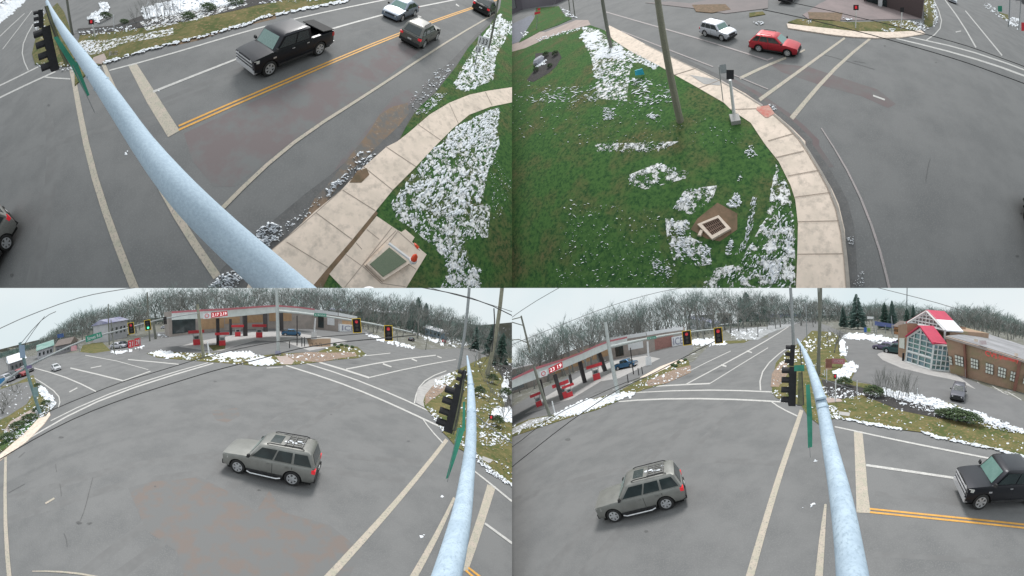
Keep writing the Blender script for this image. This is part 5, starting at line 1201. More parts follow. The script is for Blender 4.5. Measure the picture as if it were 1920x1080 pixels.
for x, y, z in ((829, 390, 3), (791, 466, 4), (795, 463, 2)): lm.add(x, y, z, 0, 1.2, .01, .03)
lm.out('snow', SNOW)
vehicle(q, (447, 346), (547, 369), 1, 'wagon', TAN, 'suv_car', 'grey older suv with a snowy roof rack crossing the junction, bottom left view', 'car', 'grey suv with snowy roof rack in three views', extras=('sunroof',), lit=True)
A_, B_ = G(BL, 447, 346)[:2], G(BL, 547, 369)[:2]; dv = (A_-B_)/np.linalg.norm(A_-B_)
vehicle(q, (117, 154), (106, 151), 1, 'car', ('white3', (.62, .63, .66)), 'sedan_car', 'small white car on the wide far road, bottom left view', 'car', pos=None, detail=False, scale=.95)
def signalarm(q, px, r, label, w0=None):
    th = thing('mast_arm', q, AT(q, px[0][0], px[0][1], r), label, 'signal mast'); line3(q, px, r, 2, POLEG, 'tube', th, 8); return th
# left signal mast
d0 = np.linalg.norm(G(q, 76, 236)-np.array([0, 0, H]))
mast = thing('signal_mast', q, G(q, 76, 236), 'grey signal mast with long arm at the left edge corner, bottom left view', 'signal mast')
post(q, (76, 236), (37, 102), 6.5, mat('pole_teal', (.20, .30, .30), .6, metal=.2, c2=(.15, .23, .24), scale=3), 'pole', None, None, parent=mast)
line3(q, [(-6, 190, 5), (12, 172, 4.8), (34, 156, 4.4), (52, 147, 4), (100, 123, 3.4), (160, 96, 3), (240, 75, 2.6), (300, 58, 2.2), (372, 47, 1.8)], [d0*.98]*5+[d0*1.05, d0*1.15, d0*1.2, d0*1.25], 3, POLEG, 'arm', mast, 8)
line3(q, [(40, 103), (58, 80), (80, 57), (92, 49), (105, 44)], d0*.97, 1.3, WIREG, 'luminaire_arm', mast); line3(q, [(47, 104), (60, 84), (76, 62), (84, 53)], d0*.97, 1.1, WIREG, 'luminaire_brace', mast)
plate(q, [(38, 132), (48, 130), (46, 106), (35, 108)], d0*.95, .5, mat('cabinet_blue', (.24, .32, .42), .6, c2=(.2, .27, .36), scale=3), 'control_box', mast)
plate(q, [(50, 152), (60, 150), (59, 144), (49, 146)], d0*.93, .4, mat('bracket_violet', (.16, .13, .25), .6, c2=(.12, .1, .2), scale=3), 'bracket', mast)
plate(q, [(64, 205), (73, 203), (70, 185), (61, 187)], d0*.95, .3, MATS['pole_teal'], 'pedestrian_box', mast)
sgn = thing('street_sign', q, AT(q, 176, 92, d0*1.02), 'green street name sign hanging on the long arm at the left, bottom left view', 'street sign')
c_ = [(161, 102), (192, 92), (190, 82), (160, 91)]; plate(q, c_, d0*1.02, .05, SGREEN, 'panel', sgn); lettering(q, quadfn(q, c_, d0*1.02, .08), 'Street Rd', .1, .9, .2, .8, SWHITE, 'lettering', sgn)
signal(q, (245, 67), (247, 84), d0*1.08, 7, 'traffic_signal', 'first signal head with orange border right of the green street name sign, bottom left view', lit=0, border=True)
signal(q, (276, 62), (278, 77), d0*1.1, 7, 'traffic_signal', 'signal head showing green, second along the far arm, bottom left view', lit=2)
signal(q, (309, 54), (310, 68), d0*1.15, 6, 'traffic_signal', 'dark signal head third along the far arm, left of the filling station canopy', border=False)
# wires
wire(q, [(-20, 86), (0, 76), (35, 58), (75, 44), (110, 30), (150, 17), (200, 7), (260, -2), (300, -6)], 30, 1.5, 'thin wire arcing across the sky in the top left, bottom left view', m=WIREG)
wire(q, [(-10, 327), (30, 302), (60, 286), (95, 266), (135, 246), (175, 229), (240, 205), (325, 178), (400, 155), (480, 135), (560, 113), (640, 101), (720, 94), (780, 88)], 20, 1.9, 'lower black cable crossing in front of the junction, bottom left view')
wire(q, [(60, 246), (95, 230), (130, 214), (175, 197), (225, 177), (300, 155), (382, 130), (450, 113), (520, 100), (600, 92), (700, 84)], 22, 1.5, 'upper black cable crossing behind the lower one, bottom left view')
wire(q, [(785, -2), (830, 6), (880, 17), (925, 32), (965, 54)], 24, 1.8, 'thick wire between the two poles at the top right, bottom left view'); wire(q, [(795, -4), (850, 12), (905, 26), (965, 46)], 25, 1.0, 'thin wire under the thick one at the top right, bottom left view')
# right poles
tag(post(q, (860, 152), (881, -20), 5.4, POLEG, 'utility_pole', None, None, wt=5), 'grey leaning pole, left one of the pair by the mast arm tip, bottom left view', 'utility pole', 'utility poles')
tag(post(q, (913, 165), (943, -20), 7.5, WOOD, 'utility_pole', None, None, wt=6.5), 'dark wooden pole, right one of the pair by the mast arm tip, bottom left view', 'utility pole', 'utility poles')
tag(line3(q, [(926, 38), (929, 60), (925, 90), (922, 120)], 19, 2.4, WIRE, 'cable_riser'), 'dark cable drop beside the dark wooden pole, bottom left view', 'cable')
tag(post(q, (889, 148), (895, 118), 1.4, POLEG, 'thin_post', None, None), 'short thin post on the far verge between the two poles', 'post')
# island poles
tag(post(q, (382, 130), (370, 30), 6.5, WOOD, 'utility_pole', None, None, wt=5), 'brown utility pole in front of the canopy price sign, bottom left view', 'utility pole', 'utility poles')
m2 = thing('signal_mast', q, G(q, 521, 124), 'pale signal mast on the corner island with a long arm, bottom left view', 'signal mast')
post(q, (522, 124), (518, -20), 7, mat('pole_pale', (.46, .49, .48), .55, metal=.3, c2=(.38, .41, .41), scale=4), 'pole', None, None, parent=m2, wt=5)
dm_ = np.linalg.norm(G(q, 521, 124)-np.array([0, 0, H]))
line3(q, [(520, 43, 5), (560, 46, 4.4), (605, 52, 3.8), (665, 61, 3.2), (730, 73, 2.6), (772, 83, 2.2)], [dm_, dm_, dm_, dm_*.98, dm_*.97, dm_*.96], 3, MATS['pole_pale'], 'arm', m2, 8)
plate(q, [(516, 125), (527, 125), (526, 118), (516, 118)], dm_*.97, .3, mat('base_violet', (.3, .3, .42), .6, c2=(.25, .25, .35), scale=3), 'foot', m2)
sgn = thing('street_sign', q, AT(q, 601, 50, dm_*.96), 'green street sign on the island mast arm left of the red signals, bottom left view', 'street sign')
c_ = [(589, 53), (612, 54), (612, 48), (589, 47)]; plate(q, c_, dm_*.96, .04, SGREEN, 'panel', sgn); lettering(q, quadfn(q, c_, dm_*.96, .06), 'E Bristol', .1, .9, .2, .8, SWHITE, 'lettering', sgn)
signal(q, (668, 60), (670, 81), dm_*.95, 10, 'traffic_signal', 'yellow bordered signal head showing red, left of the red pair, bottom left view', lit=0)
signal(q, (728, 73), (729, 96), dm_*.93, 9.5, 'traffic_signal', 'yellow bordered signal head showing red, right of the red pair, bottom left view', lit=0)
# ---- filling station
def pumpset(q, x, y, s, lab):
    b = G(q, x, y); th = thing('fuel_pump', q, b, lab, 'fuel pump', 'fuel pumps under the canopy'); t = TOP(q, (x, y), (x, y-s*2)); h = t[2]; w = h*.38
    d = b/np.linalg.norm(b); sx = np.array([-d[1], d[0], 0])
    def T(p): return b+sx*p[0]+d*p[1]+np.array([0, 0, p[2]])
    B(T).box(-w, w, -w*.5, w*.5, 0, h*.62).out('body', SRED, q, th); B(T).box(-w*.9, w*.9, -w*.45, w*.45, h*.62, h).out('head', CONCP, q, th)
    B(T).box(-w*.55, w*.55, -w*.53, -w*.47, h*.68, h*.92).out('display', GLASS, q, th); B(T).box(-w*2.2, w*2.2, -w*.3, w*.3, h*1.25, h*1.55).out('topper', SRED, q, th); B(T).box(-w*1.0, -w*.8, -w*.1, w*.1, h, h*1.3).out('stem', POLEG, q, th); B(T).box(w*.8, w*1.0, -w*.1, w*.1, h, h*1.3).out('stem', POLEG, q, th); return th
def canopy(q, edge, depth, label):
    """edge: (x, y_ground, y_bottom, y_top)"""
    base = G(q, edge[0][0], edge[0][1])
    th = thing('canopy', q, base, label, 'canopy'); lo = [TOP(q, (e[0], e[1]), (e[0], e[2])) for e in edge]; hi = [TOP(q, (e[0], e[1]), (e[0], e[3])) for e in edge]
    def push(p, f): return np.array([p[0]*f, p[1]*f, p[2]])
    bl, bh = [push(p, depth) for p in lo], [push(p, depth) for p in hi]
    b, st, tp = B(), B(), B()
    for k in range(len(edge)-1):
        b.face([lo[k], lo[k+1], hi[k+1], hi[k]]); b.face([lo[k], bl[k], bl[k+1], lo[k+1]]); b.face([bl[k], bh[k], bh[k+1], bl[k+1]])
        tp.face([hi[k], hi[k+1], bh[k+1], bh[k]])
        a = lambda v, kk: push(lo[kk]*(1-v)+hi[kk]*v, .985)
        st.face([a(.78, k), a(.78, k+1), a(1.0, k+1), a(1.0, k)])
    b.face([lo[0], hi[0], bh[0], bl[0]]); b.face([lo[-1], bl[-1], bh[-1], hi[-1]])
    b.out('fascia', mat('fascia_white', (.60, .64, .63), .5, c2=(.52, .56, .55), scale=1.5), q, th); tp.out('roof', mat('roof_gravel', (.25, .24, .25), .9, c2=(.35, .3, .3), scale=1), q, th)
    st.out('red_stripe', mat('stripe_red', (.45, .12, .14), .5, c2=(.36, .14, .16), scale=2), q, th); return th, lo, hi
edge = [(322, 122, 60, 44), (382, 118, 57, 40), (426, 114, 55, 38), (466, 106, 51, 35), (518, 101, 46, 32), (560, 102, 48, 35), (590, 106, 52, 39)]
cn, clo, chi = canopy(q, edge, 1.22, 'long white filling station canopy with a red stripe, centre, bottom left view')
for x, y0, y1, w in ((408, 107, 57, 8), (459, 90, 48, 10), (497, 82, 47, 9), (527, 80, 46, 8), (432, 88, 58, 6)):
    tag(post(q, (x+1, y0), (x, y1), w, mat('column_dark', (.045, .042, .044), .8, c2=(.065, .058, .06), scale=2), 'canopy_column', None, None, wt=w, n=4), 'dark square canopy column at the %s of the canopy, bottom left view' % {408: 'price sign', 459: 'left middle', 497: 'middle', 527: 'right end by the pale mast', 432: 'rear left'}[x], 'column', 'canopy columns')
ps = thing('price_sign', q, AT(q, 410, 45, 60), 'red and white fuel price sign on the left of the canopy fascia, bottom left view', 'price sign')
rs = np.linalg.norm(chi[2]-np.array([0, 0, H]))*.93
c_ = [(396, 56), (427, 52), (426, 43), (396, 46)]; plate(q, c_, rs, .1, SRED, 'panel', ps); lettering(q, quadfn(q, c_, rs, .15), '2.17 2.19', .06, .94, .2, .8, mat('lit_digits', (.9, .9, .9), .4, c2=(.8, .8, .8), scale=5, emit=(1, .95, .95), es=.6), 'price_digits', ps)
c_ = [(381, 58), (395, 57), (395, 46), (381, 48)]; plate(q, c_, rs, .1, SWHITE, 'logo_panel', ps); lettering(q, quadfn(q, c_, rs, .15), 'O', .2, .8, .1, .9, SRED, 'logo', ps)
for x, y, s_, l in ((369, 107, 9, 'leftmost red fuel pump by the brown pole, bottom left view'), (417, 108, 8, 'red fuel pump beside the price sign column, bottom left view'), (486, 93, 8, 'middle red fuel pump under the canopy, bottom left view'), (446, 91, 7, 'rear red fuel pump left of the middle one, bottom left view')): pumpset(q, x, y, s_, l)
for x, y, l in ((389, 122, 'pale air pump post beside the brown pole, bottom left view'),): tag(post(q, (x+3, 124), (389, 100), 3, SWHITE, 'air_pump_post', None, None), l, 'post')
st = thing('store_building', q, G(q, 600, 70), 'long low store with tan brick panels behind the canopy, bottom left view', 'building')
bk = Block(q, [(318, 92, 316, 44), (420, 80, 420, 44), (500, 76, 500, 42), (590, 77, 590, 40), (634, 82, 634, 46), (668, 82, 669, 53)], 14)
bk.build(mat('store_wall', (.36, .31, .28), .9, c2=(.28, .25, .23), scale=1.2), 'wall', st)
TANW = mat('store_tan', (.48, .31, .18), .9, c2=(.38, .24, .14), scale=1.5)
bk.panel(.55, 1.0, .15, .8, TANW, 'tan_panel', st, k=0); bk.panel(.02, .35, .35, .7, TANW, 'tan_panel', st, k=1); bk.panel(.5, .9, .35, .75, TANW, 'tan_panel', st, k=1); bk.panel(.05, .5, .4, .85, TANW, 'tan_panel', st, k=2)
bk.panel(.05, .45, .1, .7, GLASS, 'window', st, k=0); bk.panel(.55, .85, .3, .75, SWHITE, 'window', st, k=3, o=.08); bk.panel(.15, .40, .1, .75, GLASS, 'window', st, k=3, o=.08)
bk.panel(.2, .75, .05, .62, TANW, 'tan_panel', st, k=4)
bk.panel(-.0, 1.0, .82, 1.0, SWHITE, 'roof_edge', st, k=4, o=.25); bk.panel(0, 1.0, .82, 1.0, SWHITE, 'roof_edge', st, k=3, o=.25)
ic = thing('ice_machine', q, G(q, 652, 81), 'white ice box with letters against the right end of the store, bottom left view', 'ice machine'); bk.panel(.0, .9, .02, .42, SWHITE, 'cabinet', ic, k=4, o=1.0, t=.9)
lettering(q, lambda u, v: bk.fp(u, v, 1.1, 4), 'ICE', .1, .8, .08, .36, mat('ice_letters', (.25, .25, .35), .7, c2=(.2, .2, .3), scale=3), 'lettering', ic)
bl_pk = vehicle(q, (558, 91), (535, 90), -1, 'pickup', ('blue', (.05, .15, .28)), 'pickup_truck', 'dark blue pickup parked just right of the pale mast, bottom left view', 'pickup truck', 'blue pickup seen in two views', detail=False)
vehicle(q, (505, 66), (513, 65), 1, 'car', ('white4', (.6, .6, .62)), 'parked_car', 'white car by the store seen between canopy columns, bottom left view', 'car', detail=False, scale=1.2)
wh = thing('white_kiosk', q, G(q, 588, 98), 'narrow white sign pylon with boxes on the forecourt kerb, bottom left view', 'pylon sign')
post(q, (588, 96), (591, 56), 4, SWHITE, 'post', None, None, parent=wh, n=4); plate(q, [(583, 96), (594, 96), (594, 82), (584, 82)], np.linalg.norm(G(q, 588, 96)-np.array([0, 0, H]))*.99, .5, SWHITE, 'cabinet', wh)
tag(post(q, (557, 108), (557, 52), 2, BLACK, 'lamp_post', None, None), 'thin black post on the forecourt kerb left of the white pylon, bottom left view', 'post')
for x in (585, 593, 601): tag(line3(q, [(x-3, 110), (x-3, 101), (x+2, 101), (x+2, 110)], np.linalg.norm(G(q, x, 110)-np.array([0, 0, H])), 1, BLACK, 'bike_hoop'), 'low dark hoop on the soil strip, number %s from the black post' % {585: 'one', 593: 'two', 601: 'three'}[x], 'hoop', 'low hoops on the soil strip')
for x in (543, 566, 571): tag(post(q, (x, 113 if x == 543 else 110), (x, 100 if x == 543 else 92), 1.8, BLACK, 'bollard', None, None), 'dark bollard %s the black post on the forecourt kerb' % {543: 'left of', 566: 'just right of', 571: 'second right of'}[x], 'bollard', 'dark bollards')
for x, y in ((628, 108), (640, 108), (650, 110), (660, 112), (634, 112)):
    tag(B(lambda p: G(q, x, y, .06)+np.asarray(p)).loft([[(r*math.cos(t)*rnd.uniform(.8, 1.2), r*math.sin(t)*rnd.uniform(.8, 1.2), z) for t in np.linspace(0, 6.28, 9, endpoint=False)] for r, z in ((.4, 0), (.55, .25), (.35, .5), (.05, .6))]).out('low_shrub', mat('shrub_green', (.03, .06, .025), 1, c2=(.06, .09, .04), scale=8), q), 'small dark round shrub in the row on the island soil', 'shrub', 'round shrubs on the island')
# price boards by the side road, houses, far shops
th = thing('price_board', q, G(q, 250, 116), 'red double price board on posts behind the far snow verge, bottom left view', 'price board')
r_ = np.linalg.norm(G(q, 252, 117)-np.array([0, 0, H]))
for c_, tx in (([(240, 113), (251, 111), (251, 97), (240, 99)], '21'), ([(252, 110), (264, 108), (263, 93), (252, 95)], '29')): plate(q, c_, r_, .1, SRED, 'panel', th); lettering(q, quadfn(q, c_, r_, .2), tx, .2, .8, .2, .8, SWHITE, 'digits', th)
for x in (241, 262): post(q, (x, 118), (x, 94), 1.2, POLEG, 'leg', None, None, parent=th)
th = thing('pole_sign', q, G(q, 138, 122), 'red and white sign with curved stand on the far left corner, bottom left view', 'sign'); plate(q, [(133, 118), (144, 117), (144, 107), (133, 108)], 60, .2, mat('sign_pink', (.55, .25, .28), .6, c2=(.6, .5, .5), scale=1), 'panel', th); line3(q, [(143, 107), (148, 110), (150, 120)], 60, 1.2, WIREG, 'stand', th)
def house(q, cols, depth, wallm, roofm, label, name='house', rf=.35, cat='house'):
    th = thing(name, q, G(q, cols[0][0], cols[0][1]), label, cat); bk = Block(q, cols, depth); bk.build(wallm, 'wall', th)
    a, b_ = bk.t[0], bk.t[-1]; n = bk.n*depth; e = (b_-a)*.06; up = np.array([0, 0, np.linalg.norm(n)*rf])
    o_ = -bk.n*.6
    B().hexa([a-e+o_, b_+e+o_, b_+e+n-o_, a-e+n-o_], [a-e+o_+(0, 0, .15), b_+e+o_+(0, 0, .15), b_+e+n*.5+up, a-e+n*.5+up]).out('roof', roofm, q, th)
    B().hexa([a-e+n*.5, b_+e+n*.5, b_+e+n-o_, a-e+n-o_], [a-e+n*.5+up*.99, b_+e+n*.5+up*.99, b_+e+n-o_+(0, 0, .15), a-e+n-o_+(0, 0, .15)]).out('roof', roofm, q, th)
    for u in (.15, .4, .65, .85): bk.panel(u-.05, u+.05, .35, .7, GLASS, 'window', th, o=.1)
    return th
HW = mat('house_grey', (.26, .25, .26), .9, c2=(.2, .2, .21), scale=1); HB = mat('house_brown', (.17, .14, .13), .9, c2=(.13, .11, .10), scale=1); HWH = mat('house_white', (.5, .5, .52), .9, c2=(.42, .42, .45), scale=1)
BLUR = mat('roof_blue', (.22, .22, .36), .8, c2=(.5, .5, .6), scale=.5)
house(q, [(690, 66, 690, 40), (722, 72, 722, 48)], 10, HWH, SNOWP, 'snow roofed house nearest the store on the right, bottom left view')
house(q, [(680, 50, 680, 36), (720, 54, 720, 42)], 10, HW, SNOWP, 'snow roofed house behind the first one, bottom left view')
house(q, [(725, 66, 725, 44), (765, 72, 765, 50)], 10, HB, mat('roof_patchy', (.3, .28, .28), .9, c2=(.6, .6, .62), scale=.6), 'brown house with patchy roof under the big evergreen, bottom left view')
house(q, [(615, 48, 615, 40), (650, 50, 652, 44)], 8, HWH, BLUR, 'blue roofed gable behind the store roof, bottom left view')
house(q, [(795, 88, 795, 74), (828, 96, 828, 84)], 8, mat('house_blue', (.25, .35, .45), .9, c2=(.2, .28, .38), scale=1), SNOWP, 'small pale blue house with snow on its roof right of the evergreen, bottom left view')
for k, (c_, nm) in enumerate((([(20, 160, 18, 142), (50, 150, 48, 132)], 'leftmost'), ([(70, 134, 70, 118), (100, 126, 100, 108)], 'second'), ([(104, 126, 104, 110), (132, 120, 132, 104)], 'third'), ([(205, 100, 205, 66), (238, 92, 238, 60)], 'tall grey'))):
    house(q, c_, 10, (HW, HWH, HW, HWH)[k], (SNOWP, mat('roof_teal', (.12, .25, .22), .8, c2=(.3, .4, .38), scale=.6), HB, BLUR)[k], '%s far shop building of the row left of the canopy, bottom left view' % nm, 'shop', rf=.2, cat='building')
tag(post(q, (114, 104), (113, 84), 1.5, POLEG, 'sign_pole', None, None), 'far thin pole under the blue shop sign', 'post')
tag(plate(q, [(108, 94), (120, 92), (119, 85), (107, 87)], 80, .4, mat('sign_navy', (.03, .08, .22), .6, c2=(.05, .1, .26), scale=3), 'shop_sign'), 'dark blue shop sign above the far shop row, bottom left view', 'sign')
CARC = [('far_white', (.5, .5, .55)), ('far_dark', (.04, .045, .06)), ('far_red', (.35, .05, .06)), ('far_grey', (.2, .2, .22))]
for k, (x, y) in enumerate(((8, 178), (20, 172), (34, 168), (45, 160), (219, 114), (228, 112), (214, 94), (232, 90), (310, 76), (775, 100), (835, 103))):
    vehicle(q, (x+3, y), (x-3, y+.5), -1, 'car', CARC[k % 4], 'parked_car', ['white', 'dark', 'red', 'grey'][k % 4]+' far parked car, number %s from the left, bottom left view' % ['one', 'two', 'three', 'four', 'five', 'six', 'seven', 'eight', 'nine', 'ten', 'eleven'][k], 'car', 'far parked cars', detail=False, scale=1.25)
th = thing('blue_canopy', q, G(q, 4, 184), 'small blue canopy cut by the left edge, bottom left view', 'canopy'); plate(q, [(-10, 184), (9, 178), (9, 168), (-10, 172)], 42, 1.0, mat('canopy_blue', (.03, .16, .34), .6, c2=(.04, .2, .4), scale=3), 'panel', th)
for k, (bx, by, tx, ty) in enumerate(((12, 220, 6, 186), (28, 196, 24, 172), (5, 236, -4, 200))): plant(q, (bx, by), (tx, ty), 'shrub%d' % (k % 2), '%s bare shrub on the lot at the left edge, bottom left view' % ['tallest', 'smallest', 'leftmost'][k], 'bare shrubs at the left edge', 'bare_shrub', 'shrub', wide=2.2)
for k, (b_, t_, wd_, lb) in enumerate((((205, 107), (203, 30), 2.2, 'grey pole rising over the far shops left of the signals'), ((215, 122), (208, 60), 2.0, 'thin dark pole beside the far signals'), ((281, 100), (276, 8), 3, 'dark pole between the second and third far signal'), ((292, 96), (287, 58), 5, 'short dark pole behind the far arm'), ((700, 84), (700, 32), 1.6, 'thin light pole by the snow roofed houses'), ((745, 100), (745, 74), 1.3, 'thin sign post right of the last red signal'), ((798, 116), (802, 90), 1.4, 'thin post on the far verge near the small blue house'))):
    tag(post(q, b_, t_, wd_, WOODG, 'pole', None, None), lb+', bottom left view', 'pole')
armB = [(876, 128, 3), (879, 150, 6), (881, 165, 9), (883, 185, 13), (884, 215, 16), (884, 250, 19), (883, 300, 21.5), (877, 345, 27), (871, 395, 33), (864, 435, 40), (856, 470, 47), (838, 540, 56), (826, 580, 62)]
aT, aR = arm(q, armB, 'galvanised steel mast arm rising along the right side, bottom left view')
for i, f in ((2, .8), (4, .5), (5, .7), (6, .2)): band(q, armB, aR, i, f, aT, 1.08, 1.6)
signal(q, (872, 155), (861, 195), 9.0, 11, 'traffic_signal', 'upper black signal head left of the mast arm tip, bottom left view', back=True, border=False, side=-1)
signal(q, (862, 190), (840, 270), 6.8, 24, 'traffic_signal', 'large black signal head hanging left of the mast arm, bottom left view', back=True, border=False, sections=4, side=-1)
plate(q, [(868, 170), (872, 170), (856, 268), (848, 266)], 6.4, .02, MATS['backplate_olive'], 'signal_bracket', label='olive strip bracket between signal heads and arm, bottom left view', cat='bracket')
wire(q, [(872, 150), (868, 195), (858, 240), (850, 275)], 6.3, 2.0, 'black rigid rod beside the signal bracket, bottom left view', 'bracket rods')
gs = thing('street_sign', q, AT(q, 855, 320, 4.4), 'green street name blade hanging edge on along the mast arm, bottom left view', 'street sign')
plate(q, [(866, 270), (872, 268), (872, 212), (868, 214)], 4.6, .02, SGREEN, 'upper_blade', gs); plate(q, [(836, 358), (841, 356), (872, 262), (858, 262)], 4.3, .02, SGREEN, 'blade', gs)
line3(q, [(860, 264), (848, 310), (839, 364)], 4.25, 1.2, WIREG, 'blade_edge', gs)
ped_signal(q, (905, 262), (921, 240), 2.4, (917, 238, 925, 247), None, 'red hand pedestrian signal right of the mast arm, bottom left view')
tag(line3(q, [(893, 238), (905, 250), (930, 272), (962, 292)], 24, 2, WIREG, 'guard_rail'), 'pale rail running right from behind the mast arm, bottom left view', 'rail')
treeline(q, out_bl, 250, 965, 52, ['bare0', 'bare1', 'bare2', 'green0', 'green1', 'bare0'], 'bare winter tree in the hazy row behind the roofs, bottom left view', 'winter trees on the skyline, bottom left view', (170, 260), jitter=5)
treeline(q, out_bl, 5, 260, 22, ['green0', 'green1', 'bare1'], 'hazy tree of the slope left of the signals, bottom left view', 'trees on the left slope, bottom left view', (120, 200), low=2, jitter=8)
treeline(q, [(x, y+18) for x, y in out_bl], 60, 960, 30, ['bare0', 'green1', 'bare2'], 'lower tree in front of the skyline row, bottom left view', 'lower trees behind the roofs, bottom left view', (150, 175), jitter=12)
for k, (x, yt, yb) in enumerate(((785, 15, 84), (800, 26, 88), (775, 24, 82), (925, 66, 130), (945, 82, 150), (895, 70, 120))): plant(q, (x, yb), (x, yt), 'pine%d' % (k % 2), ['tallest dark evergreen of the clump', 'evergreen right of the tallest one', 'evergreen left of the tallest one', 'evergreen behind the dark wooden pole', 'evergreen at the right edge', 'small evergreen between the poles'][k]+', bottom left view', 'evergreens right, bottom left view', 'evergreen', 'tree', wide=1.2)
woods(q, out_bl, -10, 965, 270, TWIG_HAZE, 13000); woods(q, [(x, y+5) for x, y in out_bl], 60, 965, 225, TWIG, 7000); woods(q, [(x, y+16) for x, y in out_bl], -10, 965, 240, NEEDLE_HAZE, 4200)
for k in range(14):
    x = (918, 928, 938, 948, 957, 908, 922, 935, 951, 944, 915, 930, 956, 900)[k]; y = (150, 165, 158, 178, 190, 176, 196, 214, 226, 246, 214, 140, 150, 150)[k]
    plant(q, (x, y), (x+3, y-rnd.uniform(26, 50)), 'shrub%d' % (k % 2), 'bare shrub in the dark bed right of the mast arm tip, bottom left view', 'bare shrubs right of the mast arm', 'bare_shrub', 'shrub', wide=1.5)
for k, (x, y, h_, w_) in enumerate(((936, 262, 24, 1.3), (902, 205, 22, 1.2), (925, 180, 20, 1.4), (950, 208, 22, 1.3), (872, 178, 14, 1.6))): plant(q, (x, y), (x, y-h_), 'bush', '%s dark bush right of the mast arm tip, bottom left view' % ['lowest', 'nearest the arm', 'middle', 'rightmost', 'smallest'][k], 'dark bushes at the arm tip, bottom left view', 'bush', 'bush', wide=w_)
for k, (x, y, h_, w_) in enumerate(((70, 236, 14, 1.6), (52, 252, 16, 1.8), (30, 268, 18, 1.6), (84, 222, 12, 1.5), (10, 290, 18, 1.6), (69, 188, 10, 1.2))): plant(q, (x, y), (x, y-h_), 'bush', '%s green bush at the foot of the left signal mast, bottom left view' % ['first', 'second', 'third', 'rightmost', 'lowest', 'uppermost'][k], 'green bushes by the left mast', 'bush', 'bush', wide=w_)
# ================================================================ VIEW BR : junction, filling station left, pharmacy right
q = BR
def z3(*p): return [(720+a/5.4, 20+b/5.4) for a, b in p]
def z2(*p): return [(a/5.4, 60+b/5.4) for a, b in p]
area(q, .02, [(-40, 190), (0, 300)]+z2((0, 1050), (380, 960), (850, 720), (1080, 700), (1350, 600), (1600, 500), (1836, 420))+t4('a', (1480, 430), (1780, 395), (1920, 370))+t4('b', (0, 340), (180, 250), (330, 235), (560, 330), (830, 400), (1000, 440), (1010, 700), (1400, 900), (2100, 1100), (2100, 420))+[(1006, 100), (900, 64), (700, 50), (480, 56), (240, 98), (60, 152)], FARG, 'far_ground', skirt=False)
area(q, .03, z2((0, 1080), (380, 960), (520, 930), (850, 730), (1090, 690), (1250, 600), (1520, 520), (1720, 410), (1836, 300), (1836, 240), (1600, 270), (1200, 340), (700, 500), (300, 700), (0, 880)), LOT, 'forecourt')
area(q, .06, z2((130, 950), (250, 870), (300, 800), (700, 560), (1000, 420), (1350, 360), (1500, 390), (1330, 470), (1080, 590), (900, 620), (600, 800), (450, 840), (300, 900)), CONCP, 'forecourt_slab')
isl = z2((-100, 1130), (30, 1060), (180, 1000), (400, 960), (600, 900), (850, 790), (1040, 740), (1230, 640), (1380, 560), (1560, 480), (1700, 400), (1790, 410), (1810, 520), (1560, 640), (1380, 690), (1230, 740), (1050, 830), (850, 910), (600, 980), (300, 1080), (0, 1180))
area(q, .06, isl, LAWNB, 'grass_corner')
area(q, .07, z2((1360, 620), (1500, 560), (1700, 480), (1810, 460), (1810, 530), (1560, 640), (1380, 670)), LEAVES, 'leaf_litter')
area(q, .075, z2((1500, 470), (1700, 395), (1740, 410), (1560, 490), (1400, 560), (1280, 590)), CONC, 'sidewalk')
area(q, .08, z2((430, 960), (550, 900), (760, 810), (850, 820), (1040, 750), (1180, 740), (1240, 750), (1050, 800), (850, 880), (700, 930), (540, 960)), SNOWP, 'snow_bank')
area(q, .08, z2((-20, 1110), (180, 1010), (390, 970), (380, 1000), (200, 1060), (0, 1150)), mat('dirty_snow', (.42, .42, .42), 1, c2=(.25, .25, .24), scale=3, place=True), 'snow_bank')
area(q, .06, t4('a', (1420, 415), (1500, 400), (1780, 390), (1740, 410), (1500, 425)), LAWNB, 'grass_corner')
area(q, .07, t4('a', (1350, 390), (1540, 385), (1600, 415), (1560, 420), (1350, 415)), SNOWP, 'snow_bank')
area(q, .06, t4('a', (1640, 300), (1920, 290), (1920, 345), (1840, 390), (1700, 380), (1600, 320))+[], mat('snowy_lot', (.42, .43, .45), 1, c2=(.16, .17, .17), scale=.35, place=True), 'far_snow_lot')
area(q, .06, t4('b', (0, 235), (160, 225), (300, 235), (150, 290), (0, 340)), MATS['snowy_lot'], 'far_snow_lot')
# middle corner verge
mc = t4('b', (330, 320), (250, 400), (130, 480), (60, 560), (30, 700), (30, 780), (60, 820), (130, 850), (250, 880), (300, 960), (380, 1020), (500, 975), (620, 992), (800, 1030), (1000, 1062))+t4('d', (1150, 0), (1250, 38), (1500, 88), (1700, 130), (1920, 190), (2100, 240))+t4('d', (2100, 60))+t4('b', (1920, 1060), (1600, 960), (1400, 870), (1100, 800), (850, 750), (760, 720), (680, 710), (620, 690), (660, 610), (600, 560), (560, 500), (560, 380), (480, 330))
area(q, .05, mc, LAWNB, 'grass_verge')
area(q, .06, t4('b', (90, 560), (140, 540), (150, 640), (80, 740), (20, 740), (30, 640)), LEAVES, 'leaf_litter')
area(q, .06, t4('b', (430, 530), (480, 530), (480, 610), (430, 620)), DIRT, 'bare_soil')
area(q, .06, t4('b', (400, 690), (520, 700), (640, 730), (840, 780), (1100, 830), (1400, 900), (1560, 960), (1500, 1010), (1200, 960), (1000, 920), (700, 800), (520, 840), (440, 800)), MULCH, 'planting_bed')
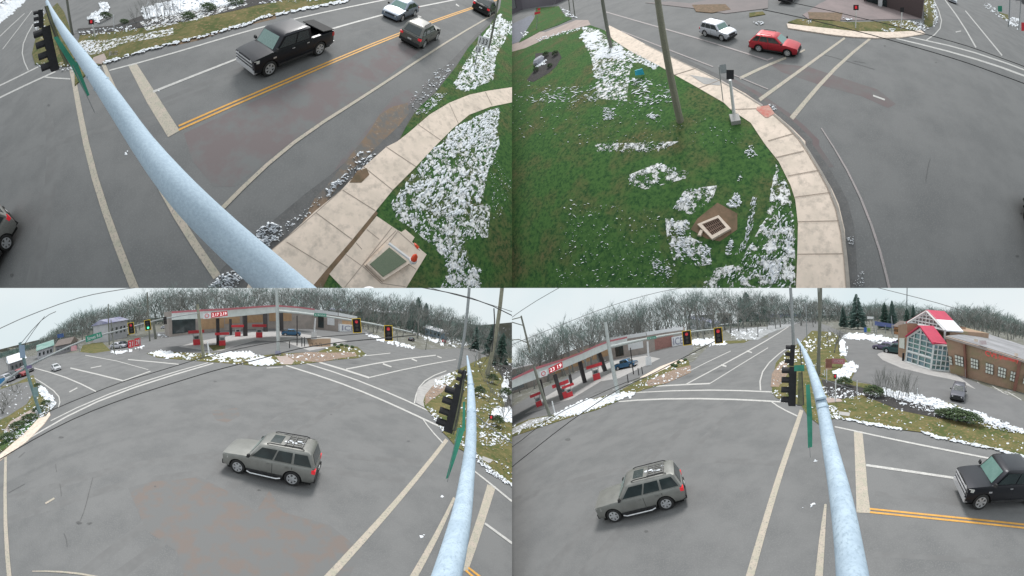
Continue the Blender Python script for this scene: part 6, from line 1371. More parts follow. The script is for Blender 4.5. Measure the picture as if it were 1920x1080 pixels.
area(q, .03, t4('b', (560, 370), (780, 370), (980, 420), (1010, 540), (1400, 640), (1920, 850), (2100, 900), (2100, 1120), (1800, 1050), (1500, 930), (1390, 880), (1130, 800), (870, 740), (780, 720), (640, 690), (665, 610), (610, 560), (575, 500), (570, 400)), LOT, 'car_park', skirt=False)
area(q, .07, t4('b', (540, 385), (562, 385), (570, 440), (580, 500), (548, 500)), SNOWP, 'snow_bank')
area(q, .08, t4('b', (490, 630), (540, 610), (600, 560), (640, 560), (665, 600), (620, 650), (590, 690), (540, 690)), SNOWP, 'snow_bank')
area(q, .08, t4('b', (860, 760), (900, 765), (1000, 790), (1130, 810), (1260, 840), (1400, 890), (1560, 930), (1700, 990), (1920, 1070), (2000, 1110), (1920, 1085), (1700, 1020), (1540, 965), (1400, 930), (1220, 880), (1100, 850), (960, 820), (880, 800)), SNOWP, 'snow_bank')
area(q, .06, t4('b', (560, 355), (700, 345), (830, 370), (960, 385), (960, 400), (800, 385), (580, 368)), SNOWP, 'snow_bank')
area(q, .055, t4('b', (1000, 440), (830, 490), (820, 500), (860, 540), (1000, 600), (1200, 650), (1400, 690), (1560, 760), (1480, 700), (1400, 640), (1200, 580), (1020, 540)), CONCP, 'sidewalk')
area(q, .07, t4('b', (535, 925), (615, 935), (610, 960), (530, 950)), CONCP, 'utility_lid')
area(q, .07, t4('b', (430, 820), (540, 830), (560, 850), (450, 860)), CONCR, 'kerb_ramp')
marks(q, 'road_marking', WORN, [
 [(543, 229, 7), (538, 245, 8), (530, 270, 9.5), (518, 302, 10), (506, 335, 10.5), (490, 388, 11.5), (470, 455, 12.5), (457, 500, 14), (445, 545, 15), (438, 570, 16)],
 [(588, 405, 4), (584, 440, 9), (581, 475, 12), (577, 520, 13.5), (574, 560, 15)]],
 [[(641, 268), (657, 269), (663, 330), (667, 380), (672, 418), (672, 422), (646, 421), (645, 380), (643, 320)]])
marks(q, 'lane_marking', WHITE, [
 [(200, 213, 2), (225, 210, 2.6), (275, 207, 2.8), (350, 206, 2.8), (425, 208, 2.8), (480, 212, 2.8), (512, 214, 2.6)], [(230, 196, 1.6), (300, 191, 2.2), (375, 190, 2.2), (445, 192, 2.2), (490, 195, 2.2)],
 [(270, 184, 2.2), (325, 180, 2.6), (371, 179, 2.6)], [(327, 180, 1.8), (400, 141, 2.2), (480, 98, 1.8), (505, 82, 1.4), (522, 70, 1)], [(371, 179, 1.5), (425, 145, 1.6), (480, 112, 1.3)],
 [(320, 162, 1.2), (360, 140, 1.4), (410, 118, 1.2)], [(466, 192, 2.6), (461, 175, 2.4), (465, 157, 2.2), (480, 139, 2), (500, 122, 1.6), (519, 110, 1.4)],
 [(485, 212, 2), (495, 220, 2.2), (508, 229, 2.4), (535, 240, 2.4)], [(664, 332, 4.5), (755, 345, 4.5), (835, 357, 4.2)], [(605, 260, 2.2), (630, 264, 2.2), (652, 271, 2.6), (730, 287, 3), (830, 307, 3.2), (900, 320, 3), (965, 333, 3)],
 [(392, 144, 3), (402, 147, 3)], [(440, 118, 2.4), (450, 121, 2)],
 [(800, 197, 1.5), (812, 214, 1.6)], [(836, 213, 1.6), (858, 238, 1.8)], [(870, 222, 1.6), (895, 250, 1.8)], [(902, 232, 1.6), (925, 256, 1.8)],
 [(845, 170, 1.3), (870, 186, 1.3), (895, 200, 1.3)], [(852, 176, 1.2), (878, 182, 1.2), (895, 202, 1.2)], [(872, 176, 1.2), (893, 190, 1.2)], [(900, 183, 1.2), (935, 205, 1.3)], [(905, 192, 1.2), (930, 200, 1.2)], [(930, 195, 1.2), (955, 210, 1.2)]])
dy2 = [(671, 417), (700, 420), (755, 425.5), (800, 430), (855, 435.5), (910, 441), (965, 447)]
marks(q, 'centre_line', YELLOW, [[(x, y-3.1, 3.4) for x, y in dy2], [(x, y+3.1, 3.4) for x, y in dy2]])
s = Sheet(q, .011)
for x, y, r in ((251, 456, 3.5), (105, 284, 4)): s.poly([(x+r*math.cos(t)*rnd.uniform(.8, 1.6), y+r*math.sin(t)*rnd.uniform(.5, .9)) for t in np.linspace(0, 6.28, 7, endpoint=False)])
s.out('tar_spots', CRACK)['kind'] = 'structure'
tracks(q, ([(0, 400), (150, 350), (350, 320), (520, 330)], 11), ([(60, 540, 1.3), (180, 400), (320, 260, .7), (400, 210, .4)], 13), ([(130, 540, 1.3), (250, 400), (370, 270, .7), (430, 215, .4)], 13), ([(680, 500), (800, 505), (960, 520)], 10), ([(680, 385), (800, 398), (960, 420)], 9))
lm = Lumps(q)
lm.fill(isl, 140, (1, 3.6), el=(1.5, 4), ang=-.4, h0=.07, hh=.15)
lm.fill(z2((0, 1100), (400, 970), (850, 800), (1230, 740), (1050, 830), (500, 1000), (0, 1150)), 120, (1.5, 4.5), el=(1.5, 4), ang=-.4, h0=.07, hh=.2)
lm.fill(mc, 200, (1, 3), h0=.06)
lm.fill(t4('b', (130, 480), (330, 380), (300, 500), (180, 560), (60, 640)), 60, (1, 3.4), h0=.06)
lm.fill(t4('b', (60, 760), (130, 840), (100, 860), (30, 790)), 14, (1, 3), h0=.06)
lm.fill(t4('b', (260, 400), (480, 330), (500, 420), (330, 480)), 40, (1, 4), h0=.07)
lm.fill(t4('b', (410, 740), (700, 760), (860, 800), (800, 840), (560, 830), (430, 830)), 90, (1, 3.4), h0=.08)
lm.fill(t4('b', (860, 760), (1130, 810), (1900, 1070), (1800, 1080), (1300, 960), (1000, 880)), 220, (1.2, 4), ang=.35, h0=.08, hh=.12)
lm.fill(t4('b', (440, 880), (530, 890), (520, 980), (430, 960)), 50, (1, 3.4), h0=.06)
for lo_ in (t4('b', (500, 970), (620, 990), (800, 1028), (1000, 1060)), t4('d', (1150, -2), (1250, 36), (1500, 86), (1700, 128), (1920, 188))):
    for a, b in zip(lo_, lo_[1:]):
        for k in range(int(math.hypot(a[0]-b[0], a[1]-b[1])/1.5)):
            t = rnd.random(); lm.add(a[0]+(b[0]-a[0])*t+rnd.uniform(-2, 2), a[1]+(b[1]-a[1])*t+rnd.uniform(-3, 1.5), rnd.uniform(1.2, 3.4), .25, 1.8, .06, .05)
lm.fill(t4('a', (1640, 310), (1920, 300), (1800, 395), (1640, 380)), 50, (1, 3), el=(2, 4), h0=.07)
lm.fill(t4('b', (640, 350), (1000, 380), (1000, 440), (780, 410)), 50, (1, 3.4), el=(2, 4), h0=.05)
for x, y, z in ((569, 324, 3.6), (564, 405, 4), (561, 410, 2.6), (545, 412, 1.5)): lm.add(x, y, z, 0, 1.2, .01, .03)
lm.out('snow', SNOW)
vehicle(q, (197, 437), (293, 414), 1, 'wagon', TAN, 'suv_car', 'grey older suv with a snowy roof rack crossing the junction, bottom right view', 'car', 'grey suv with snowy roof rack in three views', extras=('sunroof',), lit=True)
# same pickup, seen again at the right edge
fA = G(q, 873, 414)[:2]; mid, d, sc = pk_pos
lf = np.array([-d[1], d[0]]); S_ = SPEC['pickup']
nm_ = fA-d*S_['wb']/2*sc-lf*(S_['W']/2-.12)*sc
vehicle(q, None, None, 1, 'pickup', PK, 'pickup_truck', 'black pickup with chrome grille bars cut by the right edge of the bottom right view', 'pickup truck', 'black pickup seen in two views', pos=(nm_, d, sc))
# the suv at the left edge of view TL
A2, B2 = G(BR, 197, 437)[:2], G(BR, 293, 414)[:2]; dv = (A2-B2)/np.linalg.norm(A2-B2); sc2 = np.linalg.norm(A2-B2)/2.83; lf = np.array([-dv[1], dv[0]])
rB = G(TL, 21, 461)[:2]
vehicle(TL, None, None, 1, 'wagon', TAN, 'suv_car', 'rear wheel and tail of a grey suv leaving past the left edge, top left view', 'car', 'grey suv with snowy roof rack in three views', pos=(rB+dv*2.83/2*sc2-lf*(.92-.12)*sc2, dv, sc2), lit=True)
fT = G(TR, 962, 412)[:2]
vehicle(TR, None, None, 1, 'wagon', TAN, 'suv_car', 'front tyre sliver of a grey suv at the right edge of the top right view', 'car', 'grey suv with snowy roof rack in three views', pos=(fT-dv*2.83/2*sc2-lf*.8*sc2, dv, sc2), lit=True)
# masts, wires
m3 = thing('signal_mast', q, G(q, 199, 196), 'teal grey signal mast with a long arm over the filling station, bottom right view', 'signal mast')
post(q, (199, 198), (175, 64), 8, MATS['pole_pale'], 'pole', None, None, parent=m3, wt=6); dm_ = np.linalg.norm(G(q, 199, 196)-np.array([0, 0, H]))
line3(q, [(183, 111, 5.5), (215, 103, 5), (250, 96, 4.4), (290, 88, 3.8), (325, 83, 3.2), (360, 79, 2.6), (388, 77, 2.2)], dm_, 3, MATS['pole_pale'], 'arm', m3, 8)
sgn = thing('street_sign', q, AT(q, 261, 93, dm_*.96), 'teal street sign on the arm over the store, bottom right view', 'street sign')
c_ = [(254, 97), (271, 95), (270, 90), (253, 92)]; plate(q, c_, dm_*.96, .04, SGREEN, 'panel', sgn); lettering(q, quadfn(q, c_, dm_*.96, .06), 'E Bristol', .1, .9, .2, .8, SWHITE, 'lettering', sgn)
signal(q, (327, 83), (329, 104), dm_*.97, 10, 'traffic_signal', 'left signal head with yellow border and red light over the store end, bottom right view', lit=0)
signal(q, (386, 77), (388, 101), dm_*.97, 9.5, 'traffic_signal', 'right signal head with yellow border and red light over the far road, bottom right view', lit=0)
tag(post(q, (72, 242), (41, 146), 6.5, WOODG, 'utility_pole', None, None, wt=5), 'grey leaning pole in front of the canopy at the left of the bottom right view', 'utility pole', 'utility poles')
hp = thing('utility_pole', q, G(q, 36, 150), 'distant leaning double pole with cross braces against the sky, bottom right view', 'utility pole', 'utility poles')
b0_ = AT(q, 34, 122, 60)
line3(q, [(34, 122, 4), (28, 95, 4), (22, 72, 3.4), (17, 52, 3)], 60, 3, WOODG, 'pole', hp)
line3(q, [(-4, 60), (16, 55)], 60, 1.6, WOODG, 'cross_arm', hp); line3(q, [(-4, 63), (20, 70)], 60, 1.6, WOODG, 'brace', hp); line3(q, [(-4, 98), (12, 92), (29, 103)], 60, 1.6, WOODG, 'cross_arm', hp)
wire(q, [(-10, 62), (20, 40), (45, 24), (70, 10), (95, -4)], 60, 1.2, 'thin wire climbing in the top left sky of the bottom right view', m=WIREG)
wire(q, [(0, 106), (60, 82), (100, 66), (160, 42), (220, 22), (280, 6), (330, -2)], 60, 1.0, 'long faint wire above the trees, bottom right view', m=WIREG)
wire(q, [(-10, 345), (0, 333), (40, 305), (75, 275), (110, 248), (150, 222), (200, 188), (250, 168), (300, 142), (360, 110), (380, 100)], 22, 1.6, 'black cable crossing the left corner island, bottom right view')
wire(q, [(-10, 305), (20, 285), (60, 250), (100, 228), (150, 205), (190, 185), (240, 168)], 23, 1.2, 'thinner cable beside the left corner island, bottom right view')
wire(q, [(680, -2), (720, 8), (760, 18), (800, 28), (830, 38), (850, 44)], 60, 1.2, 'wire dropping towards the glass gable, bottom right view', m=WIREG)
for k, (b_, t_, w_, m_, l_) in enumerate((((528, 110), (521, -20), 6, POLEG, 'grey pole left of the mast arm tip'), ((577, 162), (573, -20), 3, WOODG, 'thin dark pole left of the thick green grey one'), ((573, 165), (579, -20), 6.5, WOODG, 'thick green grey pole right of the mast arm tip'), ((553, 98), (551, 28), 1.8, POLEG, 'thin sign post on the far verge between the poles'), ((646, 72), (648, 34), 1.4, SWHITE, 'thin pale pole beside the big evergreen'), ((740, 34), (741, -20), 2, POLEG, 'thin tall pole above the glass gable'), ((715, 92), (711, 52), 1.6, POLEG, 'slim pale post left of the glass gable'), ((461, 92), (461, 72), 1.4, BLACK, 'short sign post by the far snow lot'))):
    tag(post(q, b_, t_, w_, m_, 'pole', None, None), l_+', bottom right view', 'pole')
# ---- filling station, seen obliquely
edge = [(-20, 268, 197, 176), (0, 258, 188, 169), (45, 232, 171, 148), (95, 212, 151, 133), (130, 190, 136, 120), (160, 172, 123, 106), (183, 160, 113, 98), (216, 148, 105, 91)]
cn, clo, chi = canopy(q, edge, 1.22, 'long white canopy with red stripe sloping down to the left edge, bottom right view')
for x, y0, xt, y1, w, l in ((63, 218, 52, 172, 8, 'column at the left leaning pole'), (94, 210, 80, 162, 9, 'column under the price sign'), (137, 178, 127, 138, 9, 'column in the middle'), (175, 156, 163, 122, 9, 'column left of the pale mast'), (112, 182, 108, 162, 6, 'rear column between the first bays')):
    tag(post(q, (x, y0), (xt, y1), w, MATS['column_dark'], 'canopy_column', None, None, wt=w, n=4), 'dark %s, bottom right view' % l, 'column', 'canopy columns')
rs = np.linalg.norm(chi[3]-np.array([0, 0, H]))*.9
ps = thing('price_sign', q, AT(q, 80, 150, rs), 'tilted red price sign on the canopy fascia, bottom right view', 'price sign')
c_ = z2((378, 545), (515, 480), (508, 420), (368, 490)); plate(q, c_, rs, .1, SRED, 'panel', ps); lettering(q, quadfn(q, c_, rs, .15), '23 19', .08, .92, .2, .8, MATS['lit_digits'], 'price_digits', ps)
c_ = z2((285, 585), (360, 560), (352, 500), (275, 525)); plate(q, c_, rs, .1, SWHITE, 'logo_panel', ps); lettering(q, quadfn(q, c_, rs, .15), 'O', .2, .8, .1, .9, SRED, 'logo', ps)
for x, y, s_, l in ((52, 222, 9, 'leftmost red fuel pump, bottom right view'), (98, 208, 11, 'red fuel pump right of the price sign column, bottom right view'), (110, 204, 8, 'small red fuel pump beside the previous one, bottom right view'), (160, 172, 10, 'red fuel pump left of the pale mast, bottom right view')): pumpset(q, x, y, s_, l)
tag(post(q, (80, 234), (75, 212), 3, SWHITE, 'air_pump_post', None, None), 'pale post beside the leaning grey pole, bottom right view', 'post')
st = thing('store_building', q, G(q, 250, 118), 'long store with white roof edge behind the canopy, bottom right view', 'building')
bk = Block(q, [(-20, 205, -26, 160), (60, 178, 55, 140), (130, 152, 125, 112), (190, 134, 185, 95), (255, 122, 252, 84), (322, 106, 320, 74)], 14)
bk.build(MATS['store_wall'], 'wall', st)
bk.panel(.25, .95, .2, .8, TANW, 'tan_panel', st, k=1); bk.panel(.02, .98, .25, .85, TANW, 'tan_panel', st, k=2); bk.panel(.2, .6, .1, .75, GLASS, 'window', st, k=0)
bk.panel(.5, .9, .3, .75, SWHITE, 'window', st, k=3, o=.08); bk.panel(.1, .35, .1, .7, GLASS, 'window', st, k=3, o=.08); bk.panel(.2, .72, .05, .7, mat('brick_pink', (.33, .17, .15), .9, c2=(.26, .14, .12), scale=3), 'brick_panel', st, k=4)
bk.panel(0, 1, .86, 1.04, SWHITE, 'roof_edge', st, k=4, o=.3); bk.panel(0, 1, .86, 1.04, SWHITE, 'roof_edge', st, k=3, o=.3)
ic = thing('ice_machine', q, G(q, 310, 107), 'white ice box with letters at the right end of the store, bottom right view', 'ice machine'); bk.panel(.66, .99, .02, .55, SWHITE, 'cabinet', ic, k=4, o=1.0, t=.9)
lettering(q, lambda u, v: bk.fp(u, v, 1.1, 4), 'ICE', .69, .97, .08, .48, MATS['ice_letters'], 'lettering', ic)
vehicle(q, (226, 149), (198, 155), -1, 'pickup', ('blue', (.05, .13, .24)), 'pickup_truck', 'dark blue pickup parked behind the pale mast, bottom right view', 'pickup truck', 'blue pickup seen in two views', detail=False, scale=1.3)
vehicle(q, (176, 138), (184, 135), 1, 'car', ('white4', (.6, .6, .62)), 'parked_car', 'white car by the store seen left of the pale mast, bottom right view', 'car', detail=False, scale=1.2)
wh = thing('white_kiosk', q, G(q, 257, 145), 'narrow white sign pylon on the forecourt kerb, bottom right view', 'pylon sign')
post(q, (257, 144), (254, 100), 4, SWHITE, 'post', None, None, parent=wh, n=4); plate(q, [(251, 146), (262, 144), (260, 128), (250, 130)], np.linalg.norm(G(q, 257, 145)-np.array([0, 0, H]))*.99, .5, SWHITE, 'cabinet', wh)
tag(post(q, (228, 162), (222, 112), 2, BLACK, 'lamp_post', None, None), 'thin black post on the forecourt kerb right of the blue pickup, bottom right view', 'post')
for x, y, h_, l in ((218, 178, 16, 'single short dark bollard on the lot'), (238, 164, 14, 'left one of the two dark bollards near the pylon'), (245, 162, 14, 'right one of the two dark bollards near the pylon')): tag(post(q, (x, y), (x-2, y-h_), 1.8, BLACK, 'bollard', None, None), l+', bottom right view', 'bollard', 'dark bollards')
for k, (x, y) in enumerate(((302, 146), (313, 141), (325, 136), (307, 148))): tag(B(lambda p: G(q, x, y, .06)+np.asarray(p)).loft([[(r*math.cos(t)*rnd.uniform(.8, 1.2), r*math.sin(t)*rnd.uniform(.8, 1.2), z) for t in np.linspace(0, 6.28, 9, endpoint=False)] for r, z in ((.4, 0), (.55, .25), (.35, .5), (.05, .6))]).out('low_shrub', MATS['shrub_green'], q), 'small dark round shrub on the island soil, bottom right view', 'shrub', 'round shrubs on the island, bottom right view')
house(q, [(330, 78, 330, 56), (378, 76, 378, 66)], 10, HWH, BLUR, 'blue roofed house above the left signal, bottom right view')
house(q, [(280, 88, 280, 78), (318, 84, 316, 74)], 10, HWH, SNOWP, 'snow gabled house behind the store roof, bottom right view')
house(q, [(338, 64, 336, 52), (378, 62, 378, 50)], 10, HB, SNOWP, 'brown house with snow roof behind the blue roofed one, bottom right view')
house(q, [(385, 68, 385, 50), (412, 66, 412, 50)], 8, HB, HB, 'small dark brown house left of the evergreen, bottom right view')
house(q, [(455, 58, 455, 48), (476, 58, 476, 48)], 8, mat('house_blue2', (.45, .55, .65), .9, c2=(.35, .45, .55), scale=1), SNOWP, 'pale blue house right of the evergreen, bottom right view')
th = thing('long_shed', q, G(q, 510, 60), 'long low white building with a blue roof far down the road, bottom right view', 'building')
bk2 = Block(q, [(478, 62, 478, 50), (548, 60, 548, 49)], 12); bk2.build(HWH, 'wall', th); bk2.panel(0, 1, .72, 1.1, mat('roof_violet', (.22, .22, .42), .8, c2=(.3, .3, .5), scale=1), 'roof_edge', th, o=.3)
for u in (.2, .45, .7, .9): bk2.panel(u-.02, u+.02, .0, .7, mat('roof_violet', (.2, .2, .4)), 'column', th, o=.35)
# ---- pharmacy
BRK = mat('brick_tan', (.36, .24, .17), .9, c2=(.30, .20, .14), scale=2.5, c3=(.26, .22, .13), scale3=.5, l3=.5, h3=.62); BRKD = mat('brick_red', (.24, .11, .08), .9, c2=(.19, .09, .07), scale=3)
ROOFR = mat('roof_red', (.56, .045, .10), .5, c2=(.46, .04, .09), scale=2); MULL = mat('mullion_white', (.66, .68, .68), .5, c2=(.56, .58, .58), scale=3)
ph = thing('pharmacy_building', q, G(q, 790, 158), 'tan brick pharmacy with a red gabled glass entrance and red wall letters', 'store')
wallc = [(822, 160, 813, 90), (853, 168, 850, 101), (900, 181, 903, 117), (944, 193, 955, 134), (985, 204, 1000, 152)]
bk = Block(q, wallc, 25); bk.build(BRK, 'wall', ph)
for k in range(4): bk.panel(-.01, 1.01, .94, 1.0, mat('parapet', (.42, .36, .32), .8, c2=(.34, .3, .28), scale=3), 'parapet', ph, k=k, o=.25, t=.3)
bk.panel(.93, 1.02, 0, .93, BRKD, 'pier', ph, k=0, o=.4, t=.4); bk.panel(.9, 1.02, 0, .93, BRKD, 'pier', ph, k=2, o=.4, t=.4)
def winon(bk, k, u, v, du, dv):
    fo = bk.panel(u-du, u+du, v-dv, v+dv, mat('mortar_dark', (.16, .14, .13), .8, c2=(.12, .11, .1), scale=4), 'window', ph, k=k, o=.10)
    pb = B()
    for i in range(3):
        for j in range(3):
            a, b_ = u-du+du*2*(i+.14)/3, u-du+du*2*(i+.86)/3; c, d_ = v-dv+dv*2*(j+.14)/3, v-dv+dv*2*(j+.86)/3
            pb.hexa([bk.fp(x, y, .11, k) for x, y in ((a, c), (b_, c), (b_, d_), (a, d_))], [bk.fp(x, y, .2, k) for x, y in ((a, c), (b_, c), (b_, d_), (a, d_))])
    pb.out('pane_blocks', mat('glass_block', (.68, .70, .66), .4, c2=(.58, .62, .55), scale=4), q, fo)
winon(bk, 0, .62, .42, .24, .14); winon(bk, 0, .12, .36, .08, .12); winon(bk, 1, .32, .46, .145, .14); winon(bk, 1, .88, .44, .145, .15); winon(bk, 2, .36, .44, .16, .15); winon(bk, 2, .84, .42, .15, .15); winon(bk, 3, .36, .44, .14, .15); winon(bk, 3, .75, .44, .12, .15)
lf_ = lambda k: (lambda u, v: bk.fp(u, v, .5, k))
P_ = z3((905, 575), (1025, 610), (1022, 560), (902, 520)); Q_ = z3((1035, 618), (1240, 664), (1240, 606), (1040, 562))
dS = np.linalg.norm(bk.fp(.8, .8, .5, 1)-np.array([0, 0, H]))
lettering(q, quadfn(q, P_, dS*.985), 'CVS', 0, 1, 0, 1, mat('sign_letters_red', (.70, .03, .04), .4, c2=(.62, .02, .03), scale=4, emit=(1, .05, .05), es=.15), 'letters', ph)
dS2 = np.linalg.norm(bk.fp(.6, .75, .5, 2)-np.array([0, 0, H]))
lettering(q, quadfn(q, Q_, dS2*.97), '/pharmacy', 0, 1, 0, 1, MATS['sign_letters_red'], 'letters', ph)
bk.panel(.98, 1.0, .0, .25, CONCP, 'service_door', ph, k=0, o=.5)
tb = thing('rooftop_unit', q, bk.fp(.5, 1, 0, 1), 'small pale rooftop unit above the brick wall left of the red letters', 'rooftop unit')
plate(q, z3((842, 465), (920, 465), (912, 425), (845, 425)), dS*1.0, 1.0, mat('unit_pink', (.5, .38, .4), .7, c2=(.6, .55, .55), scale=2), 'cabinet', tb)
for c_, l in (((790, 432, 830, 405), 'left'), ((1200, 580, 1235, 548), 'right')): tag(plate(q, z3((c_[0], c_[1]), (c_[2], c_[1]+8), (c_[2], c_[3]+8), (c_[0], c_[3])), dS, .6, CONC, 'parapet_block'), 'small cream block on the parapet, %s one' % l, 'block')
# entrance volumes
dE = np.linalg.norm(G(q, 762, 146)-np.array([0, 0, H]))
def gl(c, r, m, name, parent, t=.1): return plate(q, z3(*c), r, t, m, name, parent)
EG = G
f0b, f1b = G(q, *z3((105, 640))[0]), G(q, *z3((355, 722))[0]); f2b = G(q, *z3((545, 742))[0])
def up_(b_, px): return TOP(q, b_, px)
def zz(p): return z3(p)[0]
fl, fr_, fa = TOP(q, zz((105, 640)), zz((130, 385))), TOP(q, zz((355, 722)), zz((390, 455))), TOP(q, zz((230, 681)), zz((262, 300)))
sr = TOP(q, zz((545, 742)), zz((572, 485)))
back = np.array([f1b[0]-f0b[0], f1b[1]-f0b[1], 0]); nb_ = np.array([-back[1], back[0], 0]); nb_ /= np.linalg.norm(nb_)
if nb_ @ f0b < 0: nb_ = -nb_
dep = 2.4
ev = thing('glass_entrance', q, (f0b+f1b)/2, 'glazed store entrance with white bars and a low red gabled roof', 'entrance')
gb = B(); gb.face([f0b, f1b, fr_, fa, fl]); gb.face([f1b, f2b, sr, fr_]); gb.face([f0b, fl, fl+nb_*dep, f0b+nb_*dep])
gb.out('glazing', mat('glazing', (.16, .30, .27), .12, c2=(.18, .26, .36), scale=.8, c3=(.09, .15, .13), scale3=1.6, l3=.5, h3=.6), q, ev)
mb = B(); off = -nb_*.12
def bar(a, b_, r=.09): mb.tube([a+off, (a+b_)/2+off, b_+off], r*1.35, 4)
for a, b_ in ((f0b, fl), (fl, fa), (fa, fr_), (fr_, f1b), (f0b, f1b), (f2b, sr), (fr_, sr), (f1b, f2b)): bar(a, b_, .16)
def ip(a, b_, t): return a*(1-t)+b_*t
for t in (.25, .5, .75):
    top = ip(fl, fa, t*2) if t <= .5 else ip(fa, fr_, t*2-1); bar(ip(f0b, f1b, t), top, .13 if t == .5 else .08)
for v in (.22, .44, .62, .8, 1.0): bar(ip(f0b, fl, v), ip(f1b, fr_, v), .15 if v == .44 else .07)
bar(ip(fl, fa, .5), ip(fa, fr_, .5), .07)
for t in (.25, .5, .75): bar(ip(f1b, f2b, t), ip(fr_, sr, t), .08)
for v in (.2, .4, .6, .8): bar(ip(f1b, fr_, v), ip(f2b, sr, v), .07)
mb.out('window_bars', MULL, q, ev)
def slabr(a, b_, c, d_, t, name, m, parent): 
    n = np.cross(b_-a, d_-a); n = n/np.linalg.norm(n)
    if n[2] < 0: n = -n
    return B().hexa([a, b_, c, d_], [p+n*t for p in (a, b_, c, d_)]).out(name, m, q, parent)
o3 = -nb_*.6; rA = fa+np.array([0, 0, .25]); drop = (fr_-fa)*.06; dl_ = (fl-fa)*.06
slabr(rA+o3, fr_+drop+o3, fr_+drop+nb_*dep, rA+nb_*dep, .2, 'red_roof', ROOFR, ev); slabr(rA+o3, fl+dl_+o3, fl+dl_+nb_*dep, rA+nb_*dep, .2, 'red_roof', ROOFR, ev)
slabr(fr_+o3, sr+(sr-fr_)*.05, sr+nb_*dep*.5, fr_+nb_*dep*.5, .25, 'side_roof', ROOFR, ev)
# big gable frame behind
gt = thing('gable_frame', q, G(q, 745, 136), 'tall white gable frame with window grid under a half red, half snowy roof', 'gable')
gL, gR, gA = TOP(q, zz((95, 600)), zz((125, 245))), TOP(q, zz((480, 690)), zz((503, 322))), TOP(q, zz((285, 640)), zz((320, 128)))
bL, bR = G(q, *zz((95, 600))), G(q, *zz((480, 690)))
back_n = nb_*1.0
sh = nb_*2.5
P3 = lambda p: p+0*sh
gb = B(); gb.face([P3(gL), P3(gR), P3(gA)]); gb.out('gable_glazing', mat('gable_grey', (.22, .21, .2), .5, c2=(.3, .28, .27), scale=1), q, gt)
mb = B(); off = -nb_*.15
for a, b_ in ((gL, gA), (gA, gR), (gL, gR)): bar(a, b_, .2)
for a, b_ in ((bL, gL), (bR, gR)): bar(a, b_, .17)
for t in np.linspace(.12, .88, 9):
    top = ip(gL, gA, t*2) if t <= .5 else ip(gA, gR, t*2-1); bar(ip(gL, gR, t), top, .08)
for v in (.25, .5, .72): bar(ip(gL, gA, v), ip(gR, gA, v), .08)
bar(bL+(bR-bL)*-.08, ip(gL, gR, -.08), .12)
mb.out('white_frame', MULL, q, gt)
gd = 4.0; er = zz((600, 345)); 
rB1, rB2 = gA+nb_*gd, gR+nb_*gd
mid_ = lambda t, s_: ip(ip(gA, gR, t), ip(rB1, rB2, t), s_)
slabr(mid_(-.02, -.06), mid_(.5, -.06), mid_(.5, 1), mid_(-.02, 1), .25, 'red_roof', ROOFR, gt); slabr(mid_(.5, -.06), mid_(1.06, -.06), mid_(1.06, 1), mid_(.5, 1), .25, 'snowy_roof', SNOWP, gt)
ml = lambda t, s_: ip(ip(gA, gL, t), ip(gA, gL, t)+nb_*gd, s_)
slabr(ml(-.02, -.06), ml(1.06, -.06), ml(1.06, 1), ml(-.02, 1), .25, 'red_roof', ROOFR, gt)
B().hexa([gL+nb_*1-(0, 0, 5.5), gR+nb_*1-(0, 0, 5.5), gR+nb_*12-(0, 0, 5.5), gL+nb_*12-(0, 0, 5.5)], [gL+nb_*1, gR+nb_*1, gR+nb_*12, gL+nb_*12]).out('wall', BRK, q, gt)
th = thing('side_wing', q, G(q, 735, 130), 'olive end wall of the pharmacy left of the glass entrance', 'wall'); bk3 = Block(q, [(724, 128, 724, 70), (740, 136, 741, 66)], 12); bk3.build(BRK, 'wall', th); winp = bk3.panel(.2, .8, .3, .6, MATS['glass_block'], 'window', th, o=.15)
tag(post(q, (733, 137), (734, 122), 4, BLACK, 'litter_bin', None, None, wt=4), 'black litter bin by the left post of the glass entrance', 'bin')
# vehicles of the lot
vehicle(q, (820, 213), (852, 212), 1, 'suv', ('grey_violet', (.10, .10, .125)), 'parked_car', 'grey suv parked in the pharmacy lot behind the snow bank', 'car', pos=(G(q, 836, 205)[:2], (lambda a: a/np.linalg.norm(a))(G(q, 824, 218)[:2]-G(q, 832, 196)[:2]), .82), detail=False)
vehicle(q, (703, 122), (728, 126), 1, 'suv', ('green_dark', (.03, .08, .08)), 'parked_car', 'dark green suv parked nose out left of the glass entrance', 'car', detail=False, scale=1.2)
vehicle(q, (690, 116), (700, 117), 1, 'car', ('violet', (.16, .14, .22)), 'parked_car', 'violet grey car just left of the dark green suv', 'car', detail=False, scale=1.1)
vehicle(q, (718, 108), (726, 110), 1, 'car', ('violet2', (.25, .2, .32)), 'parked_car', 'lilac car partly behind the pharmacy end wall', 'car', detail=False, scale=1.1)
# far lot behind
th = thing('carport', q, G(q, 700, 80), 'long flat blue canopy beyond the pharmacy car park', 'carport'); r_ = np.linalg.norm(G(q, 700, 82)-np.array([0, 0, H]))
plate(q, [(680, 70), (730, 77), (730, 70), (680, 62)], r_, .5, mat('carport_blue', (.09, .12, .30), .6, c2=(.12, .16, .36), scale=2), 'roof', th)
for x in (683, 700, 712): post(q, (x, 86), (x, 70), 1.5, POLEG, 'leg', None, None, parent=th)
plate(q, [(666, 58), (679, 58), (679, 54), (666, 53)], r_, .2, SWHITE, 'lamp_head', th); post(q, (679, 84), (678, 55), 1.6, POLEG, 'leg', None, None, parent=th)
tag(plate(q, [(660, 86), (665, 86), (665, 74), (660, 74)], r_*.95, .5, mat('box_blue', (.03, .12, .4), .6, c2=(.04, .15, .45), scale=3), 'newspaper_box'), 'blue box on the far kerb of the pharmacy lot', 'box')
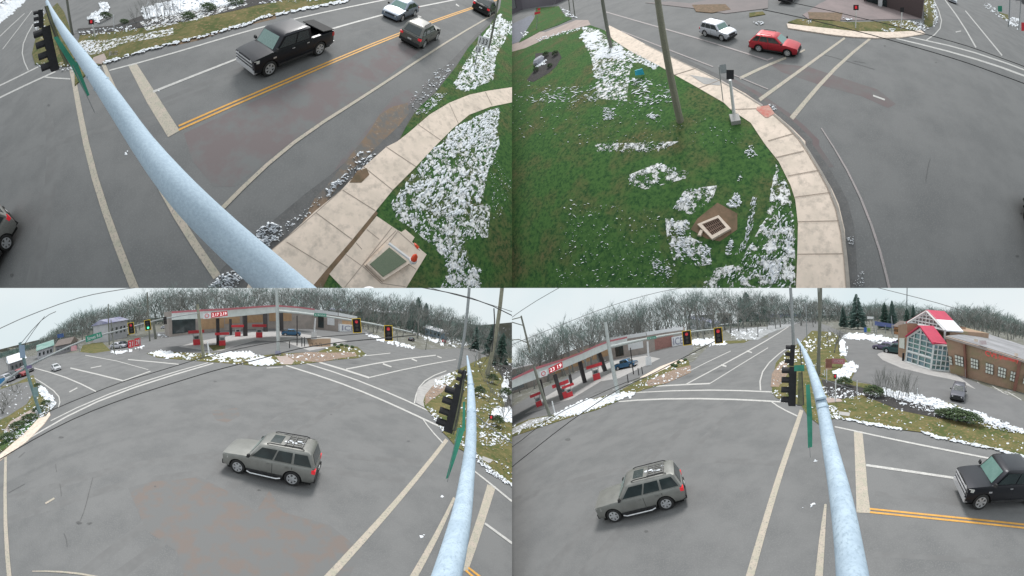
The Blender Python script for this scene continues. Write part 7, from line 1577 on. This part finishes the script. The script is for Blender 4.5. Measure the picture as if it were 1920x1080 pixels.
tag(plate(q, [(666, 82), (672, 82), (672, 75), (666, 75)], r_*.96, .5, mat('box_lime', (.3, .5, .1), .6, c2=(.25, .4, .08), scale=3), 'recycling_box'), 'lime green box beside the blue box on the far kerb', 'box')
house(q, [(716, 86, 716, 72), (727, 88, 727, 74)], 6, mat('wall_orange', (.5, .25, .12), .8, c2=(.4, .2, .1), scale=2), HB, 'small orange building left of the pharmacy end wall')
# corner furniture
th = thing('brick_sign', q, G(q, 608, 152), 'low red and brown brick sign with snow beside the snow heap', 'sign'); r_ = np.linalg.norm(G(q, 608, 150)-np.array([0, 0, H]))
plate(q, [(588, 154), (600, 154), (600, 133), (588, 133)], r_, .5, BRKD, 'pier', th); c_ = [(600, 142), (624, 143), (624, 133), (600, 132)]; plate(q, c_, r_, .4, mat('sign_dusty_red', (.36, .13, .15), .7, c2=(.3, .11, .12), scale=2), 'panel', th)
lettering(q, quadfn(q, c_, r_, .1), 'SHOPS', .12, .88, .25, .8, mat('sign_pale_letters', (.5, .36, .38), .7, c2=(.45, .3, .3), scale=4), 'lettering', th)
ped_signal(q, (606, 214), (607, 172), 2.6, (603, 161, 609, 170), None, 'red hand pedestrian signal on a white post right of the mast arm, bottom right view')
tag(line3(q, [(576, 168), (590, 174), (620, 184), (650, 194), (682, 202)], np.linalg.norm(G(q, 620, 190)-np.array([0, 0, H])), 1.8, WIREG, 'guard_rail'), 'thin pale rail in the snowy planting, bottom right view', 'rail')
for b_, t_, l in (((647, 198), (647, 174), 'short post at the kerb of the pharmacy lot'), ((760, 204), (760, 188), 'short white post behind the snow bank'), ((590, 178), (590, 152), 'pale stake left of the red hand signal'), ((586, 166), (586, 154), 'small meter post by the thick pole')): tag(post(q, b_, t_, 2, SWHITE, 'post', None, None), l+', bottom right view', 'post')
tag(line3(q, [(652, 176), (675, 167)], r_*.9, 1.6, SWHITE, 'fallen_stake'), 'thin white bar leaning at the lot kerb, bottom right view', 'stake'); tag(line3(q, [(706, 190), (716, 178)], r_*.8, 2, SWHITE, 'fallen_stake'), 'white bar leaning in the snow behind the bare saplings, bottom right view', 'stake')
sp_ = [((690, 198), (690, 140)), ((697, 196), (696, 138)), ((703, 204), (704, 150)), ((718, 206), (718, 150)), ((727, 212), (725, 145)), ((733, 208), (733, 158)), ((740, 205), (741, 146)), ((748, 206), (746, 152)), ((712, 208), (712, 170)), ((686, 200), (684, 160)), ((755, 214), (752, 170))]
for k, (b_, t_) in enumerate(sp_): plant(q, b_, t_, 'shrub%d' % (k % 2), 'bare sapling in the planting bed between road and pharmacy lot', 'bare saplings in the planting bed', 'bare_sapling', 'sapling', wide=.62)
for k, (b_, t_, w_) in enumerate((((623, 186), (623, 166), 1.4), ((677, 205), (678, 182), 1.5), ((838, 252), (836, 226), 1.8), ((860, 256), (858, 232), 1.8), ((812, 244), (810, 226), 1.6))): plant(q, b_, t_, 'bush', ['dark green bush by the red hand signal', 'light green bush left of the saplings', 'dark low bush below the parked grey suv', 'dark low bush furthest right in the bed', 'dark low bush right of the saplings'][k]+', bottom right view', 'low bushes in the bed', 'bush', 'bush', wide=w_)
for k, (b_, t_) in enumerate((((603, 122), (601, 62)), ((612, 118), (611, 70)), ((590, 110), (590, 66)))): plant(q, b_, t_, 'bare%d' % k, '%s small bare tree on the verge left of the snow heap, bottom right view' % ['largest', 'right', 'left'][k], 'small bare trees on the verge', 'bare_tree', 'tree', wide=1.1)
for k, (x, yt, yb, kd, w_) in enumerate(((645, 9, 78, 'pine2', 1.0), (712, 22, 80, 'pine1', 1.0), (698, 26, 78, 'pine0', 1.0), (740, 36, 84, 'pine0', .9), (752, 30, 80, 'pine1', .9), (438, 6, 66, 'pine0', 1.5), (428, 16, 66, 'pine1', 1.2), (470, 14, 62, 'pine0', 1.2), (620, 34, 76, 'pine1', 1.2))): plant(q, (x, yb), (x, yt), kd, ['tall open evergreen behind the thin pale pole', 'dark evergreen behind the blue carport', 'evergreen left of the carport one', 'small evergreen by the tall thin pole', 'evergreen left of the red gable', 'broad evergreen above the right signal', 'evergreen left of the broad one', 'small evergreen by the pale blue house', 'small evergreen left of the tall open one'][k]+', bottom right view', 'evergreens, bottom right view', 'evergreen', 'tree', wide=w_)
# mast arm and heads
armC = [(535, 96, 3), (541, 106, 6), (548, 121, 9), (556, 136, 12), (567, 170, 17.5), (579, 207, 21.5), (585, 235, 23.5), (590, 270, 26), (598, 308, 31), (608, 350, 37), (618, 400, 44), (627, 455, 50), (634, 505, 55), (639, 545, 60), (643, 580, 65)]
aT, aR = arm(q, armC, 'galvanised steel mast arm running from the bottom towards the far corner, bottom right view')
for i, f in ((3, .4), (5, .0), (5, .6)): band(q, armC, aR, i, f, aT, 1.08, 1.8)
signal(q, (527, 107), (524, 146), 9.2, 12, 'traffic_signal', 'upper black signal head left of the mast arm tip, bottom right view', back=True, border=False, side=-1)
signal(q, (527, 148), (525, 221), 6.9, 19, 'traffic_signal', 'large black signal head above the corner kerb, bottom right view', back=True, border=False, sections=4, side=-1)
plate(q, [(537, 158), (545, 158), (546, 219), (535, 219)], 6.6, .02, MATS['backplate_olive'], 'signal_bracket', label='olive plate beside the large black signal head, bottom right view', cat='bracket')
wire(q, [(540, 108), (543, 150), (546, 190), (547, 219)], 6.4, 2.0, 'black rigid rod between signal heads and arm, bottom right view', 'bracket rods')
wire(q, [(535, 220), (540, 220.5), (547, 219)], 6.4, 2.0, 'short black foot of the rod, bottom right view', 'bracket rods')
gs = thing('street_sign', q, AT(q, 556, 240, 4.5), 'green street name blade hanging edge on beside the mast arm, bottom right view', 'street sign')
plate(q, [(529, 156), (548, 156), (548, 144), (529, 145)], 6.2, .02, SGREEN, 'upper_blade', gs); plate(q, [(555, 300), (563, 298), (563, 240), (553, 240)], 4.4, .02, SGREEN, 'blade', gs); plate(q, [(553, 240), (563, 240), (558, 180), (551, 182)], 4.5, .02, SGREEN, 'blade', gs)
line3(q, [(558, 296), (559.5, 318)], 4.4, 1.0, WIREG, 'blade_edge', gs)
treeline(q, out_br, 200, 640, 36, ['bare0', 'bare1', 'bare2', 'green0', 'green1'], 'bare winter tree in the hazy row behind the houses, bottom right view', 'winter trees on the skyline, bottom right view', (170, 260), jitter=5)
treeline(q, out_br, -5, 240, 22, ['green0', 'green1', 'bare0'], 'hazy tree on the slope above the canopy, bottom right view', 'trees on the left slope, bottom right view', (130, 200), jitter=8)
treeline(q, out_br, 660, 970, 50, ['green0', 'green1', 'bare1'], 'slender bare tree in the wood behind the pharmacy', 'wood behind the pharmacy', (130, 200), low=0, jitter=5)
treeline(q, [(x, y+20) for x, y in out_br], 0, 960, 26, ['bare0', 'green1', 'bare2'], 'lower tree in front of the skyline row, bottom right view', 'lower trees, bottom right view', (150, 175), jitter=12)
woods(q, out_br, -10, 970, 270, TWIG_HAZE, 13000); woods(q, [(x, y+5) for x, y in out_br], -10, 970, 225, TWIG, 7000); woods(q, [(x, y+16) for x, y in out_br], -10, 970, 240, NEEDLE_HAZE, 4600)
